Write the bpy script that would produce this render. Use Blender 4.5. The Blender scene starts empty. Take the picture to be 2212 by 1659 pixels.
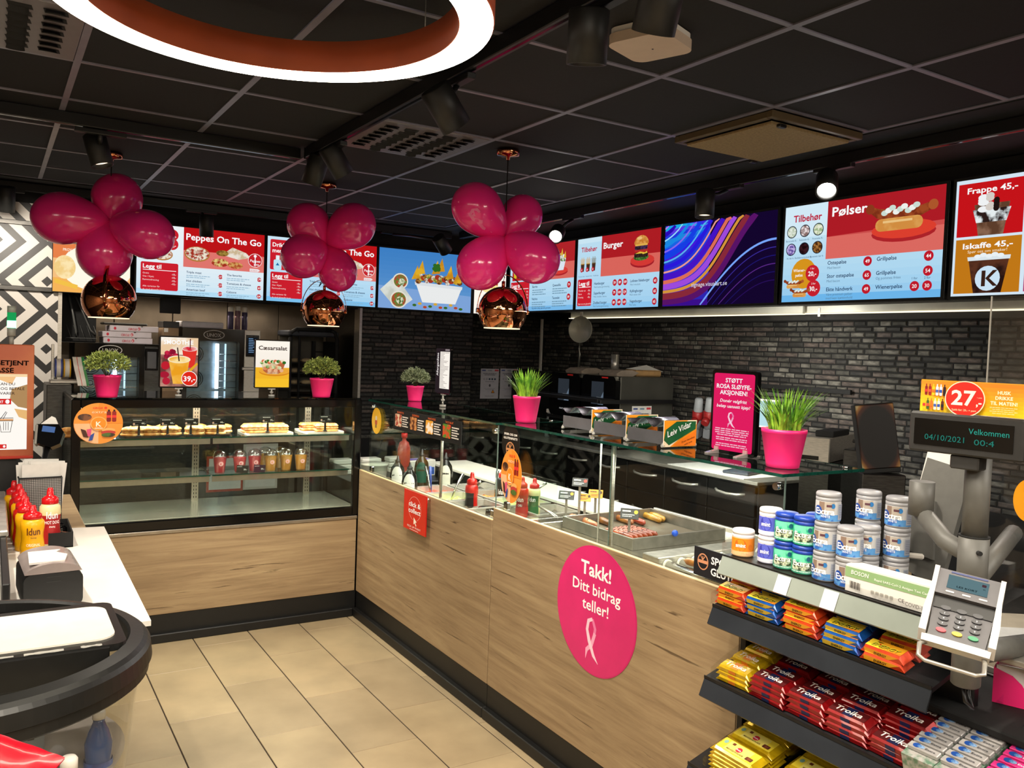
import bpy, math, random
from mathutils import Vector, Matrix
random.seed(7)
S = bpy.context.scene
COL = S.collection
R = random.random
def U(a, b): return a + (b - a) * random.random()
# ---------------------------------------------------------------- camera
F = 1821.785; YAW, PIT, ROL = .5539873, -.0418424, .0369628
CAM = Vector((-1.934, -4.882, 1.685))
def _rot():
    c, s = math.cos, math.sin
    f = Vector((s(YAW)*c(PIT), c(YAW)*c(PIT), s(PIT))); r = Vector((c(YAW), -s(YAW), 0)); d = f.cross(r)
    r2 = c(ROL)*r - s(ROL)*d; d2 = s(ROL)*r + c(ROL)*d
    return r2, d2, f
RX, RY, RZ = _rot()
def ray(x, y): return RX*((x-1106)/F) + RY*((y-829.5)/F) + RZ
def onx(x, y, X): d = ray(x, y); return CAM + d*((X-CAM.x)/d.x)
def ony(x, y, Y): d = ray(x, y); return CAM + d*((Y-CAM.y)/d.y)
def onz(x, y, Z): d = ray(x, y); return CAM + d*((Z-CAM.z)/d.z)
def dp(x, y, t): return CAM + ray(x, y)*t
cd = bpy.data.cameras.new('camera'); cam = bpy.data.objects.new('camera', cd); COL.objects.link(cam)
cd.sensor_width = 36; cd.lens = F/2212*36; cd.clip_start = .02
cam.matrix_world = Matrix(((RX.x, -RY.x, -RZ.x, CAM.x), (RX.y, -RY.y, -RZ.y, CAM.y), (RX.z, -RY.z, -RZ.z, CAM.z), (0, 0, 0, 1)))
S.camera = cam
# ---------------------------------------------------------------- world, exposure
W = bpy.data.worlds.new('world'); S.world = W; W.use_nodes = True
W.node_tree.nodes['Background'].inputs[0].default_value = (.9, .85, .8, 1)
W.node_tree.nodes['Background'].inputs[1].default_value = .02
S.view_settings.view_transform = 'Standard'; S.view_settings.look = 'None'
S.view_settings.exposure = 0.0; S.view_settings.gamma = 1; S.view_settings.use_curve_mapping = False
def spot(loc, tgt, power, ang=60, blend=.6, col=(1, .9, .76), rad=.04):
    l = bpy.data.lights.new('spot_light', 'SPOT'); l.energy = power; l.spot_size = math.radians(ang); l.spot_blend = blend
    l.color = col; l.shadow_soft_size = rad
    o = bpy.data.objects.new('spot_light', l); COL.objects.link(o); o.location = loc
    o.rotation_euler = (Vector(tgt)-Vector(loc)).to_track_quat('-Z', 'Y').to_euler(); return o
def area(loc, tgt, power, sx, sy, col=(1, .92, .8)):
    l = bpy.data.lights.new('area_light', 'AREA'); l.shape = 'RECTANGLE'; l.size = sx; l.size_y = sy; l.energy = power; l.color = col
    o = bpy.data.objects.new('area_light', l); COL.objects.link(o); o.location = loc
    o.rotation_euler = (Vector(tgt)-Vector(loc)).to_track_quat('-Z', 'Y').to_euler(); return o
# added ceiling area lights over the customer side, unseen, mostly behind the camera
area((-1.6, -4.6, 2.66), (-1.6, -4.6, 0), 75, 1.2, 1.2, (1, .9, .74))
area((-2.5, -6.6, 2.66), (-2.5, -6.6, 0), 90, 1.2, 1.2)
area((1.2, -6.8, 2.66), (1.2, -6.8, 0), 60, 1.2, 1.2)
area((.6, -5.2, 2.66), (.3, -3.6, 0), 45, 1.0, .6)
area((-3.6, -3.0, 2.66), (-3.6, -3.0, 0), 50, 1.0, 1.0)
# track spots aimed at the counters, others off the tracks, then area lights
spot((-.62, -2.25, 2.38), (0, -1.2, .5), 80, 80)
spot((-.62, -3.05, 2.38), (0, -2.6, .5), 75, 80)
spot((-.6, -3.35, 2.38), (-.1, -3.5, 1.0), 70, 60)
spot((-1.52, -.6, 2.4), (-1.1, 0, .5), 70, 80)
spot((-.6, -1.15, 2.4), (-.5, 0, .4), 60, 80)
spot((-1.0, -1.4, 2.6), (-.9, -1.6, 0), 50, 110)
spot((-1.7, -3.6, 2.55), (-.6, .2, 2.0), 70, 60)  # added frontal light on the balloons, hung from no track
spot((-2.2, -2.0, 2.6), (-1.75, -2.0, .9), 110, 60)
spot((1.35, -2.2, 2.45), (.4, -2.3, .9), 55, 60)
spot((1.35, -1.5, 2.4), (.5, -1.6, .9), 45, 60)
spot((1.5, 0.1, 2.4), (.5, -.6, .9), 40, 70)
spot((1.8, -2.9, 2.4), (.3, -3.5, 1.1), 35, 60)
spot((-1.86, 1.0, 2.4), (-1.9, 2.0, 1.7), 70, 100)
area((2.3, -1.1, 2.03), (2.9, -1.1, 1.5), 42, .12, 3.2, (1, .97, .88))
area((-.75, .2, 1.29), (-.75, .25, .7), 16, 1.4, .04, (1, .93, .78))
area((.3, -1.0, 1.325), (.3, -1.0, .9), 14, .3, 1.6, (1, .95, .85))
area((.3, -2.5, 1.325), (.3, -2.5, .9), 8, .3, 1.3, (1, .95, .85))
area((-.5, 2.45, 1.9), (-.5, 2.6, 1.2), 7, 1.6, .3, (1, .85, .65))
# ---------------------------------------------------------------- materials
def lin(h):
    h = h.lstrip('#'); o = []
    for i in (0, 2, 4):
        c = int(h[i:i+2], 16)/255; o.append(c/12.92 if c <= .04045 else ((c+.055)/1.055)**2.4)
    return (*o, 1)
def nmat(name):
    m = bpy.data.materials.new(name); m.use_nodes = True; nt = m.node_tree; nt.nodes.clear()
    o = nt.nodes.new('ShaderNodeOutputMaterial'); return m, nt, o
def N(nt, t, **k):
    n = nt.nodes.new('ShaderNode'+t)
    for a, b in k.items():
        if a.startswith('i_'):
            key = a[2:]; key = int(key) if key.isdigit() else key.replace('_', ' ')
            n.inputs[key].default_value = b
        else: setattr(n, a, b)
    return n
def mat(name, hexc, rough=.5, metal=0, nz=0, ns=20, hex2=None, bump=0, stretch=None, spec=.5, trans=0, coat=0, ramp=(.4, .6)):
    m, nt, o = nmat(name); L = nt.links.new
    b = N(nt, 'BsdfPrincipled', i_Roughness=rough, i_Metallic=metal); b.inputs['Specular IOR Level'].default_value = spec
    b.inputs['Transmission Weight'].default_value = trans; b.inputs['Coat Weight'].default_value = coat
    L(b.outputs[0], o.inputs[0]); c = lin(hexc); b.inputs['Base Color'].default_value = c
    if nz or hex2 or bump:
        tc = N(nt, 'TexCoord'); mp = N(nt, 'Mapping'); L(tc.outputs['Object'], mp.inputs[0])
        if stretch: mp.inputs['Scale'].default_value = stretch
        n = N(nt, 'TexNoise', i_Scale=ns, i_Detail=4.0); L(mp.outputs[0], n.inputs['Vector'])
        r = N(nt, 'ValToRGB'); L(n.outputs[0], r.inputs[0])
        r.color_ramp.elements[0].position, r.color_ramp.elements[1].position = ramp
        c2 = lin(hex2) if hex2 else tuple(min(1, v*(1+nz)) for v in c[:3])+(1,)
        c1 = c if hex2 else tuple(v*(1-nz) for v in c[:3])+(1,)
        r.color_ramp.elements[0].color = c1; r.color_ramp.elements[1].color = c2
        L(r.outputs[0], b.inputs['Base Color'])
        if bump:
            bp = N(nt, 'Bump', i_Strength=bump, i_Distance=.01); L(n.outputs[0], bp.inputs['Height']); L(bp.outputs[0], b.inputs['Normal'])
    return m
def emat(name, hexc, s=1.0, hex2=None, ns=30, ramp=(.42, .58)):
    m, nt, o = nmat(name); e = N(nt, 'Emission', i_Strength=s); nt.links.new(e.outputs[0], o.inputs[0]); e.inputs[0].default_value = lin(hexc)
    if hex2:
        tc = N(nt, 'TexCoord'); n = N(nt, 'TexNoise', i_Scale=ns, i_Detail=3.0); r = N(nt, 'ValToRGB')
        nt.links.new(tc.outputs['Object'], n.inputs['Vector']); nt.links.new(n.outputs[0], r.inputs[0]); nt.links.new(r.outputs[0], e.inputs[0])
        r.color_ramp.elements[0].position, r.color_ramp.elements[1].position = ramp
        r.color_ramp.elements[0].color = lin(hexc); r.color_ramp.elements[1].color = lin(hex2)
    return m
_mc = {}
def PM(key, kind='p', es=1.0):
    """key '#rrggbb' or '#rrggbb|#rrggbb|scale' (mottled); kind p = printed, e = lit screen"""
    k = (key, kind, es)
    if k in _mc: return _mc[k]
    q = key.split('|'); nm = ('print_' if kind == 'p' else 'screen_')+q[0][1:]
    if kind == 'e': m = emat(nm, q[0], es, q[1] if len(q) > 1 else None, float(q[2]) if len(q) > 2 else 30)
    elif len(q) > 1: m = mat(nm, q[0], .45, hex2=q[1], ns=float(q[2]), ramp=(.45, .55))
    else: m = mat(nm, q[0], .4, nz=.04, ns=8)
    _mc[k] = m; return m
def glassmat(name, tint, refl=.06, rough=0.0):
    m, nt, o = nmat(name); L = nt.links.new
    t = N(nt, 'BsdfTransparent'); t.inputs[0].default_value = (*tint, 1)
    g = N(nt, 'BsdfGlossy', i_Roughness=rough); g.inputs[0].default_value = (1, 1, 1, 1)
    ge = N(nt, 'NewGeometry'); dt = N(nt, 'VectorMath', operation='DOT_PRODUCT'); ab = N(nt, 'Math', operation='ABSOLUTE'); iv = N(nt, 'Math', operation='SUBTRACT'); iv.inputs[0].default_value = 1; pw = N(nt, 'Math', operation='POWER'); pw.inputs[1].default_value = 5
    L(ge.outputs['Normal'], dt.inputs[0]); L(ge.outputs['Incoming'], dt.inputs[1]); L(dt.outputs['Value'], ab.inputs[0]); L(ab.outputs[0], iv.inputs[1]); L(iv.outputs[0], pw.inputs[0])
    mu = N(nt, 'Math', operation='MULTIPLY_ADD'); mu.inputs[1].default_value = .85; mu.inputs[2].default_value = refl*.5
    mx = N(nt, 'MixShader'); L(pw.outputs[0], mu.inputs[0]); L(mu.outputs[0], mx.inputs[0]); L(t.outputs[0], mx.inputs[1]); L(g.outputs[0], mx.inputs[2]); L(mx.outputs[0], o.inputs[0])
    return m
def woodmat(name, along):
    m, nt, o = nmat(name); L = nt.links.new
    b = N(nt, 'BsdfPrincipled', i_Roughness=.5); L(b.outputs[0], o.inputs[0])
    tc = N(nt, 'TexCoord'); mp = N(nt, 'Mapping'); L(tc.outputs['Object'], mp.inputs[0])
    s = {'x': (.7, 6, 12), 'y': (6, .7, 12)}[along]; mp.inputs['Scale'].default_value = s
    n1 = N(nt, 'TexNoise', i_Scale=2.2, i_Detail=9.0, i_Roughness=.68, i_Distortion=.45); L(mp.outputs[0], n1.inputs['Vector'])
    r = N(nt, 'ValToRGB'); L(n1.outputs[0], r.inputs[0]); cr = r.color_ramp
    cr.elements[0].position = .3; cr.elements[0].color = lin('#80694d'); cr.elements[1].position = .72; cr.elements[1].color = lin('#ab9470')
    e = cr.elements.new(.5); e.color = lin('#988060')
    mp2 = N(nt, 'Mapping'); L(tc.outputs['Object'], mp2.inputs[0]); mp2.inputs['Scale'].default_value = {'x': (1.0, 8, 22), 'y': (8, 1.0, 22)}[along]
    n2 = N(nt, 'TexNoise', i_Scale=2.0, i_Detail=5.0, i_Roughness=.6, i_Distortion=.9); L(mp2.outputs[0], n2.inputs['Vector'])
    r2 = N(nt, 'ValToRGB'); L(n2.outputs[0], r2.inputs[0]); c2 = r2.color_ramp
    c2.elements[0].position = .30; c2.elements[0].color = lin('#5b4530'); c2.elements[1].position = .36; c2.elements[1].color = (1, 1, 1, 1)
    mx = N(nt, 'MixRGB', blend_type='MULTIPLY', i_Fac=.75); L(r.outputs[0], mx.inputs[1]); L(r2.outputs[0], mx.inputs[2]); L(mx.outputs[0], b.inputs['Base Color'])
    bp = N(nt, 'Bump', i_Strength=.12, i_Distance=.004); L(n1.outputs[0], bp.inputs['Height']); L(bp.outputs[0], b.inputs['Normal'])
    return m
WX, WY = woodmat('oak_laminate_x', 'x'), woodmat('oak_laminate_y', 'y')
BLK = mat('black_plastic', '#0c0c0d', .45, nz=.2, ns=60); BLKG = mat('gloss_black', '#060607', .12, nz=.1, ns=10)
BLKM = mat('matt_black', '#0b0b0b', .8, nz=.3, ns=40)
STEEL = mat('brushed_steel', '#b9b4aa', .32, .7, nz=.12, ns=30, stretch=(1, 1, 12)); DSTEEL = mat('dark_steel', '#4b4a48', .38, 1, nz=.15, ns=25, stretch=(1, 1, 8))
CHROME = mat('chrome', '#e8e8e8', .08, 1, nz=.02); COPPER = mat('copper_mirror', '#d98f66', .035, 1, nz=.02, ns=4)
WHITE = mat('white_laminate', '#ece8e0', .35, nz=.03, ns=5); WHP = mat('white_plastic', '#e4dfd6', .4, nz=.03, ns=5)
GREYP = mat('grey_plastic', '#8b8880', .42, nz=.05, ns=30); DGREY = mat('dark_grey_plastic', '#272625', .5, nz=.08, ns=50)
PINK = mat('pink_pot', '#e0206c', .42, nz=.04, ns=6); REDP = mat('red_plastic', '#c30f12', .28, nz=.05, ns=6)
GLASS = glassmat('clear_glass', (.93, .97, .95), .045); ACRYL = glassmat('clear_acrylic', (.93, .94, .95), .09)
GEDGE = mat('glass_edge', '#0d3a30', .15, nz=.2, ns=40); PAPER = mat('white_paper', '#dedbd6', .7, nz=.03, ns=30)
CARD = mat('brown_card', '#b08a58', .8, nz=.08, ns=20); BREAD = mat('bread_crust', '#b06e2a', .7, ns=30, hex2='#dcb070', bump=.2)
SEED = mat('baked_filling', '#8a3418', .6, ns=55, hex2='#c89a48', bump=.3)
LED = emat('led_white', '#fff6e6', 14); FILLGLOW = emat('soft_fill_glow', '#fff3de', 5)
def BG(a=.5): return 0
# ---------------------------------------------------------------- mesh builder
class MB:
    def __init__(s): s.v = []; s.f = []; s.m = []; s.sm = []
    def add(s, vs, fs, mi=0, sm=False, M=None):
        o = len(s.v)
        s.v += [tuple(M @ Vector(v)) for v in vs] if M is not None else [tuple(v) for v in vs]
        for f in fs: s.f.append([i+o for i in f]); s.m.append(mi); s.sm.append(sm)
        return s
    def box(s, x0, y0, z0, x1, y1, z1, mi=0, b=0, M=None):
        if x0 > x1: x0, x1 = x1, x0
        if y0 > y1: y0, y1 = y1, y0
        if z0 > z1: z0, z1 = z1, z0
        if b <= 0:
            vs = [(x, y, z) for z in (z0, z1) for y in (y0, y1) for x in (x0, x1)]
            return s.add(vs, [(0, 2, 3, 1), (4, 5, 7, 6), (0, 1, 5, 4), (2, 6, 7, 3), (0, 4, 6, 2), (1, 3, 7, 5)], mi, False, M)
        b = min(b, (x1-x0)/2.01, (y1-y0)/2.01, (z1-z0)/2.01); cx, cy, cz = (x0+x1)/2, (y0+y1)/2, (z0+z1)/2; h = ((x1-x0)/2, (y1-y0)/2, (z1-z0)/2)
        vs = []; ix = {}
        for sx in (-1, 1):
            for sy in (-1, 1):
                for sz in (-1, 1):
                    for a in range(3):
                        sg = (sx, sy, sz); p = [sg[i]*(h[i]-(0 if i == a else b)) for i in range(3)]
                        ix[(sx, sy, sz, a)] = len(vs); vs.append((cx+p[0], cy+p[1], cz+p[2]))
        fs = []
        for a in range(3):
            o1, o2 = [i for i in range(3) if i != a]
            for sg in (-1, 1):
                q = []
                for u, v in ((-1, -1), (1, -1), (1, 1), (-1, 1)):
                    k = [0, 0, 0]; k[a] = sg; k[o1] = u; k[o2] = v; q.append(ix[(*k, a)])
                if (sg > 0) == (a == 1): q.reverse()
                fs.append(q)
            for u in (-1, 1):
                for v in (-1, 1):
                    k = [0, 0, 0]; k[o1] = u; k[o2] = v; q = []
                    for w, t in ((-1, o1), (1, o1), (1, o2), (-1, o2)):
                        k[a] = w; q.append(ix[(*k, t)])
                    fs.append(q)
        for sx in (-1, 1):
            for sy in (-1, 1):
                for sz in (-1, 1): fs.append([ix[(sx, sy, sz, a)] for a in range(3)])
        return s.add(vs, fs, mi, False, M)
    def lathe(s, prof, n=24, c=(0, 0, 0), mi=0, M=None, sm=True, capb=True, capt=True, mis=None):
        vs = []; 
        for r, z in prof:
            for i in range(n):
                a = 2*math.pi*i/n; vs.append((c[0]+r*math.cos(a), c[1]+r*math.sin(a), c[2]+z))
        k = len(prof)
        for j in range(k-1):
            fs = [(j*n+i, j*n+(i+1) % n, (j+1)*n+(i+1) % n, (j+1)*n+i) for i in range(n)]
            if j == 0: o = len(s.v); s.add(vs, [], 0, False, M)
            for f in fs: s.f.append([q+o for q in f]); s.m.append(mis[j] if mis else mi); s.sm.append(sm)
        if capb: s.f.append([o+i for i in range(n)][::-1]); s.m.append(mis[0] if mis else mi); s.sm.append(False)
        if capt: s.f.append([o+(k-1)*n+i for i in range(n)]); s.m.append(mis[-1] if mis else mi); s.sm.append(False)
        return s
    def cyl(s, p0, p1, r, r2=None, n=16, mi=0, cap=True):
        p0, p1 = Vector(p0), Vector(p1); d = p1-p0; q = d.to_track_quat('Z', 'Y').to_matrix().to_4x4(); q.translation = p0
        return s.lathe([(r, 0), (r if r2 is None else r2, d.length)], n, (0, 0, 0), mi, q, True, cap, cap)
    def tube(s, pts, r, n=8, mi=0):
        pts = [Vector(p) for p in pts]; rings = []; up = Vector((0, 0, 1))
        for i, p in enumerate(pts):
            t = (pts[min(i+1, len(pts)-1)]-pts[max(i-1, 0)]).normalized()
            u = t.cross(up);
            if u.length < .05: u = t.cross(Vector((1, 0, 0)))
            u.normalize(); v = t.cross(u); rr = r[i] if isinstance(r, (list, tuple)) else r
            rings.append([p+(u*math.cos(2*math.pi*k/n)+v*math.sin(2*math.pi*k/n))*rr for k in range(n)])
        vs = [q for g in rings for q in g]; fs = [(j*n+i, j*n+(i+1) % n, (j+1)*n+(i+1) % n, (j+1)*n+i) for j in range(len(pts)-1) for i in range(n)]
        fs += [tuple(range(n))[::-1], tuple((len(pts)-1)*n+i for i in range(n))]
        return s.add(vs, fs, mi, True)
    def prism(s, poly, a, b, pl='xz', mi=0, M=None):
        """closed 2D outline extruded along the missing axis from a to b"""
        n = len(poly); f = {'xz': lambda p, t: (p[0], t, p[1]), 'xy': lambda p, t: (p[0], p[1], t), 'yz': lambda p, t: (t, p[0], p[1])}[pl]
        vs = [f(p, a) for p in poly]+[f(p, b) for p in poly]
        return s.add(vs, [tuple(range(n))[::-1], tuple(range(n, 2*n))]+[(i, (i+1) % n, n+(i+1) % n, n+i) for i in range(n)], mi, False, M)
    def sph(s, c, r, n=16, mi=0, M=None):
        if not isinstance(r, (tuple, list)): r = (r, r, r)
        vs = []; k = n//2
        for j in range(k+1):
            t = math.pi*j/k
            for i in range(n):
                a = 2*math.pi*i/n; vs.append((c[0]+r[0]*math.sin(t)*math.cos(a), c[1]+r[1]*math.sin(t)*math.sin(a), c[2]+r[2]*math.cos(t)))
        return s.add(vs, [(j*n+i, (j+1)*n+i, (j+1)*n+(i+1) % n, j*n+(i+1) % n) for j in range(k) for i in range(n)], mi, True, M)
    def build(s, name, mats, parent=None, loc=None, rot=None):
        me = bpy.data.meshes.new(name); me.from_pydata(s.v, [], s.f)
        for m in (mats if isinstance(mats, (list, tuple)) else [mats]): me.materials.append(m)
        me.polygons.foreach_set('material_index', s.m); me.polygons.foreach_set('use_smooth', s.sm); me.update()
        o = bpy.data.objects.new(name, me); COL.objects.link(o)
        if parent is not None: o.parent = parent
        if loc is not None: o.location = loc
        if rot is not None: o.rotation_euler = rot if isinstance(rot, (tuple, list)) else (0, 0, rot)
        return o
def tag(o, label=None, cat=None, group=None, kind=None):
    if label: o['label'] = label
    if cat: o['category'] = cat
    if group: o['group'] = group
    if kind: o['kind'] = kind
    return o
def thing(name, label, cat, loc=(0, 0, 0), rz=0, group=None, rot=None):
    o = bpy.data.objects.new(name, None); o.empty_display_size = .05; COL.objects.link(o); o.location = loc
    o.rotation_euler = rot if rot else (0, 0, rz); return tag(o, label, cat, group)
def struct(o): o['kind'] = 'structure'; return o
def dup(r, loc, label, rz=None, group=None, rot=None):
    c = r.copy(); COL.objects.link(c); c.location = loc; c['label'] = label
    if rz is not None: c.rotation_euler = (0, 0, rz)
    if rot is not None: c.rotation_euler = rot
    if group: c['group'] = group
    for ch in KIDS.get(r.name, list(r.children)):
        d = ch.copy(); COL.objects.link(d); d.parent = c
        for g in ch.children:
            e = g.copy(); COL.objects.link(e); e.parent = d
    return c
KIDS = {}
def roundrect(x0, z0, x1, z1, r, n=4):
    o = []
    for cx, cz, a0 in ((x1-r, z0+r, -90), (x1-r, z1-r, 0), (x0+r, z1-r, 90), (x0+r, z0+r, 180)):
        for i in range(n+1):
            a = math.radians(a0+90*i/n); o.append((cx+r*math.cos(a), cz+r*math.sin(a)))
    return o
# ---------------------------------------------------------------- lettering
_tc = {}
def tmesh(t, bold):
    if (t, bold) in _tc: return _tc[(t, bold)]
    c = bpy.data.curves.new('t', 'FONT'); c.body = t; c.size = 1; c.resolution_u = 2; c.offset = .012 if bold == 1 else (.022 if bold == 2 else 0)
    o = bpy.data.objects.new('t', c); me = bpy.data.meshes.new_from_object(o)
    vs = [(v.co.x, v.co.y) for v in me.vertices]; fs = [list(p.vertices) for p in me.polygons]
    x0 = min(v[0] for v in vs); x1 = max(v[0] for v in vs)
    bpy.data.objects.remove(o); bpy.data.curves.remove(c); bpy.data.meshes.remove(me)
    _tc[(t, bold)] = (vs, fs, x0, x1); return _tc[(t, bold)]
class Art:
    """flat print or screen picture in its own plane (x right, z up, facing -y), drawn in units of w x h metres"""
    def __init__(s, w, h, uw, uh, kind='p', es=1.0, y=-.0006, dy=.00035, cz=0):
        s.sx = w/uw; s.sz = h/uh; s.ox = -w/2; s.oz = cz; s.k = kind; s.uw = uw; s.uh = uh; s.es = es; s.y = y; s.dy = dy; s.n = 0; s.A = MB(); s.T = MB(); s.am = []; s.tm = []
    def _c(s, x, z):
        if s.k == 'e': x = min(max(x, 0), s.uw); z = min(max(z, 0), s.uh)
        return (s.ox+x*s.sx, s.y, s.oz+z*s.sz)
    def _m(s, l, key):
        m = PM(key, s.k, s.es)
        if m not in l: l.append(m)
        return l.index(m)
    def poly(s, pts, key):
        s.y -= s.dy; s.A.add([s._c(*p) for p in pts], [tuple(range(len(pts)))], s._m(s.am, key)); return s
    def q(s, x0, z0, x1, z1, key): return s.poly([(x0, z0), (x1, z0), (x1, z1), (x0, z1)], key)
    def rr(s, x0, z0, x1, z1, r, key): return s.poly(roundrect(x0, z0, x1, z1, r), key)
    def d(s, cx, cz, rx, key, rz=None, n=20):
        rz = rx if rz is None else rz
        return s.poly([(cx+rx*math.cos(2*math.pi*i/n), cz+rz*math.sin(2*math.pi*i/n)) for i in range(n)], key)
    def band(s, pts, w, key):
        """ribbon of width w (number or list) along pts; one face per stretch"""
        s.y -= s.dy; L = []; Rr = []
        for i, p in enumerate(pts):
            a = pts[max(i-1, 0)]; b = pts[min(i+1, len(pts)-1)]; dx, dz = b[0]-a[0], b[1]-a[1]; l = math.hypot(dx, dz) or 1
            ww = (w[i] if isinstance(w, (list, tuple)) else w)/2; L.append(s._c(p[0]-dz/l*ww, p[1]+dx/l*ww)); Rr.append(s._c(p[0]+dz/l*ww, p[1]-dx/l*ww))
        n = len(pts); s.A.add(L+Rr, [(i, n+i, n+i+1, i+1) for i in range(n-1)], s._m(s.am, key)); return s
    def t(s, text, x, z, size, key, bold=0, al='l', w=None, rot=0, ital=0):
        if not text: return s
        vs, fs, x0, x1 = tmesh(text, bold); k = size; kx = k if w is None else w/(x1-x0); W_ = (x1-x0)*kx
        off = {'l': 0, 'c': -W_/2, 'r': -W_}[al]; y = s.y-s.dy*2-.0003; c, sn = math.cos(rot), math.sin(rot); o = []
        for a, b in vs:
            px, pz = (a-x0)*kx+off+b*k*ital, b*k; o.append((s.ox+(x+px*c-pz*sn)*s.sx, y, s.oz+(z+px*sn+pz*c)*s.sz))
        s.T.add(o, fs, s._m(s.tm, key)); return s
    def lines(s, x, z, w, n, dz, key, h=.5, al='l'):
        for i in range(n):
            ww = w*(1 if i % 2 == 0 else .8); xx = x if al == 'l' else x-ww/2; k = 0
            while k < ww-.01:
                l = min(w*U(.08, .2), ww-k); s.q(xx+k, z-i*dz, xx+k+l*.85, z-i*dz+h, key); s.y += s.dy; k += l
        s.y -= s.dy; return s
    def build(s, parent, n1='picture', n2='lettering', sub=None):
        o = s.A.build(n1, s.am, parent) if s.A.f else None
        if s.T.f: s.T.build(n2, s.tm, parent if (o is None or not sub) else o)['kind'] = 'stuff'
        return o
def ribbon(a, cx, cz, h, c1='#f6a9c9', c2='#ee7fb0', c3='#fcd3e4'):
    w = h*.36; a.band([(cx+.32*w, cz+.1*h), (cx+.42*w, cz+.28*h), (cx+.1*w, cz+.49*h)], [h*.09, h*.1, h*.08], c2)
    a.band([(cx+.42*w, cz+.18*h), (cx+.1*w, cz-.12*h), (cx-.4*w, cz-.28*h), (cx-.5*w, cz-.5*h)], [h*.1, h*.11, h*.1, h*.01], c1)
    a.band([(cx+.1*w, cz+.49*h), (cx-.3*w, cz+.42*h), (cx-.42*w, cz+.2*h), (cx-.15*w, cz-.05*h), (cx+.35*w, cz-.35*h), (cx+.85*w, cz-.5*h)], [h*.08, h*.1, h*.1, h*.12, h*.1, h*.01], c3)
# ================================================================ SETTING
CZ = 2.70; XG = 1.344; YG = 1.60; XT = 2.1; YT = 2.0; XB = 2.9
GROUT = mat('grout', '#2a1d12', .9, nz=.1, ns=50)
TILE = [mat('floor_tile_%s' % n, a, .38, hex2=b, ns=4, ramp=(.3, .75), bump=.03) for n, a, b in (('sand', '#98876a', '#b09d7c'), ('beige', '#918166', '#a89678'), ('stone', '#9b8b6e', '#b4a07e'))]
fl = struct(MB().box(-5, -8, -.1, 3.1, 3.1, -.003).build('floor', GROUT))
tw, tl = .3015, .6025
for i in range(11):
    x1 = -.0555-i*tw+.3015; x0 = x1-tw
    off = (-.161+.6025*1) if i % 2 == 1 else (-.161+.6025/2)
    for j in range(11):
        y1 = off-.003-j*tl+(.003 if i % 2 else 0); y0 = y1-tl
        if y0 > .02: continue
        t = MB().box(x0+.0027, y0+.0014, -.02, x1-.0027, y1-.0014, U(-.0004, .0004), b=.0012).build('tile', TILE[(i*3+j*5) % 3], fl)
ceil = struct(MB().box(-5, -8, CZ+.02, 3.1, 3.1, CZ+.1).build('ceiling', BLKM))
CT = mat('ceiling_board', '#101012', .85, nz=.15, ns=60); BAR = mat('grid_bar_paint', '#7d7b88', .4, .2, nz=.08, ns=8)
gx = [-1.67+.603*k for k in range(-5, 6)]; gy = [-.08+.601*k for k in range(-10, 3)]+[YG]
vents = {(-.464, -1.282), (-2.273, -1.883)}
for i in range(len(gx)-1):
    for j in range(len(gy)-1):
        if any(abs(gx[i]-v[0]) < .05 and abs(gy[j]-v[1]) < .05 for v in vents): continue
        MB().box(gx[i]+.010, gy[j]+.010, CZ+.001, gx[i+1]-.010, gy[j+1]-.010, CZ+.014, b=.003).build('ceiling_tile', CT, ceil)
for x in gx: MB().box(x-.0125, gy[0], CZ-.004, x+.0125, YG, CZ+.004).build('grid_bar', BAR, ceil)
for y in gy: MB().box(gx[0], y-.0095, CZ-.0036, XG, y+.0095, CZ+.0038).build('grid_bar', BAR, ceil)
MB().box(XG+.012, -8, CZ-.01, XB+.2, 3.1, CZ+.01).build('plain_ceiling_band', BLKM, ceil)
MB().box(-5, YG+.012, CZ-.01, XG+.012, 3.1, CZ+.01).build('plain_ceiling_band', BLKM, ceil)
# ---- walls
MORT = mat('black_mortar', '#060606', .9, nz=.3, ns=60)
BRK = [mat('brick_%s' % n, a, .75, hex2=b, ns=45, bump=.25, stretch=(1, .5, 1), ramp=(.35, .7)) for n, a, b in (('charcoal', '#252420', '#4c4a43'), ('ash', '#403e38', '#716e66'), ('soot', '#141412', '#302e2b'), ('rust_grey', '#332c29', '#5c524b'))]
wr = struct(MB().box(XB+.004, -6, 0, XB+.15, 2.55, CZ).build('wall_right', MORT))
wb = struct(MB().box(.775, YT+.004, 0, 1.875, YT+.15, CZ).build('wall_back', MORT))
wb2 = struct(MB().box(1.875, 2.4, 0, XB+.15, 2.55, CZ).build('wall_corner', MORT))
MB().box(1.84, YT+.15, 0, 1.875, 2.55, CZ).build('return_panel', BLKM, wb2)
def brick(mb, y, z, L, h, M=None, mi=0):
    d, b = U(.003, .008), .0055
    vs = [(0, y, z), (0, y+L, z), (0, y+L, z+h), (0, y, z+h)]; j = [U(-.0015, .0015) for _ in range(8)]
    f = [(-d, y+b+j[0], z+b+j[1]), (-d, y+L-b+j[2], z+b+j[3]), (-d, y+L-b+j[4], z+h-b+j[5]), (-d, y+b+j[6], z+h-b+j[7])]
    mb.add(vs+f, [(4, 7, 6, 5), (0, 4, 5, 1), (1, 5, 6, 2), (2, 6, 7, 3), (3, 7, 4, 0)], mi, False, M)
bl = []
z = .86
while z < 1.975:
    y = -3.6+U(0, .1)
    while y < 2.3:
        L = random.choice((.075, .085, .1, .1, .12, .16, .19)); bl.append((y, z, L)); y += L+.0095
    z += .0365
bl.sort(key=lambda b: -(b[2]/((b[0]+4.88)**2+23)) if -2.75 < b[0] and b[1] > .95 and b[0] < 1.4 else 0)
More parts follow.
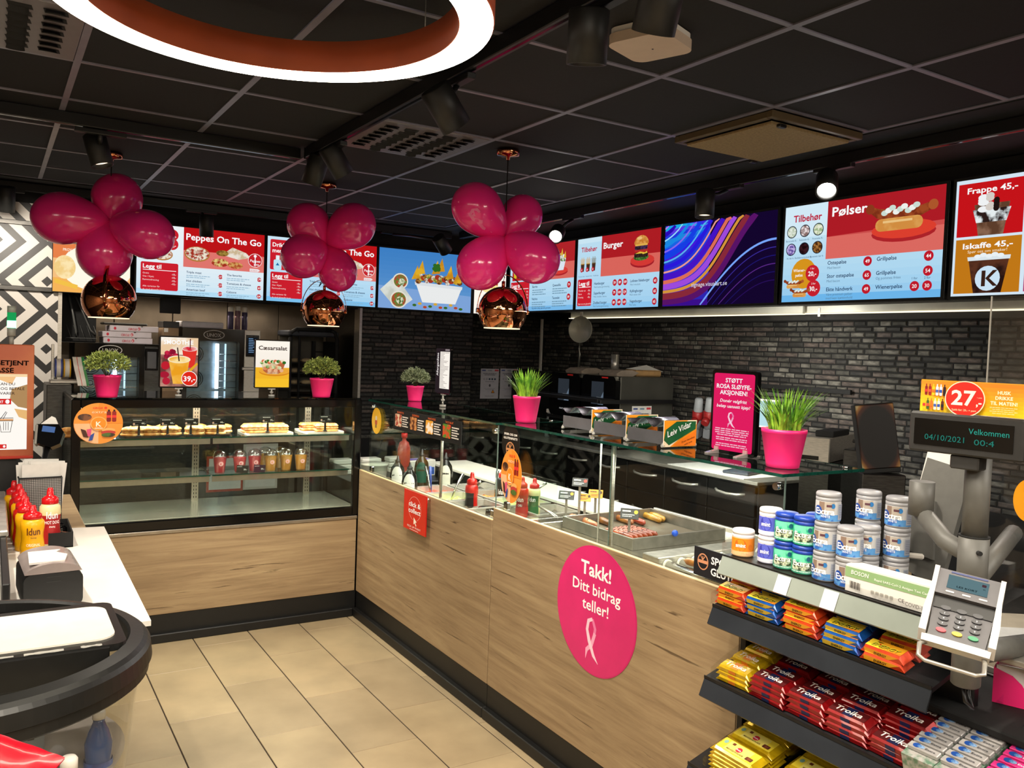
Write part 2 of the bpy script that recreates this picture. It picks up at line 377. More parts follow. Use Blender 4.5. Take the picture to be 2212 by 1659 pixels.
rest = [MB() for _ in range(1)]; rmb = MB()
for n, (y, z, L) in enumerate(bl):
    mi = random.choices((0, 1, 2, 3), (5, 3, 3, 3))[0]
    if n < 300:
        m = MB(); brick(m, 0, 0, L, .0285); o = m.build('brick', BRK[mi], wr, (XB+.004, y, z))
    else: brick(rmb, y, z, L, .0285, Matrix.Translation((XB+.004, 0, 0)), mi)
o = rmb.build('brickwork', BRK, wr); o['kind'] = 'stuff'
for (wall, x0, x1, Y) in ((wb, .78, 1.87, YT+.004), (wb2, 1.88, XB, 2.4)):
    m = MB(); z = .86
    while z < 2.0:
        x = x0
        while x < x1-.03:
            L = min(random.choice((.08, .1, .12, .16, .19)), x1-x)
            brick(m, -L, 0, L, .0285, Matrix.Translation((x, Y, z)) @ Matrix.Rotation(math.radians(90), 4, 'Z') @ Matrix.Diagonal((1, 1, 1, 1)), random.choice((0, 2, 2, 3)))
            x += L+.0095
        z += .0365
    o = m.build('brickwork', BRK, wall); o['kind'] = 'stuff'
struct(MB().box(-5, YT, 0, -1.53, YT+.12, CZ).build('wall_back_left', BLKM))
# zigzag wallpaper
def zigzag():
    m, nt, o = nmat('zigzag_print'); L = nt.links.new; b = N(nt, 'BsdfPrincipled', i_Roughness=.45); L(b.outputs[0], o.inputs[0])
    tc = N(nt, 'TexCoord'); sp = N(nt, 'SeparateXYZ'); L(tc.outputs['Object'], sp.inputs[0])
    def M_(op, a, b_=None, c_=None):
        n = N(nt, 'Math', operation=op)
        for i, v in enumerate((a, b_, c_)):
            if v is None: continue
            if isinstance(v, (int, float)): n.inputs[i].default_value = v
            else: L(v, n.inputs[i])
        return n.outputs[0]
    hi = M_('MULTIPLY', M_('GREATER_THAN', sp.outputs[2], .15), .48); zz = M_('SUBTRACT', sp.outputs[2], hi)
    u = M_('PINGPONG', M_('ADD', sp.outputs[0], 0.04), .335); v = M_('PINGPONG', zz, .27)
    d = M_('FRACT', M_('DIVIDE', M_('ADD', u, v), .142)); s = M_('GREATER_THAN', d, .45)
    mx = N(nt, 'MixRGB'); L(s, mx.inputs[0]); mx.inputs[1].default_value = lin('#1a1817'); mx.inputs[2].default_value = lin('#cfc9c2'); L(mx.outputs[0], b.inputs[0]); return m
wp = tag(MB().box(-1.6, 0, -1.5, .365, .004, .75).build('wallpaper_panel', zigzag(), None, (-1.895, YT-.005, 1.83)), 'black and white zigzag patterned wall panel behind the orange kiosk', 'wall panel')
for z in (2.437, 1.981):
    tag(MB().box(-2.6, YT-.03, z-.016, -1.53, YT-.0052, z+.016, b=.003).build('wall_rail', DSTEEL), 'dark metal rail across the zigzag wall, %s' % ('level with the upper balloons' if z > 2.2 else 'at the height of the screens lower edge'), 'rail')
struct(MB().box(-1.53, YT-.02, .9, -1.505, YT+.1, 1.99).build('trim_1', STEEL)); struct(MB().box(.752, YT-.02, .9, .775, YT+.1, 1.99).build('trim_2', STEEL))
struct(MB().box(XB-.02, 2.36, 1.40, XB+.0, 2.385, 2.0).build('trim_3', WHP))
# oven recess shell
TILEW = mat('kitchen_steel_panel', '#6d6255', .4, .6, nz=.1, ns=6)
rec = struct(MB().box(-1.53, 2.9, 0, .775, 3.0, 2.4).build('wall_recess', mat('recess_backing', '#2b2723', .8, nz=.1)))
for i in range(5):
    for j in range(3): MB().box(-1.52+.46*i, 2.885, .3+.58*j, -1.52+.46*i+.455, 2.9, .3+.58*j+.575, b=.003).build('wall_tile', TILEW, rec)
struct(MB().box(-1.62, YT+.12, 0, -1.53, 2.9, 2.4).build('wall_recess_side', DSTEEL)); struct(MB().box(.775, YT+.15, 0, .86, 2.9, 2.4).build('wall_recess_end', DSTEEL))
bh = struct(MB().box(-1.53, YT+.03, 1.975, .775, YT+.14, CZ).build('trim_4', BLKM))
struct(MB().box(-1.53, YT+.14, 2.3, .775, 2.9, 2.35).build('trim_5', BLKM))
# rest of the shop, behind and beside the camera
SH = mat('shop_wall', '#a8977f', .8, nz=.2, ns=3)
struct(MB().box(-5.1, -8, 0, -5, 3.1, CZ).build('wall_left', SH)); struct(MB().box(-5, -8.1, 0, 3.1, -8, CZ).build('wall_front', SH))
SHC = mat('rack_mixed_goods', '#7c2a1c', .6, hex2='#c9a24a', ns=9)
for k, (x, y) in enumerate(((-3.9, -4.6), (-3.9, -6.4), (-.6, -7.2), (1.8, -7.0))):
    t = thing('goods_rack', 'shop shelving unit behind the camera, %s' % ('left near', 'left far', 'middle', 'right')[k], 'shelving', (x, y, 0))
    m = MB(); m.box(-.5, -.3, 0, .5, .3, .12, b=.01).box(-.5, -.02, .12, .5, .02, 1.5); m.build('frame', DGREY, t)
    for q in range(4): MB().box(-.5, -.28, .2+q*.34, .5, .28, .22+q*.34, b=.004).build('shelf', WHP, t); MB().box(-.47, -.26, .22+q*.34, .47, .26, .43+q*.34, b=.02).build('goods', SHC, t)
for k, (x, y) in enumerate(((-1.6, -4.6), (-3.6, -3.0), (.6, -5.2))):  # added glowing panels, out of view, for light and copper reflections
    t = thing('added_ceiling_panel', 'square lit ceiling panel over the shop floor, %s' % ('above the camera', 'left of the kiosk', 'above the till')[k], 'ceiling light', (x, y, CZ-.02))
    MB().box(-.3, -.3, -.012, .3, .3, .014, b=.004).build('frame', WHP, t); MB().box(-.27, -.27, -.014, .27, .27, -.0125).build('diffuser', FILLGLOW, t)
# ================================================================ CEILING FITTINGS
def track(x0, y0, x1, y1, z, lab):
    t = thing('lighting_track', lab, 'track', (x0, y0, z)); L = math.hypot(x1-x0, y1-y0); t.rotation_euler.z = math.atan2(y1-y0, x1-x0)
    MB().box(0, -.02, -.02, L, .02, .035, b=.003).build('rail', BLK, t); MB().box(0, -.006, -.0205, L, .006, -.0195).build('slot', BLKG, t)
    MB().box(-.006, -.022, -.022, 0, .022, .036).build('end_cap', BLKM, t); return t
track(-2.9, -.45, -.56, -.45, CZ-.04, 'black lighting track across the ceiling left of the ring lamp')
track(-.53, -.5, -.53, -3.9, CZ-.04, 'black lighting track running from the back of the ceiling towards the big spotlights')
track(-2.9, 1.78, 1.5, 1.78, CZ-.05, 'black lighting track along the back above the pizza menu screens')
track(1.56, 1.7, 1.56, -4.0, CZ-.05, 'black lighting track along the right above the burger menu screens')
def spothead(px, py, z, tx, ty, d, lab, lit=0, r=.052, ln=.15):
    """px,py: where the head sits; d: aim direction"""
    c = onz(px, py, z); t = thing('track_spotlight', lab, 'spotlight', (tx if tx is not None else c.x, ty if ty is not None else c.y, CZ-.065), 0, 'track spotlights')
    base = t.location; c = c-base; d = Vector(d).normalized(); p0 = c-d*ln/2; p1 = c+d*ln/2
    al = tx is not None
    (MB().box(-.018, -.11, -.022, .018, .11, 0, b=.003) if al else MB().box(-.11, -.018, -.022, .11, .018, 0, b=.003)).build('adapter', BLK, t)
    MB().tube([(0, 0, -.02), (c.x*.4, c.y*.4, min(-.05, p0.z*.5)), tuple(p0+d*.03)], .011).build('stem', BLK, t)
    q = d.to_track_quat('Z', 'Y').to_matrix().to_4x4(); q.translation = p0
    h = MB().lathe([(r*.9, 0), (r, .004), (r, ln), (r*.86, ln), (r*.8, ln-.02)], 28, (0, 0, 0), 0, q, True, True, False)
    h.build('head', mat('spot_paint', '#131312', .5, nz=.15, ns=60) if 'sp' not in _mc else _mc['sp'], t)
    MB().lathe([(.001, ln-.021), (r*.8, ln-.02)], 28, (0, 0, 0), 0, q, False, False, False).build('lens', (emat('lens_lit', '#fffaf0', 20) if lit else emat('lens_dim', '#ffe9c8', 2.2)) if True else None, t)
    return t
_mc['sp'] = mat('spot_paint', '#161615', .5, nz=.15, ns=60)
spothead(212, 325, 2.56, None, -.45, (.25, -.15, -1), 'black track spotlight hanging left above the first balloon bunch')
spothead(682, 367, 2.56, -.53, None, (-.22, .35, -1), 'black track spotlight in front of the pair, left one above the middle balloons')
spothead(726, 347, 2.56, -.53, None, (.75, .1, -1), 'black track spotlight tilted right beside its twin above the middle balloons')
spothead(962, 232, 2.53, -.53, None, (.85, .1, -1), 'black track spotlight with its round back showing, right of the ring lamp', r=.056, ln=.155)
spothead(1270, 80, 2.53, -.53, None, (.12, .2, -1), 'large black upright spotlight beside the white ceiling disc', r=.055, ln=.14)
spothead(1425, 6, 2.55, -.5, None, (.15, .5, -1), 'grey spotlight cut by the top edge of the view above the white ceiling disc', r=.055, ln=.14)
spothead(14, 430, 2.52, None, 1.78, (.0, .3, -1), 'black track spotlight at the far left in front of the zigzag wall', r=.05, ln=.16)
spothead(446, 488, 2.5, None, 1.78, (.05, .1, -1), 'dim black spotlight on the back track above the first pizza screen', r=.05, ln=.16)
spothead(955, 528, 2.45, None, 1.78, (.5, .2, -.5), 'dim black spotlight in front of the burrito screen', r=.05, ln=.14)
spothead(1523, 440, 2.52, 1.56, None, (-.1, -.1, -1), 'black spotlight hanging upright over the purple swirl screen')
spothead(1786, 398, 2.54, 1.56, None, (-.62, -.5, -.62), 'bright spotlight with its glowing face turned to the shop over the sausage screen', 1)
spothead(1203, 505, 2.5, 1.56, None, (-.6, -.65, -.4), 'bright spotlight glowing behind the right balloon bunch', 1)
# ring lamp
t = thing('ring_lamp', 'large round ring lamp with glowing white underside and orange inner wall', 'ceiling lamp', (-1.335, -2.73, 2.5))
def ringm(r0, r1, z0, z1, n=96):
    m = MB(); vs = []
    for r, z in ((r0, z0), (r1, z0), (r1, z1), (r0, z1)):
        for i in range(n): a = 2*math.pi*i/n; vs.append((r*math.cos(a), r*math.sin(a), z))
    fs = [(j*n+i, ((j+1) % 4)*n+i, ((j+1) % 4)*n+(i+1) % n, j*n+(i+1) % n) for j in range(4) for i in range(n)]
    return m.add(vs, [f[::-1] for f in fs], 0, True)
ORG = mat('orange_lamp_paint', '#b0502a', .55, nz=.06, ns=6)
ringm(.458, .543, 0, .003).build('diffuser', emat('ring_glow', '#fff4dc', 16), t); ringm(.455, .546, .0035, .095).build('housing', ORG, t)
for k in range(3):
    a = 2.1*k+.3; MB().tube([(.5*math.cos(a), .5*math.sin(a), .095), (.5*math.cos(a), .5*math.sin(a), .2)], .0015, 6).build('suspension_wire', STEEL, t)
# white detector / access point
t = thing('ceiling_access_point', 'cream rounded square device mounted under the dark ceiling', 'ceiling device', tuple(onz(1405, 96, 2.66)))
M0 = Matrix.Rotation(.35, 4, 'Z')
MB().prism(roundrect(-.1, -.1, .1, .1, .035, 6), .02, .038, 'xy', 0, M0).build('base', WHP, t)
MB().prism(roundrect(-.105, -.105, .105, .105, .04, 6), -.012, .019, 'xy', 0, M0).build('cover', mat('cream_plastic', '#cdb9a4', .45, nz=.02), t)
MB().cyl((.01, -.0, -.0125), (.01, 0, -.0135), .003, n=10).build('status_light', DGREY, t)
# swirl diffusers
FIN = mat('diffuser_white', '#6c6668', .4, nz=.04)
for k, (x, y) in enumerate(((-.464, -1.282), (-2.273, -1.883))):
    t = thing('air_diffuser', 'square ceiling air diffuser with dark nozzles, %s' % ('in front of the spotlight pair' if k == 0 else 'at the top left corner of the view'), 'air vent', (x+.3015, y+.3, CZ-.006), 0, 'ceiling air diffusers')
    MB().box(-.288, -.288, 0, .288, .288, .012, b=.004).build('face_plate', FIN, t)
    for r_ in range(5):
        for c_ in range(7):
            cx, cy = -.2+r_*.1, -.21+c_*.07
            vs = []; n = 7
            for i in range(n+1):
                a = math.pi*i/n; vs += [(cx+.026*math.cos(a), cy+.012*math.sin(a)*(1 if r_ % 2 else -1), -.001), (cx+.03*math.cos(a), cy+(.012*math.sin(a)+.02)*(1 if r_ % 2 else -1), -.014)]
            MB().add(vs, [(2*i, 2*i+1, 2*i+3, 2*i+2) for i in range(n)], 0, True).prism([(cx-.034, cy-.02), (cx+.034, cy-.02), (cx+.04, cy+.02), (cx-.028, cy+.02)], -.0006, -.0016, 'xy').build('nozzle', BLKM, t)
# cassette with cardboard filter
x0, y0 = .745, -2.478
t = thing('ceiling_cassette', 'square beige filter panel hanging in a dark frame under the ceiling', 'ceiling unit', (x0+.3, y0+.3, CZ-.005))
m = MB()
for (a, b, c, d) in ((-.29, -.29, .29, -.262), (-.29, .262, .29, .29), (-.29, -.262, -.262, .262), (.262, -.262, .29, .262)): m.box(a, b, -.03, c, d, 0, b=.003)
m.build('frame', mat('taupe_frame', '#57492f', .5, nz=.05), t); MB().box(-.262, -.262, -.012, .262, .262, -.004).build('inner_plate', BLK, t)
MB().box(-.25, -.25, -.044, .25, .25, -.03, b=.003).build('filter_board', mat('fibre_board', '#8f7a55', .9, nz=.12, ns=90), t)
for x, y in ((-.2, -.26), (.2, .26)): MB().box(x-.02, y-.012, -.055, x+.02, y+.012, -.04, b=.003).build('clip', DSTEEL, t)
# ================================================================ HOOD, RIGHT BACK WALL
hd = thing('extractor_hood', 'long steel extractor hood edge under the right menu screens with lamp strips', 'hood', (0, 0, 0))
HM = mat('hood_steel', '#c4c3b8', .4, .2, nz=.08, ns=5)
MB().box(XT+.06, -3.6, 2.04, XB, 1.75, CZ-.02).build('canopy_box', BLKM, hd)
MB().box(2.66, -1.1, 1.99, 2.685, 1.55, 2.045, b=.003).build('steel_channel', HM, hd); MB().box(2.70, -3.6, 1.995, 2.73, -.75, 2.045, b=.003).build('steel_channel', HM, hd)
MB().box(2.64, -1.1, 1.984, 2.685, 1.55, 1.989).build('lamp_strip', emat('hood_glow', '#fff0cf', 1.6), hd); MB().box(2.69, -3.6, 1.988, 2.73, -.75, 1.994).build('lamp_strip', bpy.data.materials['hood_glow'], hd)
MB().box(2.695, -1.21, 1.97, 2.70, -1.19, 2.03, b=.003).build('clip', WHP, hd)
MB().box(2.74, -3.6, 1.95, XB, 1.75, 2.04).build('rear_flange', BLKM, hd)
# ================================================================ MENU SCREENS
BEZ = mat('screen_bezel', '#08080a', .35, nz=.1, ns=40)
def screen(lab, x, y, z, rz, w, h, bez=.014, dep=.05, name='menu_screen', grp='menu screens above the counters', es=.95, cat='screen', uw=160, uh=90):
    t = thing(name, lab, cat, (x, y, z), rz, grp)
    m = MB(); m.box(-w/2-bez, 0, -bez, w/2+bez, dep, h+bez, b=.004); m.build('housing', BEZ, t)
    m = MB()
    for a in ((-w/2-bez, -bez, w/2+bez, 0), (-w/2-bez, h, w/2+bez, h+bez), (-w/2-bez, 0, -w/2, h), (w/2, 0, w/2+bez, h)): m.box(a[0], -.006, a[1], a[2], .002, a[3])
    m.build('bezel', BLKM, t)
    return t, Art(w, h, uw, uh, 'e', es, y=-.001, dy=.00018)
BGB = '#cdeaf8'; RD = '#c4161e'; SAL = '#e2605a'; NAV = '#14345c'
def grad(a, x0, x1, c1, c2, h=90, n=14):
    p, q = [int(c1[i:i+2], 16) for i in (1, 3, 5)], [int(c2[i:i+2], 16) for i in (1, 3, 5)]
    for i in range(n):
        k = (i/(n-1))**.28; a.q(x0, h*i/n, x1, h*(i+1)/n, '#%02x%02x%02x' % tuple(int(p[j]*(1-k)+q[j]*k) for j in range(3))); a.y += a.dy
    a.y -= a.dy
def price(a, x, z, t, r=4.2): a.d(x, z, r, '#c21a2b'); a.t(t, x, z-1.5, 4.4, '#ffffff', 1, 'c')
def item(a, x, z, t, sub=None, s=4.4): 
    a.t(t, x, z, s, NAV, 1); 
    if sub: a.t(sub, x, z-4, 3.2, '#5c7d96')
def leggtil(a, x, z, w, h, lines):
    a.rr(x, z, x+w, z+h, 2, '#cf1f2e'); a.t('Legg til', x+2.5, z+h-8, 7.5, '#ffffff', 2, w=min(w-8, 22)); a.q(x+2.5, z+h-10.5, x+w-2.5, z+h-9.7, '#ffffff')
    for i, l in enumerate(lines): a.t(l, x+2.5, z+h-15.5-4.2*i, 3, '#ffe0e0'); (i < len(lines)-2) and a.t('-15,-', x+w-2.5, z+h-15.5-4.2*i, 3, '#ffffff', 1, 'r')
def burger(a, x, z, s):
    P = lambda pts, c: a.poly([(x+p[0]*s, z+p[1]*s) for p in pts], c)
    a.d(x+2*s, z-1*s, 19*s, '#a5202a', 6*s); a.d(x+2*s, z+1*s, 19*s, '#d83a35', 6*s)
    a.d(x, z+4*s, 12*s, '#59863a|#2f5a24|60', 3.5*s); a.rr(x-11*s, z+4*s, x+11*s, z+9*s, 2*s, '#3a2a24|#231815|60')
    P([(-10, 8), (10, 8), (9, 10), (3, 7), (-2, 10)], '#e8c23f'); a.rr(x-10.5*s, z+10*s, x+10.5*s, z+12*s, 1*s, '#b6302b'); a.rr(x-10.5*s, z+12*s, x+10*s, z+16.5*s, 2*s, '#46305a|#2c1d20|50')
    a.rr(x-10*s, z+16*s, x+10*s, z+18.5*s, 1*s, '#e3b04d'); a.poly([(x+11.5*s*math.cos(t), z+18*s+9*s*math.sin(t)) for t in [math.pi*i/14 for i in range(15)]], '#c57a2c|#e0a050|30'); a.d(x-3*s, z+24*s, 4*s, '#eec17e', 1.6*s)
def hotdog(a, x, z, s, plate=True):
    if plate: a.d(x+3*s, z-5*s, 25*s, '#b0242a', 6.5*s); a.d(x+3*s, z-2.5*s, 25*s, '#e0402f', 6.5*s)
    a.band([(x-24*s, z+14*s), (x-17*s, z+10*s), (x, z+8*s), (x+16*s, z+9*s), (x+25*s, z+12*s)], [4*s, 7*s, 7*s, 7*s, 5*s], '#a04a24|#7d3018|25')
    a.d(x-24*s, z+14*s, 3.6*s, '#8c3a1e'); a.d(x+25*s, z+12*s, 3.6*s, '#b0582c')
    a.rr(x-19*s, z-3*s, x+18*s, z+6*s, 4.4*s, '#d58f42|#e0a558|12'); a.band([(x-13*s, z+3.5*s), (x+10*s, z+3.5*s)], 1.6*s, '#efc684')
    for i in range(9): a.d(x+(-12+i*3.1)*s, z+(10+(i % 3)*1.6)*s, 2.7*s, '#f2f5f0' if i % 2 else '#cfe0d6', 2*s)
def pizza(a, x, z, rx, rz): a.d(x, z, rx, '#b57a38', rz); a.d(x, z+.6, rx*.92, '#efe6d0|#a83422|45', rz*.88)
def sausage_print(): pass
# --- right wall screens
TW, TH, TZ = 1.0, .562, 2.022
def rscreen(pl, lab, w=TW): y = onx(pl, 600, XT).y; return screen(lab, XT, y-w/2, TZ, -math.pi/2, w, TH)
ye = onx(1241, 600, XT).y
t, a = screen('menu screen with nacho bowl and red Legg til box, half hidden by right balloons', XT, ye+TW/2, TZ, -math.pi/2, TW, TH)
grad(a, 0, 160, '#7cbdee', BGB); a.q(56, 42, 160, 90, '#b3242a'); a.q(56, 42, 160, 64, '#dc6a60'); a.q(6, 44, 50, 84, '#c01c22')
for k, c in enumerate(('#d9c02a', '#5c3522', '#b8231c', '#d6d2c8')): a.rr(10+k*9.5, 47, 17+k*9.5, 70, 2, c); a.rr(11.5+k*9.5, 70, 15.5+k*9.5, 75, 1, c)
a.d(124, 51, 21, '#b0242a', 5); a.d(124, 53, 21, '#dc4038', 5); a.poly([(108, 68), (140, 68), (135, 53), (113, 53)], '#dfe8f2')
for i in range(16): a.d(110+i*1.8, 70+3*math.sin(i*2), 3.2, ('#4f7d33|#e8e4da|60', '#7a3b22|#d8c06a|50', '#e7eee2')[i % 3], 3)
for p in ((112, 72), (120, 76), (131, 75), (138, 71)): a.poly([(p[0]-3, p[1]-2), (p[0]+3, p[1]-2), (p[0]+1, p[1]+7)], '#e0ae3a')
leggtil(a, 4, 6, 50, 36, ['Guacamole', 'Ost', 'Kylling', 'Sour cream', 'Taco'])
for x, z, n_ in ((62, 32, 'Burrito'), (62, 15, 'Nachos'), (112, 32, 'Quesadilla'), (112, 15, 'Tacosalat')):
    a.t(n_, x, z, 4.6, NAV, 1); a.lines(x, z-4, 34, 3, 3, '#6f95ad', 1.2)
price(a, 150, 33, '79'); price(a, 150, 17, '89'); a.t('Velg mellom kylling, kjøtt eller grønnsaker', 62, 2.5, 2.8, NAV, 1); a.build(t)
t, a = rscreen(1246.5, 'menu screen headed Burger with a stacked burger picture')
grad(a, 0, 160, '#8cc8f2', '#bfe2f6'); a.q(0, 84, 50, 90, BGB); a.q(50, 42, 160, 90, '#b01d24'); a.q(50, 40, 160, 62, '#dd675d')
a.t('Tilbehør', 8, 73, 8.5, '#bf1838', 2, w=33); a.t('Burger', 54, 74, 10.5, '#ffffff', 2, w=38); burger(a, 126, 54, 1.12)
for k in range(3):
    x = 12+k*12; a.poly([(x-3, 48), (x+3, 48), (x+4, 58), (x-4, 58)], '#4a2c20')
    for q in range(5): a.band([(x-3+q*1.5, 57), (x-4+q*2, 64+q % 2*2)], 1, '#d9a63e' if k < 2 else '#7c6a2e')
    a.d(x-1.5, 50, 2.9, '#c21a2b'); a.t('29', x-1.5, 49, 2.8, '#fff', 1, 'c') if 0 else a.t('29', x-1.5, 49, 2.8, '#ffffff', 1, 'c')
a.t('Pommes frites   Søtpotet frites   Trøffelchips', 5, 41, 2.1, '#345a78', w=42); leggtil(a, 4, 4, 30, 34, ['Cheddar ost', 'Bacon', 'Dressing', '', 'Spør oss om glutenfritt'])
for i, (n_, s_, p) in enumerate((('Hamburger', 'Med hamburgerdressing', ('59', '89', '109')), ('Superburger', 'Med cheddar, bacon,', ('79', '109', '129')), ('Dobbel burger', 'Med hamburgerdressing', ('89', '149', '169')))):
    item(a, 39, 30-i*12, n_, s_, 4.6); [price(a, 80+k*10, 31-i*12, q, 4) for k, q in enumerate(p)]
for i, (n_, s_) in enumerate((('Lofoten fiskeburger', 'Med remulade'), ('Kyllingburger', 'Med sweet chili'), ('Veganburger', 'Med salsa'))): item(a, 110, 30-i*12, n_, s_, 4.4); price(a, 154, 30-i*12, '65', 3.9)
a.build(t)
t, a = rscreen(1434, 'dark screen with blue and purple light swirls and a web address')
a.q(0, 0, 160, 90, '#14062e'); a.q(0, 30, 60, 90, '#1c0f9a'); a.y += 0
grad(a, 0, 70, '#3b0f8e', '#2440e0')
def sw(i, w, c, b=0): 
    pts = []
    for k in range(30):
        u = k/29; x = u*160; zz = 5+i*5.2+100*(1/(1+math.exp(-(u*8.5-5.4+i*.22))))
        if zz > 88: pts.append((x, 90)); break
        pts.append((min(x, 160), zz))
    a.band(pts, w, c)
for i in range(9): a.band([(0, 52+i*5), (16, 55+i*4.8), (30, 60+i*4.4), (46, 68+i*3), (58, 77+i*1.5), (70, 90)], 6, ('#4a1ad8', '#2a22e8', '#1c3cf0', '#1a66e8', '#1e8ae0', '#2438e0', '#5a3ae8', '#1ab0e8', '#3a2ae0')[i])
for i, (w, c) in enumerate(((8, '#5a1468'), (7, '#8a2a3a'), (3.4, '#d9973a'), (6.4, '#a04ce0'), (4.4, '#e0705a'), (7, '#4614c8'), (2, '#f0a090'), (5, '#2a1ae0'), (2, '#58b8f0'), (6, '#1740e8'), (2, '#8a6af0'), (4, '#1a8ae8'), (1.6, '#9fe6ff'), (5, '#2c0ab8'), (2, '#c878e8'))): sw(i, w, c)
for i in range(6): a.band([(60+i*9+(160-60-i*9)*q/18, (62-i*8)*math.sin(math.pi/2*(q/18)**.9)**1.1) for q in range(19)], .9+(i == 0)*1.2, ('#7aa8ff', '#3a2c9a', '#1e1870', '#5a2a88', '#1c1460', '#28105a')[i])
a.t('signage.visualart.se', 46, 20, 6.6, '#e8e6f6', 0, w=52); a.build(t)
t, a = rscreen(1691, 'menu screen headed Pølser with a large hot dog picture')
grad(a, 0, 160, '#6fb9ef', BGB); a.q(0, 60, 48, 90, '#d6eefb'); a.q(48, 42, 160, 90, '#b01c26'); a.q(48, 38, 160, 58, '#df6b62'); a.poly([(48, 58), (160, 58), (160, 62)], '#cf4f4c')
a.t('Tilbehør', 10, 75, 9, '#bf1838', 2, w=32); a.t('Pølser', 53, 76, 11.5, '#ffffff', 2, w=36); hotdog(a, 120, 61, 1.18)
for k, (c, n_) in enumerate((('#e9efe4|#b9c8ae|80', 'Baconsalat 8,-'), ('#f1e6e6|#8b6f6a|60', 'Rekesalat 8,-'), ('#eef0da|#9fb888|70', 'Potetsalat 8,-'), ('#c9b9ea|#5f4a9a|80', 'Rå løk 4,-'), ('#3a1a20|#1c0a0c|70', 'Rødløkmarmelade 8,-'), ('#b07a3c|#4f2c12|80', 'Sprøstekt løk 4,-'))):
    x = 9+(k % 3)*15; z = 66-(k//3)*16.5; a.d(x, z, 5.8, '#14202e'); a.d(x, z, 5, c); a.t(n_, x, z-9, 2.3, '#2f587a', 0, 'c')
a.d(25, 26, 14, '#d9961e'); a.t('Wiener-', 20, 28, 4, '#ffffff', 1, 'c'); a.t('pølse', 20, 23.5, 4, '#ffffff', 1, 'c')
a.d(35, 26, 7.6, '#c8202e'); a.t('1 for', 35, 29.5, 2.4, '#ffffff', 0, 'c'); a.t('20,-', 35, 23.5, 6, '#ffffff', 2, 'c'); a.d(37, 12, 7.6, '#c8202e'); a.t('2 for', 37, 15.5, 2.4, '#ffffff', 0, 'c'); a.t('30,-', 37, 9.5, 6, '#ffffff', 2, 'c')
hotdog(a, 14, 14, .42, False); hotdog(a, 22, 5.5, .42, False)
for i, (n_, s_, p) in enumerate((('Ostepølse', 'Med bacon', '49'), ('Stor ostepølse', 'Med bacon', '65'), ('Ekte håndverk', 'Våre premium pølser', '49'))): item(a, 52, 32.5-i*12, n_, s_, 4.8); price(a, 93, 33-i*12, p)
a.t('med høyt kjøttinnhold', 52, 1.2, 3.1, '#5c7d96')
for i, (n_, s_, p) in enumerate((('Grillpølse', None, '44'), ('Grillpølse', 'Og pommes frites', '54'), ('Wienerpølse', None, '30'))): item(a, 102, 32.5-i*12, n_, s_, 4.8); price(a, 149, 33.5-i*12, p)
price(a, 138, 9.5, '20'); a.t('1 for', 138, 15, 2.8, NAV, 0, 'c'); a.t('2 for', 149, 15, 2.8, NAV, 0, 'c'); a.build(t)
t, a = rscreen(2056, 'screen with Frappe and Iskaffe drink pictures at the right edge')
a.q(0, 0, 160, 90, '#d8eaf8'); a.q(2, 46, 52, 87, '#c8141a'); a.q(2, 2, 52, 44, '#c47a18'); a.q(55, 2, 158, 87, '#b23a6a')
a.t('Frappe 45,-', 9, 79, 6.4, '#ffffff', 2, w=38); a.poly([(15, 70), (42, 70), (38, 46), (19, 46)], '#8a6650|#5f3f2c|14'); a.poly([(14, 66), (43, 66), (40, 56), (17, 56)], '#eaf2f4|#2c1c1a|24')
for k in range(12): a.d(22+(k*5) % 15, 66+(k*3) % 11, 4.2-(k % 3), ('#f4f6f8', '#d7cfc8', '#1f1412')[k % 3], 2.4)
a.t('Iskaffe 45,-', 8, 36.5, 6, '#ffffff', 2, w=38); a.t('Spør oss om smaker!', 12, 33, 3.1, '#fff0d0', w=30)
a.poly([(13, 28), (44, 28), (39, 2), (18, 2)], '#5a3222|#2a1612|10'); a.poly([(12, 30), (45, 30), (44.6, 27), (12.6, 27)], '#dfeaf0')
for k in range(5): a.d(20+k*4.4, 30+(k % 2), 2.6, '#eef6fa', 1.6)
a.d(28.5, 13, 9.5, '#cfe6f8'); a.poly([(24, 19), (27, 19), (27, 7), (24, 7)], '#3a2018'); a.poly([(27, 13), (32.5, 19), (36, 19), (30, 13), (36.5, 7), (33, 7)], '#3a2018')
a.poly([(72, 20), (90, 20), (86, 2), (75, 2)], '#e9b8c8|#c86a90|12'); a.d(81, 50, 14, '#f1eef2|#d8a0b8|30', 20); a.build(t)
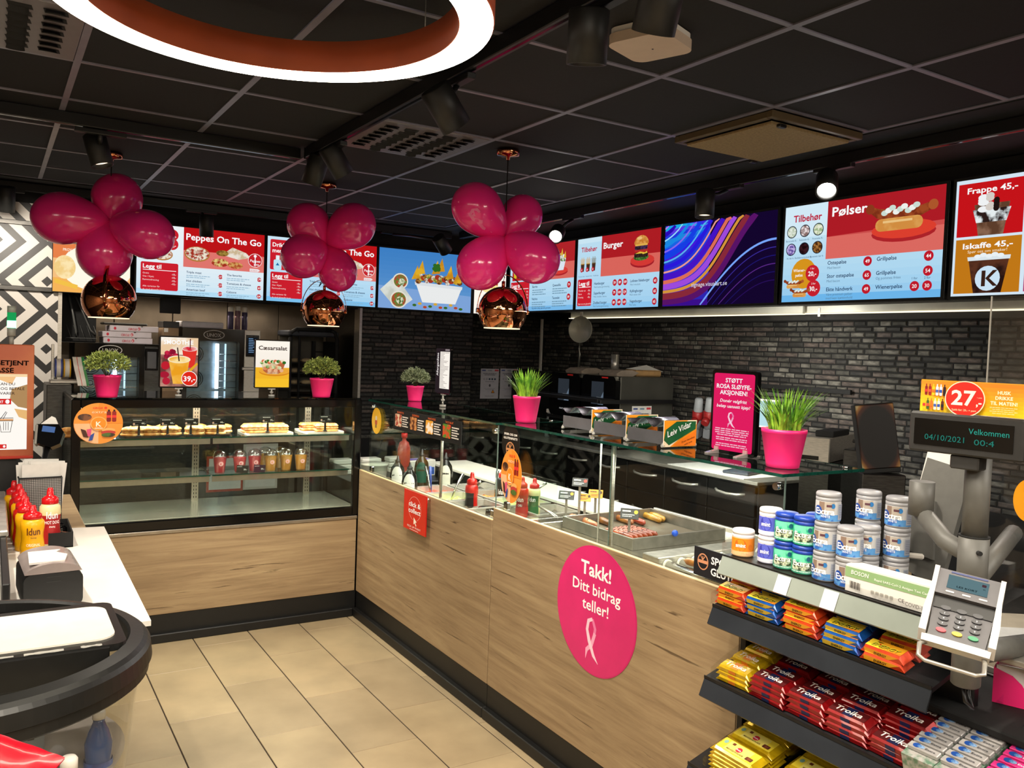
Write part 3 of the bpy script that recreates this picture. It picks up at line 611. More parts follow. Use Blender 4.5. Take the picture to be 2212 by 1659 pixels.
# --- back wall screens
LW, LH, LZ = .935, .52, 1.999
def lscreen(pl, pr, lab): x0 = ony(pl, 590, YT).x; x1 = ony(pr, 600, YT).x; return screen(lab, (x0+x1)/2, YT-.03, LZ, 0, x1-x0, LH)
def pepp(a, x0, w):
    a.q(x0, 46, x0+w, 90, '#c01418'); a.q(x0, 38, x0+w, 60, '#e4776f'); k = w/104
    a.t('Peppes On The Go', x0+3*k, 74, 11*k+1, '#ffffff', 2, w=w-7*k); pizza(a, x0+17*k, 56, 16*k, 10)
    a.poly([(x0+48*k, 58), (x0+62*k, 69), (x0+80*k, 63), (x0+86*k, 57), (x0+70*k, 53)], '#cfb894|#efe6da|26'); a.d(x0+49*k, 60, 8*k, '#a88e3e|#7a4f22|40', 4); a.d(x0+46*k, 47, 11*k, '#e6cf7e|#a83020|34', 5.5); a.d(x0+66*k, 45, 10*k, '#d9a860|#b04a28|38', 4.5)
    a.d(x0+92*k, 54, 9.5*k, '#ffffff', 9.5); a.d(x0+92*k, 54, 8.9*k, '#c8242c', 8.9); a.d(x0+92*k, 60, 2*k, '#ffffff', 2); a.q(x0+91.4*k, 46, x0+92.6*k, 60, '#ffffff'); a.t('Peppes', x0+92*k, 51.5, 5.2, '#ffffff', 1, 'c', w=14*k, ital=.15); a.t('pizza', x0+94*k, 47.5, 3.6, '#ffffff', 1, 'c')
    a.poly([(x0+85*k, 38.5), (x0+96*k, 38.5), (x0+99*k, 40.5), (x0+96*k, 42.5), (x0+85*k, 42.5)], '#f2e8ea'); a.t('ON THE GO', x0+86*k, 39.5, 2, '#c8242c', 0, w=9*k)
def pmenu(a, x0):
    for i, (n_, p) in enumerate((('Triple meat', '219'), ('Hot chicken', '219'), ('American beef', '219'))): a.t(n_, x0+4, 30-i*11.5, 4, NAV, 1); a.lines(x0+4, 26.5-i*11.5, 30, 2, 2.4, '#8fb4cc', .9); price(a, x0+47, 28-i*11.5, p, 3)
    for i, (n_, p) in enumerate((('The favorite', '179'), ('Tomatoes & cheese', '169'), ('Calzone', '64'))): a.t(n_, x0+55, 30-i*11.5, 4, NAV, 1); a.lines(x0+55, 26.5-i*11.5, 30, 2, 2.4, '#8fb4cc', .9); price(a, x0+98, 28-i*11.5, p, 3)
LT = ['Grønt', 'Ost / Kjøtt', 'Rømmedressing', '', 'Alle varianter får', 'du med glutenfri bunn']
t, a = lscreen(293, 567, 'menu screen headed Peppes On The Go, fully visible beside the left balloons')
grad(a, 0, 160, '#b8e2fa', '#f2f8fb'); leggtil(a, 5, 5, 45, 36, LT); pepp(a, 56, 104); pmenu(a, 56); pizza(a, 30, 52, 13, 8)
for z, u, v in ((78, '1 for', '44,-'), (66, '2 for', '75,-')): a.d(42, z, 7.5, '#cf1f2e'); a.t(u, 42, z+2.5, 2.6, '#ffffff', 0, 'c'); a.t(v, 42, z-3.6, 6, '#ffffff', 2, 'c')
a.build(t)
t, a = lscreen(574, 809, 'pizza menu screen with Drikke meny box, partly behind the middle balloons')
grad(a, 0, 160, '#7fc4f2', '#cfeafa'); a.rr(4, 44, 52, 86, 2, '#cf1f2e'); a.t('Drikke', 7, 76, 8, '#ffffff', 2); a.t('meny', 7, 68, 8, '#ffffff', 2)
a.rr(9, 44, 20, 58, 2, '#bfe6f4'); a.q(12, 58, 17, 64, '#e8f6fa'); a.poly([(12, 50), (17, 50), (14.5, 54)], '#1b6fa8'); a.rr(26, 44, 36, 62, 2, '#e8a020'); a.rr(39, 44, 48, 62, 2, '#7a2016'); leggtil(a, 5, 5, 45, 36, LT); pepp(a, 56, 104); pmenu(a, 56); a.build(t)
t, a = lscreen(815, 1015, 'blue screen showing cut burritos and a bowl of nachos')
grad(a, 0, 160, '#a8c6ea', '#3f82c8'); a.poly([(0, 0), (160, 0), (160, 26), (0, 34)], '#7fa6dc')
for (x, z, r) in ((36, 42, 1), (34, 14, 1.1)):
    a.band([(x+(14 if z < 30 else -24), z+(12 if z < 30 else -24)), (x, z)], [26*r, 23*r], '#dfe3dc|#c9cdc2|8'); a.d(x, z, 13*r, '#e8e4d4', 12*r); a.d(x, z, 11*r, '#5f8038|#b04a30|40', 10*r); a.d(x+2, z-1, 6*r, '#dfe0c0|#4f7230|50', 5*r)
a.poly([(62, 40), (142, 36), (132, 12), (74, 12)], '#eef0f0'); a.poly([(60, 43), (144, 40), (143, 35), (61, 38)], '#dfe4e8')
for i in range(26): a.d(66+i*3, 44+8*abs(math.sin(i*1.3)), 5, ('#b07a34|#5a2f1c|30', '#e6e2d2|#7a3a26|40', '#4d7a32|#c9b052|40', '#a8361f')[i % 4], 4)
for p in ((62, 52, 70), (70, 60, 82), (96, 62, 60), (120, 56, 74), (134, 50, 50), (104, 66, 90)): a.poly([(p[0]-8, p[1]-6), (p[0]+7, p[1]-4), (p[0]+2, p[1]+16)], '#e3b02a|#c88a20|8')
for k in range(9): a.d(96+4*math.cos(k), 66+4*math.sin(k*2), 3.4, '#2f6b22', 3)
for k in range(10): a.d(60+k*9, 7+3*math.sin(k*2), 3.4, ('#3d6b24', '#d8a83a', '#b84a2c')[k % 3], 2)
a.build(t)
# overexposed lit posters
x0 = ony(114, 577, YT-.06).x; x1 = ony(281, 590, YT-.06).x
t, a = screen('overexposed orange and white lit burger poster behind the left balloons', (x0+x1)/2, YT-.06, 1.972, 0, x1-x0, .345, .004, .02, 'light_poster', None, 1.0, 'light poster')
a.q(0, 0, 160, 90, '#f6c080'); a.q(0, 62, 160, 90, '#e8824a'); a.q(0, 0, 160, 26, '#f6b45a'); a.d(90, 48, 74, '#fffbe8', 44); a.d(24, 46, 22, '#fde6b0|#f3cf86|16', 22); a.band([(4, 20), (50, 10)], 8, '#f4c24a'); a.t('PROV VÅR BURGER', 20, 76, 7, '#fff4e0', 1); a.build(t)
t, a = screen('tall overexposed white lit poster in the screen corner behind the right copper lamp', 1.985, YT-.10, 2.0, -math.pi/4, .30, .50, .006, .02, 'light_poster', None, 1.05, 'light poster', 60, 100)
a.q(0, 0, 60, 100, '#fff4ea'); a.poly([(0, 70), (30, 100), (0, 100)], '#e08a50'); a.d(30, 48, 16, '#f4e09a', 10)
for k in range(6): a.d(18+k*5, 46+(k*7) % 9, 2, ('#e0b020', '#c05030')[k % 2])
a.t('NYHET', 30, 30, 8, '#f2c8b0', 1, 'c'); a.build(t)
# ================================================================ COPPER PENDANTS AND BALLOONS
BAL = mat('balloon_rubber', '#f02c86', .16, nz=.03, ns=3, coat=.3); BAL.node_tree.nodes['Principled BSDF'].inputs['Subsurface Weight'].default_value = .3
BAL.node_tree.nodes['Principled BSDF'].inputs['Subsurface Radius'].default_value = (.06, .01, .02)
def pendant(cx, cy, px, py, pr, lab, strap):
    """cable foot on the ceiling at pixel (cx,cy); ball centre py, radius in px"""
    b = onz(cx, cy, CZ-.004); t = thing('pendant_lamp', lab, 'pendant lamp', tuple(b), 0, 'copper ball pendants')
    k = (b-CAM).dot(RZ)/F; r = pr*k; zc = (onx(px, py, b.x) if False else dp(px, py, (b-CAM).dot(RZ))).z-b.z
    MB().lathe([(.002, 0), (.058, 0), (.06, -.01), (.055, -.028), (.012, -.032), (.008, -.05)][::-1], 32).build('canopy', COPPER, t)
    top = zc+r*1.52
    MB().tube([(0, 0, -.04), (0, 0, top)], .003, 6).build('cable', BLKM, t)
    pf = []
    for i in range(25):
        a = math.radians(90-i*5.55); pf.append((max(.002, r*math.cos(a)), zc+r*math.sin(a)))
    m = MB(); m.lathe(pf[::-1], 48, capb=False, capt=False); sh = m.build('shade', COPPER, t)
    MB().lathe([(p[0]*.975, p[1]) for p in pf][::-1], 40, capb=False, capt=False).build('inner_shade', mat('lamp_inside', '#e9c9a4', .5, nz=.02), t)
    zr = pf[-1][1]; rr_ = pf[-1][0]
    MB().lathe([(rr_*.955, zr-.001), (rr_*1.012, zr-.003), (rr_*1.012, zr+.004)], 48, capb=False, capt=False).build('rim', emat('rim_glow', '#ffe2b8', 1.6), t)
    MB().sph((0, 0, zc-r*.1), .034, 14).build('bulb', emat('bulb_glow', '#ffd9a0', 12), t)
    MB().cyl((0, 0, zc+r-.002), (0, 0, zc+r+.028), .009).build('socket_cap', COPPER, t)
    m = MB(); c, s = math.cos(strap), math.sin(strap); P = []
    for i in range(21):
        a = math.pi*i/20; P.append((r*1.06*math.cos(a), zc+.0+r*1.5*math.sin(a)))
    vs = []
    for x, z in P:
        for w in (-.011, .011): vs.append((x*c-w*s, x*s+w*c, z))
    vs2 = [(v[0]*.985, v[1]*.985, zc+(v[2]-zc)*.985) for v in vs]; n = len(P)
    m.add(vs+vs2, [(2*i, 2*i+1, 2*i+3, 2*i+2) for i in range(n-1)]+[(2*n+2*i, 2*n+2*i+2, 2*n+2*i+3, 2*n+2*i+1) for i in range(n-1)]+[(2*i, 2*i+2, 2*n+2*i+2, 2*n+2*i) for i in range(n-1)]+[(2*i+1, 2*n+2*i+1, 2*n+2*i+3, 2*i+3) for i in range(n-1)], 0, True)
    m.build('strap', COPPER, t)
    MB().tube([(0, 0, top), (-.02, .01, top-.02), (-.035, 0, top-.05), (-.01, -.015, zc+r+.06), (.005, 0, zc+r+.05), (0, 0, zc+r+.025)], .0028, 6).build('slack_cable', BLKM, t)
    m = MB()
    for sg in (-1, 1): m.cyl((sg*r*.98*c, sg*r*.98*s, zc), (sg*r*1.09*c, sg*r*1.09*s, zc), .012, n=14)
    m.build('pivot_screws', COPPER, t)
    return b
P1 = pendant(241, 331, 233, 648, 55.5, 'copper ball pendant lamp with strap handle under the left balloon bunch', math.radians(75))
P2 = pendant(707, 397, 702, 672, 46, 'copper ball pendant lamp with wire loop under the middle balloon bunch', math.radians(-25))
P3 = pendant(1098, 325, 1086, 672, 53.5, 'copper ball pendant lamp with looped strap under the right balloon bunch', math.radians(-20))
def balloon(base, kx, ky, ex, ey, w, dz, lab, grp):
    """from knot pixel to far-end pixel, w = apparent diameter px, dz = depth offset of far end (+ away)"""
    T = (base-CAM).dot(RZ); k0 = dp(kx, ky, T+dz*.05); k1 = dp(ex, ey, T+dz); ax = k1-k0; L = ax.length; r = w*T/F/2
    L = max(L, r*2.25)
    q = ax.to_track_quat('Z', 'Y').to_matrix().to_4x4(); q.translation = k0; pf = []; n = 22
    aa = r*1.08; zc_ = L-aa
    for i in range(n//2+1): u = i/(n//2); w_ = 1-math.sin(math.pi/2*u)**1.0 if i else 1; pf.append((max(.004, r*(1-w_**1.75)**.72), zc_*(1-w_)))
    for i in range(1, n//2+2): u = i/(n//2+1)*math.pi/2; pf.append((max(.0006, r*math.cos(u)), zc_+aa*math.sin(u)))
    t = thing('balloon', lab, 'balloon', tuple(k0), 0, grp); q.translation = (0, 0, 0)
    MB().lathe(pf, 36, M=q, capb=False).build('skin', BAL, t)
    MB().lathe([(.009, -.014), (.004, -.004), (.005, 0), (.004, .003)], 12, M=q).build('knot', BAL, t)
    return t, k0, k1, r, L
def bunch(base, knot, L, side):
    return [balloon(base, *knot, *b[:5], '%s balloon of the %s bunch' % (b[4], side) if 0 else b[4], 'pink balloons of the %s bunch' % side) if 0 else balloon(base, knot[0], knot[1], b[0], b[1], b[2], b[3], b[4], 'pink balloons of the %s bunch' % side) for b in L]
bunch(P1, (238, 477), [(68, 468, 112, -.06, 'long pink balloon pointing left in the left bunch'), (266, 388, 106, .16, 'pink balloon pointing up in the left bunch behind the cord'), (366, 524, 104, -.10, 'pink balloon pointing right in the left bunch, over the first menu screen'), (216, 603, 114, .10, 'pink balloon hanging down in the left bunch above the copper lamp')], 'left')
bunch(P2, (706, 528), [(636, 452, 92, -.05, 'pink balloon pointing up left in the middle bunch'), (803, 458, 96, -.05, 'pink balloon pointing up right in the middle bunch, nearest the burrito screen'), (613, 575, 94, -.16, 'pink balloon pointing left in the middle bunch, over the Drikke menu box'), (746, 628, 84, .06, 'pink balloon hanging down right in the middle bunch')], 'middle')
RB = bunch(P3, (1090, 512), [(990, 408, 106, -.12, 'pink balloon with faint printed ribbon pointing up left in the right bunch'), (1150, 438, 92, .16, 'pink balloon pointing up right at the back of the right bunch'), (1007, 612, 106, -.12, 'pink balloon pointing down left in the right bunch, over the burrito screen'), (1196, 588, 106, -.16, 'pink balloon pointing down right in the right bunch, in front of the nacho menu')], 'right')
# printed ribbon on the upper left balloon, laid on its surface
t, k0, k1, r, L = RB[0]
me = [c for c in t.children if c.name.startswith('skin')][0].data
def ribbon_on(t, k0, px, py, h):
    from mathutils.bvhtree import BVHTree
    bv = BVHTree.FromPolygons([v.co for v in me.vertices], [list(p.vertices) for p in me.polygons]); m = MB()
    for pts, w in (([(6, 10), (12, 16), (22, 16), (20, 2), (8, -14), (-2, -26), (-22, -36)], [5, 7, 7, 8, 8, 7, 1]), ([(22, 16), (28, 4), (20, -6), (2, -12), (-22, -8)], [6, 7, 8, 8, 1])):
        vs = []
        for i, p in enumerate(pts):
            a = pts[max(0, i-1)]; b = pts[min(len(pts)-1, i+1)]; dx, dz = b[0]-a[0], b[1]-a[1]; l = math.hypot(dx, dz); w_ = w[i]/2
            for sg in (-1, 1):
                X, Y = px-(p[0]+sg*dz/l*w_)*h, py-(p[1]-sg*dx/l*w_)*h; d = ray(X, Y).normalized(); hit = bv.ray_cast(CAM-k0, d)
                vs.append(hit[0]-d*.0012 if hit[0] else (CAM-k0)+d*2)
        m.add(vs, [(2*i, 2*i+1, 2*i+3, 2*i+2) for i in range(len(pts)-1)], 0, True)
    m.build('printed_ribbon', mat('ribbon_print', '#ee6f9f', .3, nz=.02), t)
ribbon_on(t, Vector(t.location), 1042, 468, .95)
# ================================================================ LEFT DISPLAY CASE (front face y = 0, x -1.58 .. 0)
KICK = mat('kick_black', '#0a0a0a', .5, nz=.2, ns=30)
SILV = mat('anodised_strip', '#b5ada0', .3, .9, nz=.05)
t = thing('sandwich_counter', 'oak fronted base under the lit sandwich display case', 'counter', (-.8, 0, 0))
MB().box(-.82, .0, .155, .794, .62, .60, b=.0015).build('front_panel', WX, t); MB().box(-.82, .004, .04, .80, .6, .153).build('plinth', KICK, t)
MB().box(-.82, -.022, 0, .778, .02, .05, b=.004).build('kick_plate', KICK, t); MB().box(-.82, -.006, .602, .797, .62, .622, b=.003).build('edge_strip', SILV, t)
cs = thing('display_case', 'black framed glass display case lit inside with sandwiches and smoothies', 'display case', (-.785, 0, .624))
w2 = .795; H = .716; D = .62
m = MB()
for x in (-w2, w2-.045): m.box(x, 0, 0, x+.045, .04, H, b=.004)
m.box(-w2+.045, 0, 0, w2-.045, .04, .052, b=.004).box(-w2+.045, 0, H-.048, w2-.045, .04, H, b=.004)
m.build('front_frame', BLKG, cs)
m = MB()
for x in (-w2, w2-.03): m.box(x, D-.03, 0, x+.03, D, H, b=.003)
m.box(-w2+.03, D-.03, 0, w2-.03, D, .05, b=.003).box(-w2+.03, D-.03, H-.05, w2-.03, D, H, b=.003); m.build('rear_frame', BLK, cs)
for x in (-w2, w2-.02): m = MB(); m.box(x, .04, 0, x+.02, D-.03, .05).box(x, .04, H-.02, x+.02, D-.03, H); m.build('side_rail', BLK, cs)
MB().box(-w2+.045, .006, .052, w2-.045, .012, H-.048).build('front_pane', GLASS, cs)
for x in (-w2+.004, w2-.010): MB().box(x, .04, .05, x+.006, D-.03, H-.02).build('side_pane', GLASS, cs)
MB().box(-w2+.01, .0, H+.001, w2-.01, D, H+.008).build('top_pane', glassmat('smoked_top', (.25, .28, .28), .1), cs)
for x in (-w2+.03, .0): MB().box(x, D-.02, .05, x+w2-.02, D-.014, H-.05).build('sliding_door', GLASS, cs)
MB().box(-w2+.02, .04, .02, w2-.02, D-.03, .055, b=.003).build('base_plate', mat('base_steel', '#c8c2b4', .2, .55, nz=.06, ns=3), cs)
MB().box(-w2+.05, .045, H-.05, w2-.05, .06, H-.036).build('light_strip', emat('case_led', '#fff0cf', 7), cs)
SHG = glassmat('shelf_glass', (.88, .95, .92), .12)
for z, y1 in ((.482, .5), (.262, .47)):
    for x in (-w2+.03, -.055): 
        s_ = MB().box(x, .14, z, x+(.70 if x < -.5 else .83), y1, z+.007).build('glass_shelf', SHG, cs)
        MB().box(x, .137, z-.0005, x+(.70 if x < -.5 else .83), .1402, z+.0075).build('glass_edge', GEDGE, s_)
        MB().box(x, .145, z-.034, x+(.695 if x < -.5 else .825), .15, z-.001).build('light_rail', SILV, s_)
def upright(x, y):
    m = MB(); m.box(x-.02, y, .055, x+.02, y+.012, H-.05)
    for k in range(26):
        for sx in (-.009, .005): m.box(x+sx, y-.0012, .075+k*.0225, x+sx+.004, y+.002, .087+k*.0225, 1)
    m.build('slotted_upright', [SILV, BLKM], cs)
upright(-.078, .5); upright(.62, .5)
# sandwiches on trays
TRW = mat('tray_white', '#e6e0d4', .4, nz=.03); TRB = mat('tray_black', '#151413', .4, nz=.1)
def tray(cx, cy, z, w, d, m_, lab, grp='serving trays in the display case'):
    t = thing('tray', lab, 'tray', (cx, cy, z), 0, grp)
    m = MB(); o = roundrect(-w/2, -d/2, w/2, d/2, .02); i = roundrect(-w/2+.012, -d/2+.012, w/2-.012, d/2-.012, .015)
    vs = [(p[0], p[1], .012) for p in o]+[(p[0], p[1], .003) for p in i]+[(p[0], p[1], 0) for p in o]; n = len(o)
    m.add(vs, [(k, (k+1) % n, n+(k+1) % n, n+k) for k in range(n)]+[tuple(n+k for k in range(n))]+[(k, 2*n+k, 2*n+(k+1) % n, (k+1) % n) for k in range(n)]+[tuple(2*n+k for k in range(n))[::-1]])
    m.build('dish', m_, t); return t
zs = .624+.49
tray(-1.50, .26, zs, .20, .26, TRB, 'black tray of sandwiches half behind the round orange sticker'); tray(-1.16, .27, zs, .30, .26, TRB, 'black tray left of the pizza slices, first with price tags'); tray(-.86, .27, zs, .25, .26, TRB, 'black tray holding pizza breads in the middle of the case')
tray(-.50, .29, zs, .28, .26, TRW, 'white tray of sliced baguettes right of the middle upright'); tray(-.16, .29, zs, .25, .25, TRW, 'white tray with floury ciabattas at the right end of the case')
def focaccia():
    t = thing('pizza_bread', '', 'sandwich', (0, 0, 0))
    for z, s_ in ((0, 1), (.028, .96)):
        m = MB(); m.lathe([(.04*s_, 0), (.052*s_, .006), (.05*s_, .016), (.032*s_, .024), (.002, .025)], 16, (0, 0, z), M=Matrix.Diagonal((1.25, .9, 1, 1))); m.build('bread', BREAD, t)
    MB().lathe([(.045, 0), (.051, .004), (.044, .008)], 14, (0, 0, .021), M=Matrix.Diagonal((1.2, .88, 1, 1))).build('filling', SEED, t); return t
def ciab():
    t = thing('ciabatta_sandwich', '', 'sandwich', (0, 0, 0))
    for z in (0, .026): MB().box(-.075, -.032, z, .075, .032, z+.024, b=.011).build('bread', BREAD, t)
    MB().box(-.072, -.033, .021, .072, .033, .029, b=.003).build('filling', SEED, t); return t
fo = focaccia(); ci = ciab(); first = {id(fo): 1, id(ci): 1}
def put(src, x, y, z, lab, rz=0, g=None):
    if first.pop(id(src), 0): src.location = (x, y, z); src.rotation_euler.z = rz; src['label'] = lab; src['group'] = g; return src
    return dup(src, (x, y, z), lab, rz, g)
G1 = 'pizza breads on the top shelf'; G2 = 'long sandwiches on the top shelf'; zt = zs+.006
for k, (x, y, n_) in enumerate(((-1.56, .22, 2), (-1.46, .24, 2), (-1.26, .2, 2), (-1.16, .21, 1), (-1.06, .2, 2), (-.93, .2, 2), (-.82, .2, 2), (-.76, .3, 1), (-1.2, .32, 1), (-1.06, .33, 1), (-.9, .32, 1))):
    for j in range(1): put(fo, x, y, zt, 'golden round pizza bread in the %s, %s row' % (('tray behind the orange sticker, left one', 'tray behind the orange sticker, right one', 'second tray, left end', 'second tray, middle', 'second tray, right end', 'third tray, left end', 'third tray, middle', 'third tray, right corner', 'second tray behind the first tag', 'second tray by its right side', 'third tray behind the third tag')[k], 'front' if y < .3 else 'rear'), U(-.5, .5), G1)
for k, (x, y, rz) in enumerate(((-.58, .25, .05), (-.45, .24, -.05), (-.55, .34, .2), (-.44, .34, 0))): put(ci, x, y, zt, 'filled baguette half on the white middle tray, %s %s' % ('front' if y < .3 else 'rear', 'left' if x < -.5 else 'right'), rz, G2)
for k, (x, y, rz) in enumerate(((-.13, .25, -.06), (-.2, .33, .1))): put(ci, x, y, zt, 'floury ciabatta on the right white tray, %s one' % ('front' if k == 0 else 'rear'), rz, G2)
def pricetag(x, y, z, txt, pr, lab):
    t = thing('price_tag', lab, 'price tag', (x, y, z), 0, 'price tags in the display case')
    MB().box(-.006, -.003, .0, .006, .004, .05).box(-.004, -.003, .045, .004, .0, .06).box(-.012, -.01, -.004, .012, .012, .004, b=.002).build('clip', BLK, t)
    MB().box(-.04, -.006, .055, .04, -.004, .095, b=.001).build('card', BLKM, t)
    a = Art(.08, .04, 72, 37, 'p', y=-.0066, cz=.055); a.d(12, 12, 5, '#d9b0a0'); a.lines(8, 29, 40, 1, 3, '#f0f0f0', 3); a.t(pr, 66, 10, 13, '#ffffff', 1, 'r'); a.lines(8, 5, 24, 1, 3, '#dddddd', 2); a.build(t)
for k, (px, pr) in enumerate(((300, '44,-'), (362, '44,-'), (412, '44,-'), (470, '44,-'), (578, '79,-'), (702, '79,-'))):
    x = ony(px, 930, .155).x; pricetag(x, .155, zs+(.012 if k < 4 else .02), '', pr, 'small black price tag reading %s, %s on the top shelf' % (pr[:2], ('first from the left', 'second from the left', 'third from the left', 'fourth from the left', 'on the white baguette tray', 'on the ciabatta tray')[k]))
# smoothie cups
CUPC = glassmat('cup_plastic', (.9, .9, .9), .34, .15)
def cup(c1, name):
    t = thing('smoothie_cup', '', 'cup', (0, 0, 0)); m = MB()
    m.lathe([(.026, 0), (.028, .004), (.037, .088), (.001, .088)], 24, capt=False).build('drink', mat(name, c1, .45, nz=.05, ns=40), t)
    MB().lathe([(.0268, -.0005), (.029, .004), (.0385, .093), (.041, .094), (.041, .098), (.038, .1)], 24, capb=False, capt=False).build('cup_wall', CUPC, t)
    MB().lathe([(.04, .097), (.038, .108), (.03, .124), (.014, .132), (.007, .133)], 24, capb=False, capt=False).build('dome_lid', CUPC, t)
    m = MB(); vs = []
    for i in range(14): a = 2*math.pi*i/14; vs.append((.013*math.cos(a), -.0355-.0001, .055+.013*math.sin(a)))
    m.add(vs, [tuple(range(14))]).build('round_mark', mat(name+'_mark', '#f0b8b8', .5, nz=.02), t); 
    a = Art(.02, .02, 20, 20, 'p', y=-.0362, cz=.045); a.t('K', 10, 3, 17, c1, 2, 'c'); a.build(t, n2='letter'); return t
cr, cy = cup('#c8323e', 'berry_smoothie'), cup('#d9952c', 'mango_smoothie'); zc = .624+.27
first = {id(cr): 1, id(cy): 1}; GC = 'domed smoothie cups on the middle shelf'
for k, (px, y) in enumerate(((475, .21), (518, .2), (550, .22))): put(cr, ony(px, 990, y).x, y, zc, 'red smoothie cup with domed lid, %s of the three red ones' % ('leftmost', 'middle', 'rightmost')[k], .0, GC)
for k, (px, y) in enumerate(((585, .2), (618, .21), (650, .2), (573, .3), (605, .31))): put(cy, ony(px, 990, y).x, y, zc, 'yellow smoothie cup with domed lid, %s' % ('left in the front row', 'middle in the front row', 'right in the front row', 'rear row, left', 'rear row, right')[k], .0, GC)
for k, (px, c, w) in enumerate(((523, '#1a1612', .10), (560, '#2a1024', .06))):
    t = thing('price_card', '%s price card reading 39 leaning at the smoothie cups' % ('olive black' if k == 0 else 'dark purple'), 'price card', (ony(px, 1010, .15).x, .15-.004*k, zc), 0)
    MB().box(-.034, 0, 0, .034, .002, .045, M=Matrix.Rotation(w, 4, 'Y')).build('card', mat('card_%d' % k, c, .5, nz=.05), t); a = Art(.068, .045, 68, 45, 'p', y=-.0008); a.lines(6, 37, 28, 1, 4, '#dddddd', 2.5); a.t('39,-', 62, 16, 13, '#ffffff', 1, 'r'); a.build(t)
# stickers
def food_sticker(w, h, n, lab, loc, rz):
    t = thing('round_sticker', lab, 'sticker', loc, rz)
    MB().prism([(w/2*math.cos(2*math.pi*i/40), h/2+h/2*math.sin(2*math.pi*i/40)) for i in range(40)], 0, .0012, 'xz').build('disc', mat('sticker_orange', '#ee9238', .4, nz=.05, ns=10), t)
    a = Art(w, h, 100, 100, 'p'); 
    for k in range(2):
        a0 = (180 if k == 0 else 270) if False else (180, 0)[k]; pts = [(50, 50)]+[(50+49*math.cos(math.radians(a0+q*10)), 50+49*math.sin(math.radians(a0+q*10))) for q in range(10)]
        a.poly(pts, '#f3b98a' if k == 0 else '#e98728')
    a.t('CIRCLE', 38, 86, 6, '#e0401a', 2, w=20); a.d(64, 88, 3, '#e0401a'); a.t('exotic' if False else 'extra', 36, 75, 10, '#f7d9ae', 0, w=30)
    a.d(22, 66, 14, '#7a4a2c|#3c2418|20', 8); a.rr(66, 54, 75, 80, 3, '#7a1818'); a.rr(77, 54, 86, 80, 3, '#8a1c1a'); a.q(66, 64, 75, 70, '#e03030'); a.q(77, 64, 86, 70, '#e03030'); a.q(68.5, 80, 72.5, 84, '#201210'); a.q(79.5, 80, 83.5, 84, '#201210')
    a.poly([(14, 38), (24, 34), (30, 16), (20, 18)], '#4a2418'); a.poly([(26, 36), (36, 38), (34, 18), (28, 20)], '#d8507a'); a.poly([(34, 22), (42, 28), (38, 10), (30, 8)], '#2c4c9a'); a.d(70, 34, 14, '#e0a860', 5); a.d(70, 28, 15, '#b83a34', 5); a.d(70, 22, 14, '#3a2a20|#4f6a2c|20', 5)
    a.d(50, 50, 17, '#f4b26a'); a.d(50, 50, 15, '#ef8a20'); a.t('K', 50, 43, 17, '#fff2dc', 2, 'c'); a.lines(50, 38, 16, 1, 2, '#fff2dc', 2, 'c'); a.build(t); return t
food_sticker(.234, .215, 0, 'round orange food sticker at the top left of the display case glass', (ony(213, 915, -.002).x, -.0015, ony(213, 915, -.002).z-.107), 0)
food_sticker(.17, .235, 1, 'oval orange food sticker on the glass beside the ketchup bottles', (-.0025, onx(1105, 1030, 0).y, onx(1105, 1030, 0).z-.115), -math.pi/2)
# ================================================================ RIGHT COUNTERS (front face x = 0)
def counter(y0, y1, zt, lab, first_):
    L = y0-y1; t = thing('service_counter', lab, 'counter', (0, (y0+y1)/2, 0)); h = L/2
    MB().box(0, -h+.002, .155, .018, h-.002, zt, b=.0015).build('front_panel', WY, t)
    MB().box(.004, -h, .045, .6, h, .153).build('plinth', KICK, t); MB().box(-.022, -h, 0, .02, h, .05, b=.004).build('kick_plate', KICK, t)
    MB().box(.0005, -h+.002, zt+.0005, .0175, h-.002, zt+.003).build('top_edge', mat('pale_edge', '#d8bd8c', .5, nz=.05), t)
    MB().box(.02, -h, .155, .95, h, zt-.14).build('carcass', DSTEEL, t); MB().box(.95, -h, .3, .97, h, zt-.06, b=.003).build('rear_panel', STEEL, t)
    return t
c1 = counter(-.005, -1.63, .905, 'oak fronted food counter with the red pick up sign on it', 1); c2 = counter(-1.634, -3.118, .962, 'long oak fronted counter carrying the big pink round sticker', 0)
MB().box(.02, -.80, .765, .95, .80, .79, b=.002).build('worktop', STEEL, c1); MB().box(.02, -.73, .822, .95, .73, .845, b=.002).build('worktop', STEEL, c2); MB().box(0, -.757, .02, .95, -.744, .962).build('end_panel', WX, c2)
MB().box(.02, -.8, .80, .05, .8, .90, b=.003).build('rear_rail', DSTEEL, c1)
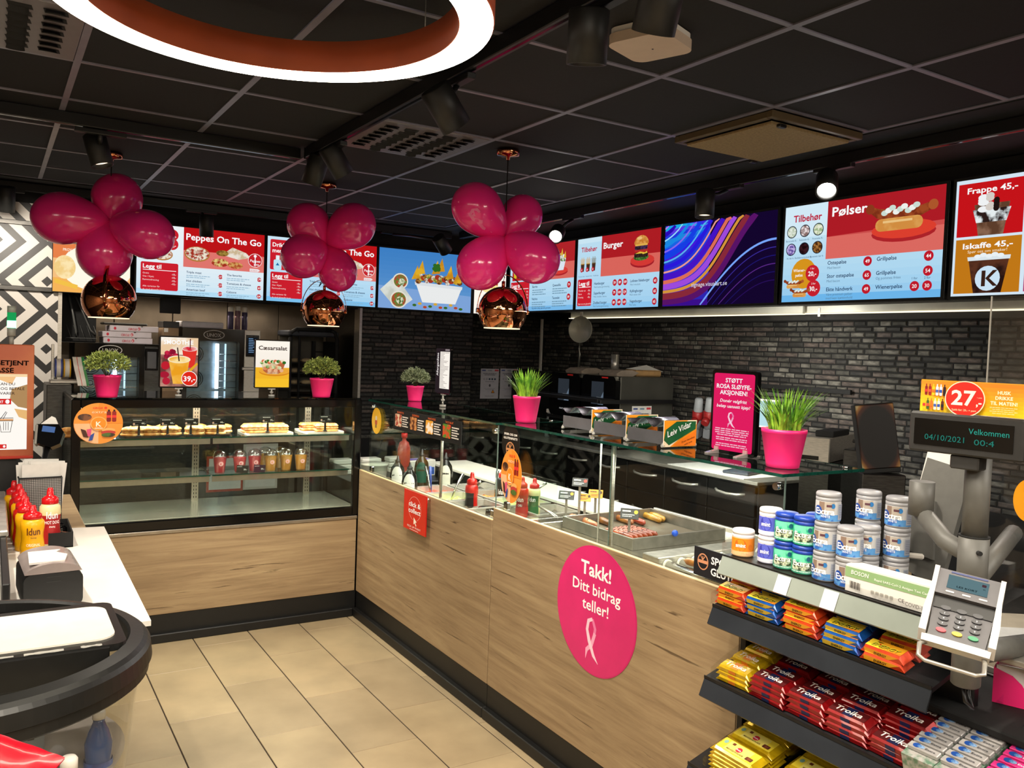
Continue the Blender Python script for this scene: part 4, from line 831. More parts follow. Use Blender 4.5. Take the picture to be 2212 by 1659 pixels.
# glass housings
def housing(y0, y1, zb, zt, posts, lab, dep, divs):
    L = y0-y1; h = L/2; t = thing('glass_guard', lab, 'glass guard', (.022, (y0+y1)/2, zb)); Z = zt-zb
    xs = [h]+[(y0+y1)/2*-1+p for p in divs]+[-h]
    for a, b in zip(xs[:-1], xs[1:]): MB().box(0, b+.002, .0, .006, a-.002, Z-.012).build('front_pane', GLASS, t); MB().box(-.0002, b+.001, 0, .0062, b+.002, Z-.012).build('pane_edge', mat('pane_edge_grey', '#5f6f68', .2, nz=.05), t)
    MB().box(-.012, -h, Z-.008, dep, h, Z).build('top_pane', glassmat('top_glass', (.42, .50, .48), .14), t)
    m = MB(); m.box(-.0135, -h, Z-.009, -.012, h, Z+.0005).box(dep, -h, Z-.009, dep+.0015, h, Z+.0005).box(-.012, h, Z-.009, dep, h+.0015, Z+.0005).box(-.012, -h-.0015, Z-.009, dep, -h, Z+.0005); m.build('top_edge', GEDGE, t)
    for e in (h-.006, -h): MB().box(.008, e, 0, dep-.02, e+.006, Z-.012).build('side_pane', GLASS, t)
    for p in posts: MB().cyl((.012, p-(y0+y1)/2, 0), (.012, p-(y0+y1)/2, Z-.009), .0075).build('post', STEEL, t)
    for e in (h-.03, -h+.03):
        MB().cyl((-.006, e, Z-.04), (.018, e, Z-.04), .011, n=14).build('glass_screw', CHROME, t); MB().box(.0, e-.015, 0, .02, e+.015, .035, b=.003).build('clamp', CHROME, t)
        MB().cyl((dep-.05, e, Z), (dep-.05, e, Z+.006), .009, n=12).build('cap_screw', CHROME, t)
    return t
g1 = housing(-.10, -1.615, .908, 1.347, [onx(950, 1070, .03).y], 'glass guard over the salad wells, with the food picture strip', .36, [])
g2 = housing(-1.67, -3.24, .966, 1.352, [onx(1320, 1100, .03).y], 'glass guard over the sausage grill, carrying the pink sign and grass pot', .36, [onx(1320, 1100, .03).y])
MB().tube([(.25, .4, -.1), (.25, .4, .37)], .004).build('inner_post', STEEL, g2)
# picture strip inside guard 1
p0 = onx(852, 882, .02); p1 = onx(998, 940, .02); w = p0.y-p1.y
t = thing('menu_strip', 'black strip with four food pictures and orange headings inside the first glass guard', 'sign', (.016, (p0.y+p1.y)/2, 1.205), -math.pi/2)
MB().box(-w/2, 0, 0, w/2, .004, .115, b=.002).build('board', BLKM, t); a = Art(w, .115, 150, 46)
for k, (n_, c) in enumerate((('BURRITO', '#e8d0b0|#b03a24|40'), ('QUESADILLA', '#c98a50|#5a2a18|40'), ('NACHOS', '#f0e6da|#e0a030|30'), ('TACO SALAT', '#4f8a30|#d8452a|40'))):
    x = 5+k*36.5; a.t(n_, x+5, 38, 6, '#e0642e', 1, w=16); a.rr(x, 8, x+16, 36, 2, c); a.lines(x+18, 30, 14, 5, 5, '#efe8e0', 2.5)
a.build(t)
# yellow round sticker (plain generic chef badge), gluten badge
def oval(lab, px, py, w, h, X, key):
    p = onx(px, py, X); t = thing('round_sticker', lab, 'sticker', (X, p.y, p.z-h/2), -math.pi/2)
    MB().prism([(w/2*math.cos(2*math.pi*i/40), h/2+h/2*math.sin(2*math.pi*i/40)) for i in range(40)], 0, .0012, 'xz').build('disc', PM(key), t); return t
t = oval('oval yellow sticker at the corner of the first glass guard', 813, 909, .14, .155, .012, '#f0b91e'); a = Art(.14, .155, 100, 130); a.d(50, 65, 44, '#f2c02a', 58); a.d(50, 78, 10, '#efe2cc', 12); a.rr(38, 46, 62, 68, 5, '#c0482a'); a.q(42, 30, 48, 46, '#1a1612'); a.q(52, 30, 58, 46, '#1a1612'); a.build(t)
t = oval('black round gluten badge on the second glass guard', 1103, 957, .15, .16, .014, '#151211'); a = Art(.15, .16, 100, 130)
a.t('SPØR OSS OM', 50, 92, 11, '#f2ece4', 2, 'c', w=72); a.t('GLUTENFRITT!', 50, 78, 11, '#f2ece4', 2, 'c', w=76); a.d(50, 42, 24, '#c98a5c', 27); a.d(50, 42, 20, '#151211', 23); a.q(30, 38, 70, 46, '#c98a5c'); [a.band([(50, 46), (50+d, 62)], 3, '#c98a5c') for d in (-10, 0, 10)]; a.build(t)
# click & collect sign
q0 = onx(874, 1057, -.03); q1 = onx(922, 1073, -.03); q2 = onx(918, 1160, -.03); w = q0.y-q1.y; h = q1.z-q2.z
t = thing('pick_up_sign', 'red square click and collect pick up point sign on the oak counter', 'sign', (-.03, (q0.y+q1.y)/2, q2.z), -math.pi/2)
MB().box(-w/2, 0, 0, w/2, .005, h, b=.0015).build('plate', REDP, t); m = MB()
for x in (-w/2+.02, w/2-.02): m.cyl((x, .004, h-.02), (x, .03, h-.02), .006, n=12)
m.build('spacer', CHROME, t); a = Art(w, h, 100, 100); a.q(0, 0, 100, 100, '#d42a14'); pts = [(50+28*math.cos(.9*math.pi*2*i/40-1.2), 58+30*math.sin(.9*math.pi*2*i/40-1.2)) for i in range(41)]; a.band(pts, 1, '#f0b0a0')
a.t('click &', 50, 62, 17, '#ffffff', 2, 'c', w=52); a.t('collect', 50, 46, 17, '#ffffff', 2, 'c', w=54); a.poly([(47, 36), (47, 18), (52, 22), (57, 15), (60, 17), (55, 24), (61, 26)], '#fff2e0'); a.t('PICK UP POINT', 50, 8, 7, '#f6e0d8', 1, 'c', w=60); a.lines(50, 3, 40, 1, 2, '#f6e0d8', 1.4, 'c'); a.build(t)
# big pink sticker
c = onx(1285, 1320, -.0005); rr_ = .243
t = thing('round_sticker', 'large pink round sticker reading Takk! Ditt bidrag teller! on the counter front', 'sticker', (-.0006, c.y, c.z-rr_), -math.pi/2)
MB().prism([(rr_*math.cos(2*math.pi*i/64), rr_+rr_*math.sin(2*math.pi*i/64)) for i in range(64)], -.0014, 0, 'xz').build('disc', mat('sticker_pink', '#d4246e', .45, nz=.03), t)
a = Art(2*rr_, 2*rr_, 100, 100, y=-.0018); a.d(50, 50, 49.2, '#d8266f', n=64); a.t('Takk!', 50, 76, 15, '#ffffff', 2, 'c', w=38); a.t('Ditt bidrag', 51, 62, 12.5, '#ffffff', 1, 'c', w=60); a.t('teller!', 51, 49, 12.5, '#ffffff', 1, 'c', w=33); ribbon(a, 47, 27, 33); a.build(t)
# ================================================================ POTTED PLANTS ON THE GLASS
LEAF = mat('bush_leaf', '#55662c', .6, hex2='#9aa650', ns=50); LEAFG = mat('bush_leaf_grey', '#5d6a48', .6, hex2='#9aa382', ns=50); GRS = mat('grass_leaf', '#3f7a1c', .5, hex2='#93c43a', ns=25)
def pot(loc, r, h, lab, kind, gh, gr, lm):
    t = thing('potted_plant', lab, 'plant', tuple(loc)); r0 = r*.74
    MB().lathe([(r0*.9, 0), (r0, .002), (r0*1.03, h*.12), (r, h*.9), (r*1.02, h*.91), (r*1.02, h), (r*.95, h), (r*.9, h*.85), (.001, h*.84)], 36, capt=False).build('pot', PINK, t)
    MB().lathe([(r*.9, h*.86), (.001, h*.87)], 20, capb=False, capt=False).build('soil', mat('soil', '#2a1f16', .9, nz=.3, ns=90), t)
    m = MB()
    if kind == 'bush':
        for i in range(900):
            th = U(0, 6.283); ph = math.acos(U(-.35, 1)); d = Vector((math.sin(ph)*math.cos(th), math.sin(ph)*math.sin(th), math.cos(ph))); rad = gr*U(.55, 1)
            c_ = Vector((0, 0, h+gh*.42)); p = c_+Vector((d.x*rad, d.y*rad, d.z*rad*gh/gr*.58)); 
            for q in range(3):
                e = (d+Vector((U(-.9, .9), U(-.9, .9), U(-.6, .9)))).normalized(); s_ = e.cross(Vector((U(-1, 1), U(-1, 1), U(-1, 1)))).normalized()*.0019; l = U(.009, .02)
                m.add([p-s_, p+s_, p+e*l*.6+s_*1.2+Vector((0, 0, .001)), p+e*l, p+e*l*.6-s_*1.2], [(0, 1, 2, 3, 4)])
        o = m.build('foliage', lm, t); o['kind'] = 'stuff'
        m = MB()
        for i in range(14): a = U(0, 6.28); m.tube([(0, 0, h*.85), (gr*.3*math.cos(a), gr*.3*math.sin(a), h+gh*.3), (gr*.65*math.cos(a+.3), gr*.65*math.sin(a+.3), h+gh*.55)], [.002, .0015, .0007], 5)
        m.build('stems', mat('stem_brown', '#4a4a24', .8, nz=.1), t)
    else:
        for i in range(150):
            a = U(0, 6.283); b0 = r*.7*math.sqrt(R()); l = gh*U(.6, 1.05); lean = U(.1, 1)*gr; x0, y0 = b0*math.cos(a), b0*math.sin(a); a2 = a+U(-.5, .5); w = U(.0025, .0045); px_, py_ = -math.sin(a2), math.cos(a2); vs = []
            for k in range(6):
                u = k/5; x = x0+math.cos(a2)*lean*u**1.8; y = y0+math.sin(a2)*lean*u**1.8; z = h*.84+l*(u-.12*u*u*lean/gr); ww = w*(1-u**2.2)+.0002; vs += [(x-px_*ww, y-py_*ww, z), (x+px_*ww, y+py_*ww, z)]
            m.add(vs, [(2*q, 2*q+1, 2*q+3, 2*q+2) for q in range(5)], 0, True)
        o = m.build('grass_blades', lm, t); o['kind'] = 'stuff'
    return t
zt1 = .624+H+.009
p = onz(231, 858, zt1); pot(p, .068, .118, 'pink pot with a green bushy plant at the left end of the display case top', 'bush', .125, .11, LEAF)
p = onz(694, 858, zt1); pot(p, .070, .115, 'pink pot with a green bushy plant at the right end of the display case top', 'bush', .125, .105, LEAF)
p = onz(896, 866, 1.348); pot((max(p.x, .07), p.y, 1.348), .053, .092, 'pink pot with a grey green bushy plant on the first glass guard', 'bush', .105, .082, LEAFG)
p = onz(1136, 912, 1.353); pot((max(p.x, .075), p.y, 1.353), .062, .120, 'pink pot with bright artificial grass where the two glass guards meet', 'grass', .145, .085, GRS)
p = onz(1690, 1009, 1.353); pot((max(p.x, .085), p.y, 1.353), .0665, .118, 'pink pot with tall artificial grass beside the pink ribbon sign', 'grass', .15, .11, GRS)
# ================================================================ STANDING SIGNS
def framed(lab, loc, rz, w, h, foot, art, grp=None, tilt=0):
    t = thing('display_sign', lab, 'sign', loc, rz, grp)
    m = MB(); m.prism(roundrect(-w/2, foot, w/2, foot+h, .012), 0, .012, 'xz'); m.build('frame', BLKG, t); return t
def stem(t, foot, clear=True):
    m = MB(); m.cyl((0, .006, 0), (0, .006, .012), .018, n=20).cyl((0, .006, .012), (0, .006, foot+.002), .0055, n=12).cyl((0, .006, foot*.45), (0, .006, foot*.6), .011, n=14); m.box(-.022, 0, foot-.008, .022, .014, foot+.004, b=.002)
    m.build('stem', CHROME if not clear else mat('frosted_acrylic', '#b9b6ae', .15, trans=.5, nz=.02), t)
def csign(px0, px1, pyt, pyb, lab, Y=.1):
    l = ony(px0, 800, Y); r = ony(px1, 800, Y); zt = ony((px0+px1)/2, pyt, Y).z; zb = ony((px0+px1)/2, pyb, Y).z; b = zt1; w = r.x-l.x
    t = framed(lab, ((l.x+r.x)/2, Y, b), 0, w, zt-zb, zb-b, None); stem(t, zb-b); return t, w, zt-zb, zb-b
t, w, h, f = csign(343, 430, 726, 838, 'lit sign picturing two smoothies with a red 39 price circle on the case top')
a = Art(w-.016, h-.016, 78, 108, 'e', 1.0, y=-.0006, cz=f+.008); a.q(0, 0, 78, 108, '#c08a7a|#6a3a34|10'); a.q(0, 70, 78, 108, '#fbf3e6|#e9c8a0|8'); a.t('SMOOTHIE', 6, 93, 13, '#ffffff', 2, w=62)
for k in range(8): a.d(12+(k*7) % 24, 66+(k*5) % 14, 5.5, '#d02848|#8a1430|30')
a.poly([(44, 84), (76, 84), (70, 42), (50, 42)], '#e0352c'); a.d(60, 84, 17, '#f2d8d0', 6); a.d(60, 83.6, 14.5, '#d8283a|#f0b8b0|14', 4.6); a.q(60, 84, 62, 106, '#5a1c20')
a.d(10, 46, 9, '#c02030'); a.d(8, 26, 10, '#a81c34', 7); a.d(12, 12, 8, '#b82238'); a.band([(60, 34), (78, 52)], 6, '#e0a828'); a.poly([(16, 60), (60, 60), (52, 6), (26, 6)], '#eca022|#f6bf50|10'); a.d(38, 60, 24, '#f8e8c8', 8.5); a.d(38, 59.5, 21, '#f0b23c|#fbe2a0|12', 6.6); a.band([(34, 86), (38, 56)], 2.4, '#2c1c18')
a.d(60, 18, 17, '#f8f0e8'); a.d(60, 18, 15.4, '#e02a1c'); a.t('39,-', 60, 12, 16, '#ffffff', 2, 'c', w=25); a.build(t)
t, w, h, f = csign(549, 627, 734, 839, 'lit sign headed Cæsarsalat with a salad bowl picture on the case top')
a = Art(w-.014, h-.014, 78, 108, 'e', 1.0, y=-.0006, cz=f+.007); grad(a, 0, 78, '#e6d2c0', '#fdf6ea', 108, 8); a.q(0, 0, 78, 46, '#f2b62c'); a.q(0, 0, 78, 20, '#f7c22e'); a.d(44, 36, 36, '#d9861e', 10); a.d(44, 38, 36, '#eba63a', 9)
a.t('Cæsarsalat', 39, 87, 13, '#3a241c', 2, 'c', w=66); a.poly([(12, 56), (68, 56), (62, 38), (52, 31), (28, 31), (18, 38)], '#e8d8b0|#b8623a|14')
for k in range(16): a.d(14+k*3.4, 57+4*abs(math.sin(k*1.9)), 4.4, ('#3f7a2c|#cfe0a0|40', '#d8704a', '#f4e2c0', '#2f6a24')[k % 4], 3.6)
for k in range(9): a.d(22+k*4.6, 44+5*math.sin(k*2.2), 4.6, ('#d87a50|#f0c090|30', '#6f8f3a|#dfe0b0|30', '#e8b088')[k % 3], 4)
a.build(t)
# allergen board
l = onx(941, 800, .20); r = onx(973, 800, .20); zt = onx(957, 751, .20).z; zb = onx(957, 851, .20).z; w = l.y-r.y
t = framed('narrow upright allergen list sign lit white, on a clear stem above the first glass guard', (.20, (l.y+r.y)/2, 1.348), -math.pi/2, w, zt-zb, zb-1.348, None); stem(t, zb-1.348)
a = Art(w-.01, zt-zb-.01, 40, 100, 'e', 1.0, cz=zb-1.348+.005); a.q(0, 0, 40, 100, '#2a2024'); a.q(12, 10, 39, 93, '#fbf4ea'); a.t('Allergenliste', 8, 38, 7.5, '#f2ece8', 1, rot=math.pi/2, w=52); a.q(26, 95, 38, 99, '#8a7f80')
for k in range(26): a.lines(13.5, 90-k*3.1, U(8, 24), 1, 1, '#8a7a78', 1.1); a.y += a.dy
a.build(t)
# pink ribbon campaign sign
X = .20; bl_, br_ = onx(1532, 973, X), onx(1629, 991, X); tl_ = onx(1541, 797, X); w = bl_.y-br_.y; h = tl_.z-bl_.z; zb = (bl_.z+br_.z)/2
t = thing('display_sign', 'pink sign reading STØTT ROSA SLØYFE-AKSJONEN in a black frame on the glass guard', 'sign', (X, (bl_.y+br_.y)/2, 1.3525), -math.pi/2)
f = zb-1.3525; MB().prism(roundrect(-w/2, f, w/2, f+h, .012), 0, .016, 'xz').build('frame', BLKG, t)
for x in (-w*.32, w*.32):
    m = MB(); m.prism([(-.05, .0), (.06, .0), (.06, .004), (.012, .012), (.012, .024), (-.006, .024), (-.006, .012), (-.05, .004)], x-.009, x+.009, 'yz'); m.build('foot', mat('clear_foot', '#cfc8c4', .1, trans=.6, nz=.02), t)
a = Art(w-.022, h-.022, 100, 190, 'e', .92, y=-.0008, cz=f+.011); a.poly(roundrect(0, 0, 100, 190, 5), '#e81f62'); a.t('STØTT', 50, 168, 15, '#ffffff', 2, 'c', w=42); a.t('ROSA SLØYFE-', 50, 153, 15, '#ffffff', 2, 'c', w=86); a.t('AKSJONEN!', 50, 138, 15, '#ffffff', 2, 'c', w=68)
a.t('Donér valgfritt', 50, 119, 11, '#ffffff', 1, 'c', w=66, ital=.2); a.t('beløp uansett kjøp!', 50, 106, 11, '#ffffff', 1, 'c', w=82, ital=.2); ribbon(a, 46, 76, 38)
for z, n_ in ((52, 4), (30, 2), (15, 2)): 
    for i in range(n_): a.lines(50, z-i*5, U(70, 88), 1, 1, '#f7c6d8', 2.4, 'c'); a.y += a.dy
a.build(t)
# bun rack signs (wavy foil holders)
FOIL = mat('foil', '#b4b4c4', .22, 1, nz=.08, ns=30, bump=.1)
def wave(px, py, py2, lab, seg, z=1.353):
    b = onz(px, py, z); t = thing('wavy_bun_holder', lab, 'holder', tuple(b), 0, 'wavy foil holders on the sausage counter glass')
    L, Wd = .20, .155; m = MB(); vs = []; n = 36
    for i in range(n+1):
        u = i/n; y = u*L; zz = .086+.014*math.cos(u*2*math.pi*1.75+.3)
        vs += [(0, y, zz), (Wd, y, zz), (0, y, zz-.0015), (Wd, y, zz-.0015)]
    m.add(vs, [(4*i, 4*i+1, 4*i+5, 4*i+4) for i in range(n)]+[(4*i+2, 4*i+6, 4*i+7, 4*i+3) for i in range(n)]+[(4*i, 4*i+4, 4*i+6, 4*i+2) for i in range(n)]+[(4*i+1, 4*i+3, 4*i+7, 4*i+5) for i in range(n)], 0, True).build('wavy_top', FOIL, t)
    for x in (0, Wd-.003): MB().box(x, .004, .012, x+.003, L-.004, .058).build('side_plate', mat('plate_grey', '#6f6f74', .3, .5, nz=.05), t)
    m = MB()
    for y in (.0, L-.004): m.box(0, y, .004, Wd, y+.004, .018); m.cyl((-.004, y, .008), (.006, y, .008), .006, n=10).cyl((Wd-.006, y, .008), (Wd+.004, y, .008), .006, n=10)
    m.build('feet', mat('frosted_acrylic2', '#c8c6c0', .2, trans=.4, nz=.02), t)
    s_ = MB().box(0, -.004, .004, Wd, -.001, .098).build('sign_plate', WHP, t)
    a = Art(Wd, .094, 155, 94, 'p', y=-.0045, cz=.004); a.ox = 0; a.q(0, 0, 155, 94, '#f09a1c'); a.poly([(0, 18), (120, 94), (155, 94), (155, 80), (30, 0), (0, 0)], '#f4e4c8'); a.poly([(0, 22), (112, 94), (155, 94), (155, 84), (22, 4), (0, 0)], '#e8d8b8'); a.poly([(0, 24), (12, 90), (150, 90), (150, 62), (24, 6)], '#1c5c34'); a.poly([(2, 92), (60, 92), (4, 60)], '#f0961c'); a.poly([(40, 4), (152, 58), (152, 2)], '#ee7a1a')
    a.t('Leiv Vidar', 16, 34, 30, '#ffffff', 1, w=118, rot=.33, ital=.2); a.t('From Hønefoss', 84, 12, 10, '#7a3a10', 1, w=64, rot=.3, ital=.2); a.t('with love', 96, 3, 10, '#7a3a10', 1, w=40, rot=.3, ital=.2); a.build(t); return t
for k, (px, py) in enumerate(((1431, 968), (1350, 952), (1276, 937))): wave(px, py, 0, 'wavy foil bun holder with orange and green sign, %s' % ('nearest, its whole sign in view', 'middle of three', 'farthest, next to the grass pot')[k], k)
# ================================================================ SALAD WELLS (first counter)
PANM = mat('pan_steel', '#d2cdc2', .25, .5, nz=.08, ns=20)
def pan(cx, cy, z, w, d, h, lab, fill=None, rz=0, grp='food pans sunk in the first counter'):
    t = thing('food_pan', lab, 'food pan', (cx, cy, z), rz, grp); m = MB()
    i_ = [(-w/2+.012, -d/2+.012), (w/2-.012, -d/2+.012), (w/2-.012, d/2-.012), (-w/2+.012, d/2-.012)]; o_ = [(-w/2, -d/2), (w/2, -d/2), (w/2, d/2), (-w/2, d/2)]
    vs = [(x, y, h) for x, y in o_]+[(x, y, h) for x, y in i_]+[(x*.94, y*.94, 0) for x, y in i_]+[(x, y, h-.006) for x, y in o_]+[(x*1.01, y*1.01, h-.006) for x, y in i_]+[(x*.96, y*.96, -.003) for x, y in i_]
    fs = []
    for k in range(4): n = (k+1) % 4; fs += [(k, n, 4+n, 4+k), (4+k, 4+n, 8+n, 8+k), (k, 12+k, 12+n, n), (12+k, 16+k, 16+n, 12+n), (16+k, 20+k, 20+n, 16+n)]
    m.add(vs, fs+[(8, 9, 10, 11), (23, 22, 21, 20)]).build('pan', PANM, t)
    if fill:
        m = MB(); n = 8; vs = [((-w/2+.016+(w-.032)*i/n), (-d/2+.016+(d-.032)*j/n), h*.55+U(-.01, .014)) for i in range(n+1) for j in range(n+1)]
        m.add(vs, [(i*(n+1)+j, (i+1)*(n+1)+j, (i+1)*(n+1)+j+1, i*(n+1)+j+1) for i in range(n) for j in range(n)], 0, True); o = m.build('filling', fill, t); o['kind'] = 'stuff'
    return t
SAL1, SAL2, SAL3 = mat('shredded_lettuce', '#8fae3a', .6, hex2='#e2e58a', ns=90, bump=.5), mat('chopped_tomato', '#a8301c', .5, hex2='#e0644a', ns=60, bump=.4), mat('corn_salsa', '#c9902a', .6, hex2='#7a2a1c', ns=70, bump=.4)
DRK = mat('dark_pan_food', '#2a2420', .6, hex2='#5f564a', ns=60)
WZ = .80
spots_ = [(.20, -.62, SAL2, 'front pan of red salsa behind the red pick up sign'), (.20, -.86, SAL1, 'front pan of shredded pale green lettuce'), (.20, -1.10, DRK, 'front pan left of the ketchup bottle, dark filling'), (.48, -.62, DRK, 'rear pan with dark filling, left'), (.48, -.86, SAL3, 'rear pan with corn salsa'), (.48, -1.10, SAL1, 'rear pan with green leaves'), (.48, -1.36, DRK, 'rear pan nearest the second glass guard')]
for x, y, f_, l in spots_: pan(x, y, .80, .26, .22, .075, 'steel '+l, f_)
SPH = mat('spoon_steel', '#b8b4a8', .2, 1, nz=.05)
def spoon(x, y, dx, dy, m_, lab, L=.2):
    t = thing('serving_spoon', lab, 'spoon', (x, y, .86), 0, 'serving spoons in the food pans'); MB().tube([(0, 0, -.02), (dx*.5, dy*.5, L*.33), (dx, dy, L*.6)], [.005, .006, .009], 8).build('handle', m_, t)
    MB().sph((0, 0, -.018), (.02, .014, .006), 12).build('bowl', m_, t)
BLU = mat('blue_plastic', '#27408c', .4, nz=.05)
for k, (x, y, dx, dy, m_, l) in enumerate(((.2, -.60, .02, .12, SPH, 'over the red salsa pan'), (.22, -.56, .03, .08, BLU, 'with a dark blue handle at the front'), (.2, -.84, .1, .05, SPH, 'leaning left over the lettuce'), (.24, -.9, .02, -.16, SPH, 'leaning right over the lettuce'), (.48, -.84, .06, .08, SPH, 'in the corn salsa'), (.48, -1.1, .1, -.1, SPH, 'in the rear green pan'))): spoon(x, y, dx, dy, m_, 'serving spoon '+l if m_ is BLU else 'steel serving spoon '+l)
def squeeze(loc, h, r, body, cap, lab, txt=None, tc='#ffffff', grp=None, lab2=None, lc=None, rz=-.6, name='sauce_bottle', cat='bottle'):
    t = thing(name, lab, cat, tuple(loc), rz, grp)
    MB().lathe([(r*.92, 0), (r, .004), (r, h*.18), (r*.9, h*.34), (r*.9, h*.45), (r, h*.58), (r*.96, h*.68), (r*.72, h*.735)], 28).build('body', body, t)
    MB().lathe([(r*.76, h*.735), (r*.78, h*.74), (r*.76, h*.82), (r*.5, h*.86), (r*.34, h*.87), (r*.3, h*.96), (r*.2, h), (.001, h)], 24, capb=False).build('cap', cap, t)
    if lc:
        n = 16; vs = []
        for i in range(n+1): a = -math.pi/2-1.15+2.3*i/n; vs += [(r*1.012*math.cos(a), r*1.012*math.sin(a), h*z) for z in (.07, .18)]+[(r*.915*math.cos(a), r*.915*math.sin(a), h*z) for z in (.35, .45)]+[(r*.99*math.cos(a), r*.99*math.sin(a), h*.55)]
        MB().add(vs, [(5*i+j, 5*i+5+j, 5*i+6+j, 5*i+1+j) for i in range(n) for j in range(4)], 0, True).build('label', PM(lc), t)
    if txt:
        a = Art(2*r, h, 100, 200, 'p', y=0); 
        for q in txt: a.t(q[0], 50, q[1], q[2], q[3] if len(q) > 3 else tc, 1, 'c', w=q[4] if len(q) > 4 else None)
        T = a.T; T.v = [(x*.92, -math.sqrt(max(1e-6, (r*1.05)**2-(x*.92)**2))-.0006, z) for x, y, z in T.v]; T.build('lettering', a.tm, t)
    return t
DKB = mat('dark_bottle', '#171512', .15, nz=.1, ns=10); BRB = mat('amber_bottle', '#3a2a14', .12, nz=.1, ns=8)
def dark(px, py, h, r, lab, lab_c, w=None, m_=DKB):
    b = onz(px, py, .865); t = thing('sauce_bottle', lab, 'bottle', (b.x, b.y, .80), -.5, 'dark sauce bottles in the first counter'); h += .06
    MB().lathe([(r*.95, 0), (r, .005), (r, h*.5), (r*.85, h*.68), (r*.35, h*.82), (r*.3, h*.84)], 26).build('body', m_, t); MB().lathe([(r*.36, h*.84), (r*.36, h*.88), (r*.2, h*.9), (r*.1, h), (.001, h)], 18, capb=False).build('nozzle', BLK, t)
    n = 10; m = MB(); vs = []
    for i in range(n+1):
        u = -1+2*i/n; an = -math.pi/2+u*.75; zt_ = .075+h*.40*(1-abs(u)**3*.35)
        for k in range(5): z_ = .05+(zt_-.05)*k/4; rz_ = r*1.015 if z_ < h*.5 else r*(1.015-.15*(z_/h-.5)/.18); vs.append((rz_*math.cos(an), rz_*math.sin(an), z_))
    m.add(vs, [(5*i+k, 5*i+5+k, 5*i+6+k, 5*i+1+k) for i in range(n) for k in range(4)], 0, True); m.build('label', PM(lab_c), t)
dark(858, 1042, .165, .045, 'dark sauce bottle with white label at the left end of the salad counter', '#d6d4cc'); dark(884, 1060, .165, .045, 'dark sauce bottle with handwritten white label in front of the left one', '#e2e0da')
dark(910, 1035, .19, .046, 'amber green sauce bottle with a chilli picture on its label', '#1f4a38', m_=BRB); dark(962, 1042, .185, .043, 'dark bottle with pale label just behind the thin white post', '#d8d4c4')
RDM = mat('ketchup_red', '#b8180f', .3, nz=.04)
b = onz(1018, 1088, .86); squeeze((b.x, b.y, .792), .235, .035, RDM, RDM, 'red ketchup bottle with black sides behind the first counter edge', lc='#1c1210', rz=-1.3)
b = onz(1076, 1072, .86); squeeze((b.x+.03, b.y, .792), .235, .035, BLK, RDM, 'black and red sauce bottle behind the glass joint', [('Idun', 70, 34), ('dressing', 50, 12)], lc='#15110f', rz=-.8)
b = onz(1100, 1092, .90); squeeze((b.x+.05, b.y-.04, .848), .2, .032, REDP, RDM, 'red chilli sauce bottle below the orange food sticker', [('Idun', 80, 34), ('CHILI', 56, 16)], lc='#a81c1c', rz=-.9)
b = onz(1126, 1090, .90); squeeze((b.x+.05, b.y-.04, .848), .19, .032, mat('cream_body', '#e6dca0', .4, nz=.03), REDP, 'cream and green sauce bottle right of the orange food sticker', [('Idun', 80, 34)], lc='#1c6a38', rz=-.9)
b = onz(1052, 1098, .86); t = thing('sauce_jar', 'round black sauce jar beside the ketchup bottle', 'jar', (b.x, b.y, .79), -1); MB().lathe([(.04, 0), (.05, .006), (.052, .03), (.044, .045)], 26).build('glass', DKB, t); MB().lathe([(.045, .045), (.046, .047), (.046, .075), (.042, .078), (.001, .078)], 26, capb=False).build('lid', BLKG, t); MB().lathe([(.0535, .01), (.0535, .03)], 26, capb=False, capt=False).build('label', PM('#8a8f94'), t)
# boxes and cutting board behind
BRD = mat('cutting_board', '#f4efe2', .35, nz=.02)
tag(MB().box(.66, -2.25, .862, .948, .36, .882, b=.004).build('cutting_board', BRD), 'long bright white cutting board along the back of both food counters', 'cutting board')
area((.8, -.9, 1.9), (.8, -.9, .88), 24, .15, 2.4, (1, .96, .88))
t = thing('glove_box', 'white box with purple print lying behind the salad pans', 'box', (.52, .30, .80), .15); MB().box(-.13, -.06, 0, .13, .06, .11, b=.004).build('carton', WHP, t); MB().box(-.1, -.03, .11, .1, .03, .1125).build('opening_print', PM('#6a56b8'), t); MB().box(.04, -.0605, .01, .12, -.06, .06).build('side_print', PM('#3a5aa8'), t)
t = thing('plastic_tub', 'cloudy white plastic tub at the back left of the salad counter', 'tub', (.16, .14, .80), .1); MB().lathe([(.07, 0), (.075, .01), (.085, .11), (.09, .112), (.09, .12), (.001, .122)], 24).build('tub', mat('cloudy_plastic', '#b9b5a8', .4, nz=.04), t)
t = thing('sauce_dispenser', 'tall red pump dispenser behind the amber bottle', 'dispenser', (.40, .22, .80)); MB().lathe([(.038, 0), (.042, .01), (.042, .2), (.03, .24), (.014, .25), (.012, .27)], 20).build('body', mat('faded_red', '#a8382c', .4, nz=.05), t); MB().cyl((0, 0, .27), (0, 0, .3), .02, n=14).build('pump', REDP, t)
for k in range(3):
    t = thing('container_lid', 'white stacked food container %s on the rear worktop beyond the salad bottles' % ('at the left', 'in the middle', 'at the right')[k], 'container', (.08+k*.2, .52, .80), 0, 'stacked food containers'); 
    for j in range(3): MB().box(-.07, -.05, j*.035, .07, .05, j*.035+.032, b=.006).build('container', WHP, t)
tag(MB().box(.02, .05, .0, .95, .62, .80, b=.003).build('corner_unit', DSTEEL), 'dark steel corner unit behind the display case end', 'cabinet')
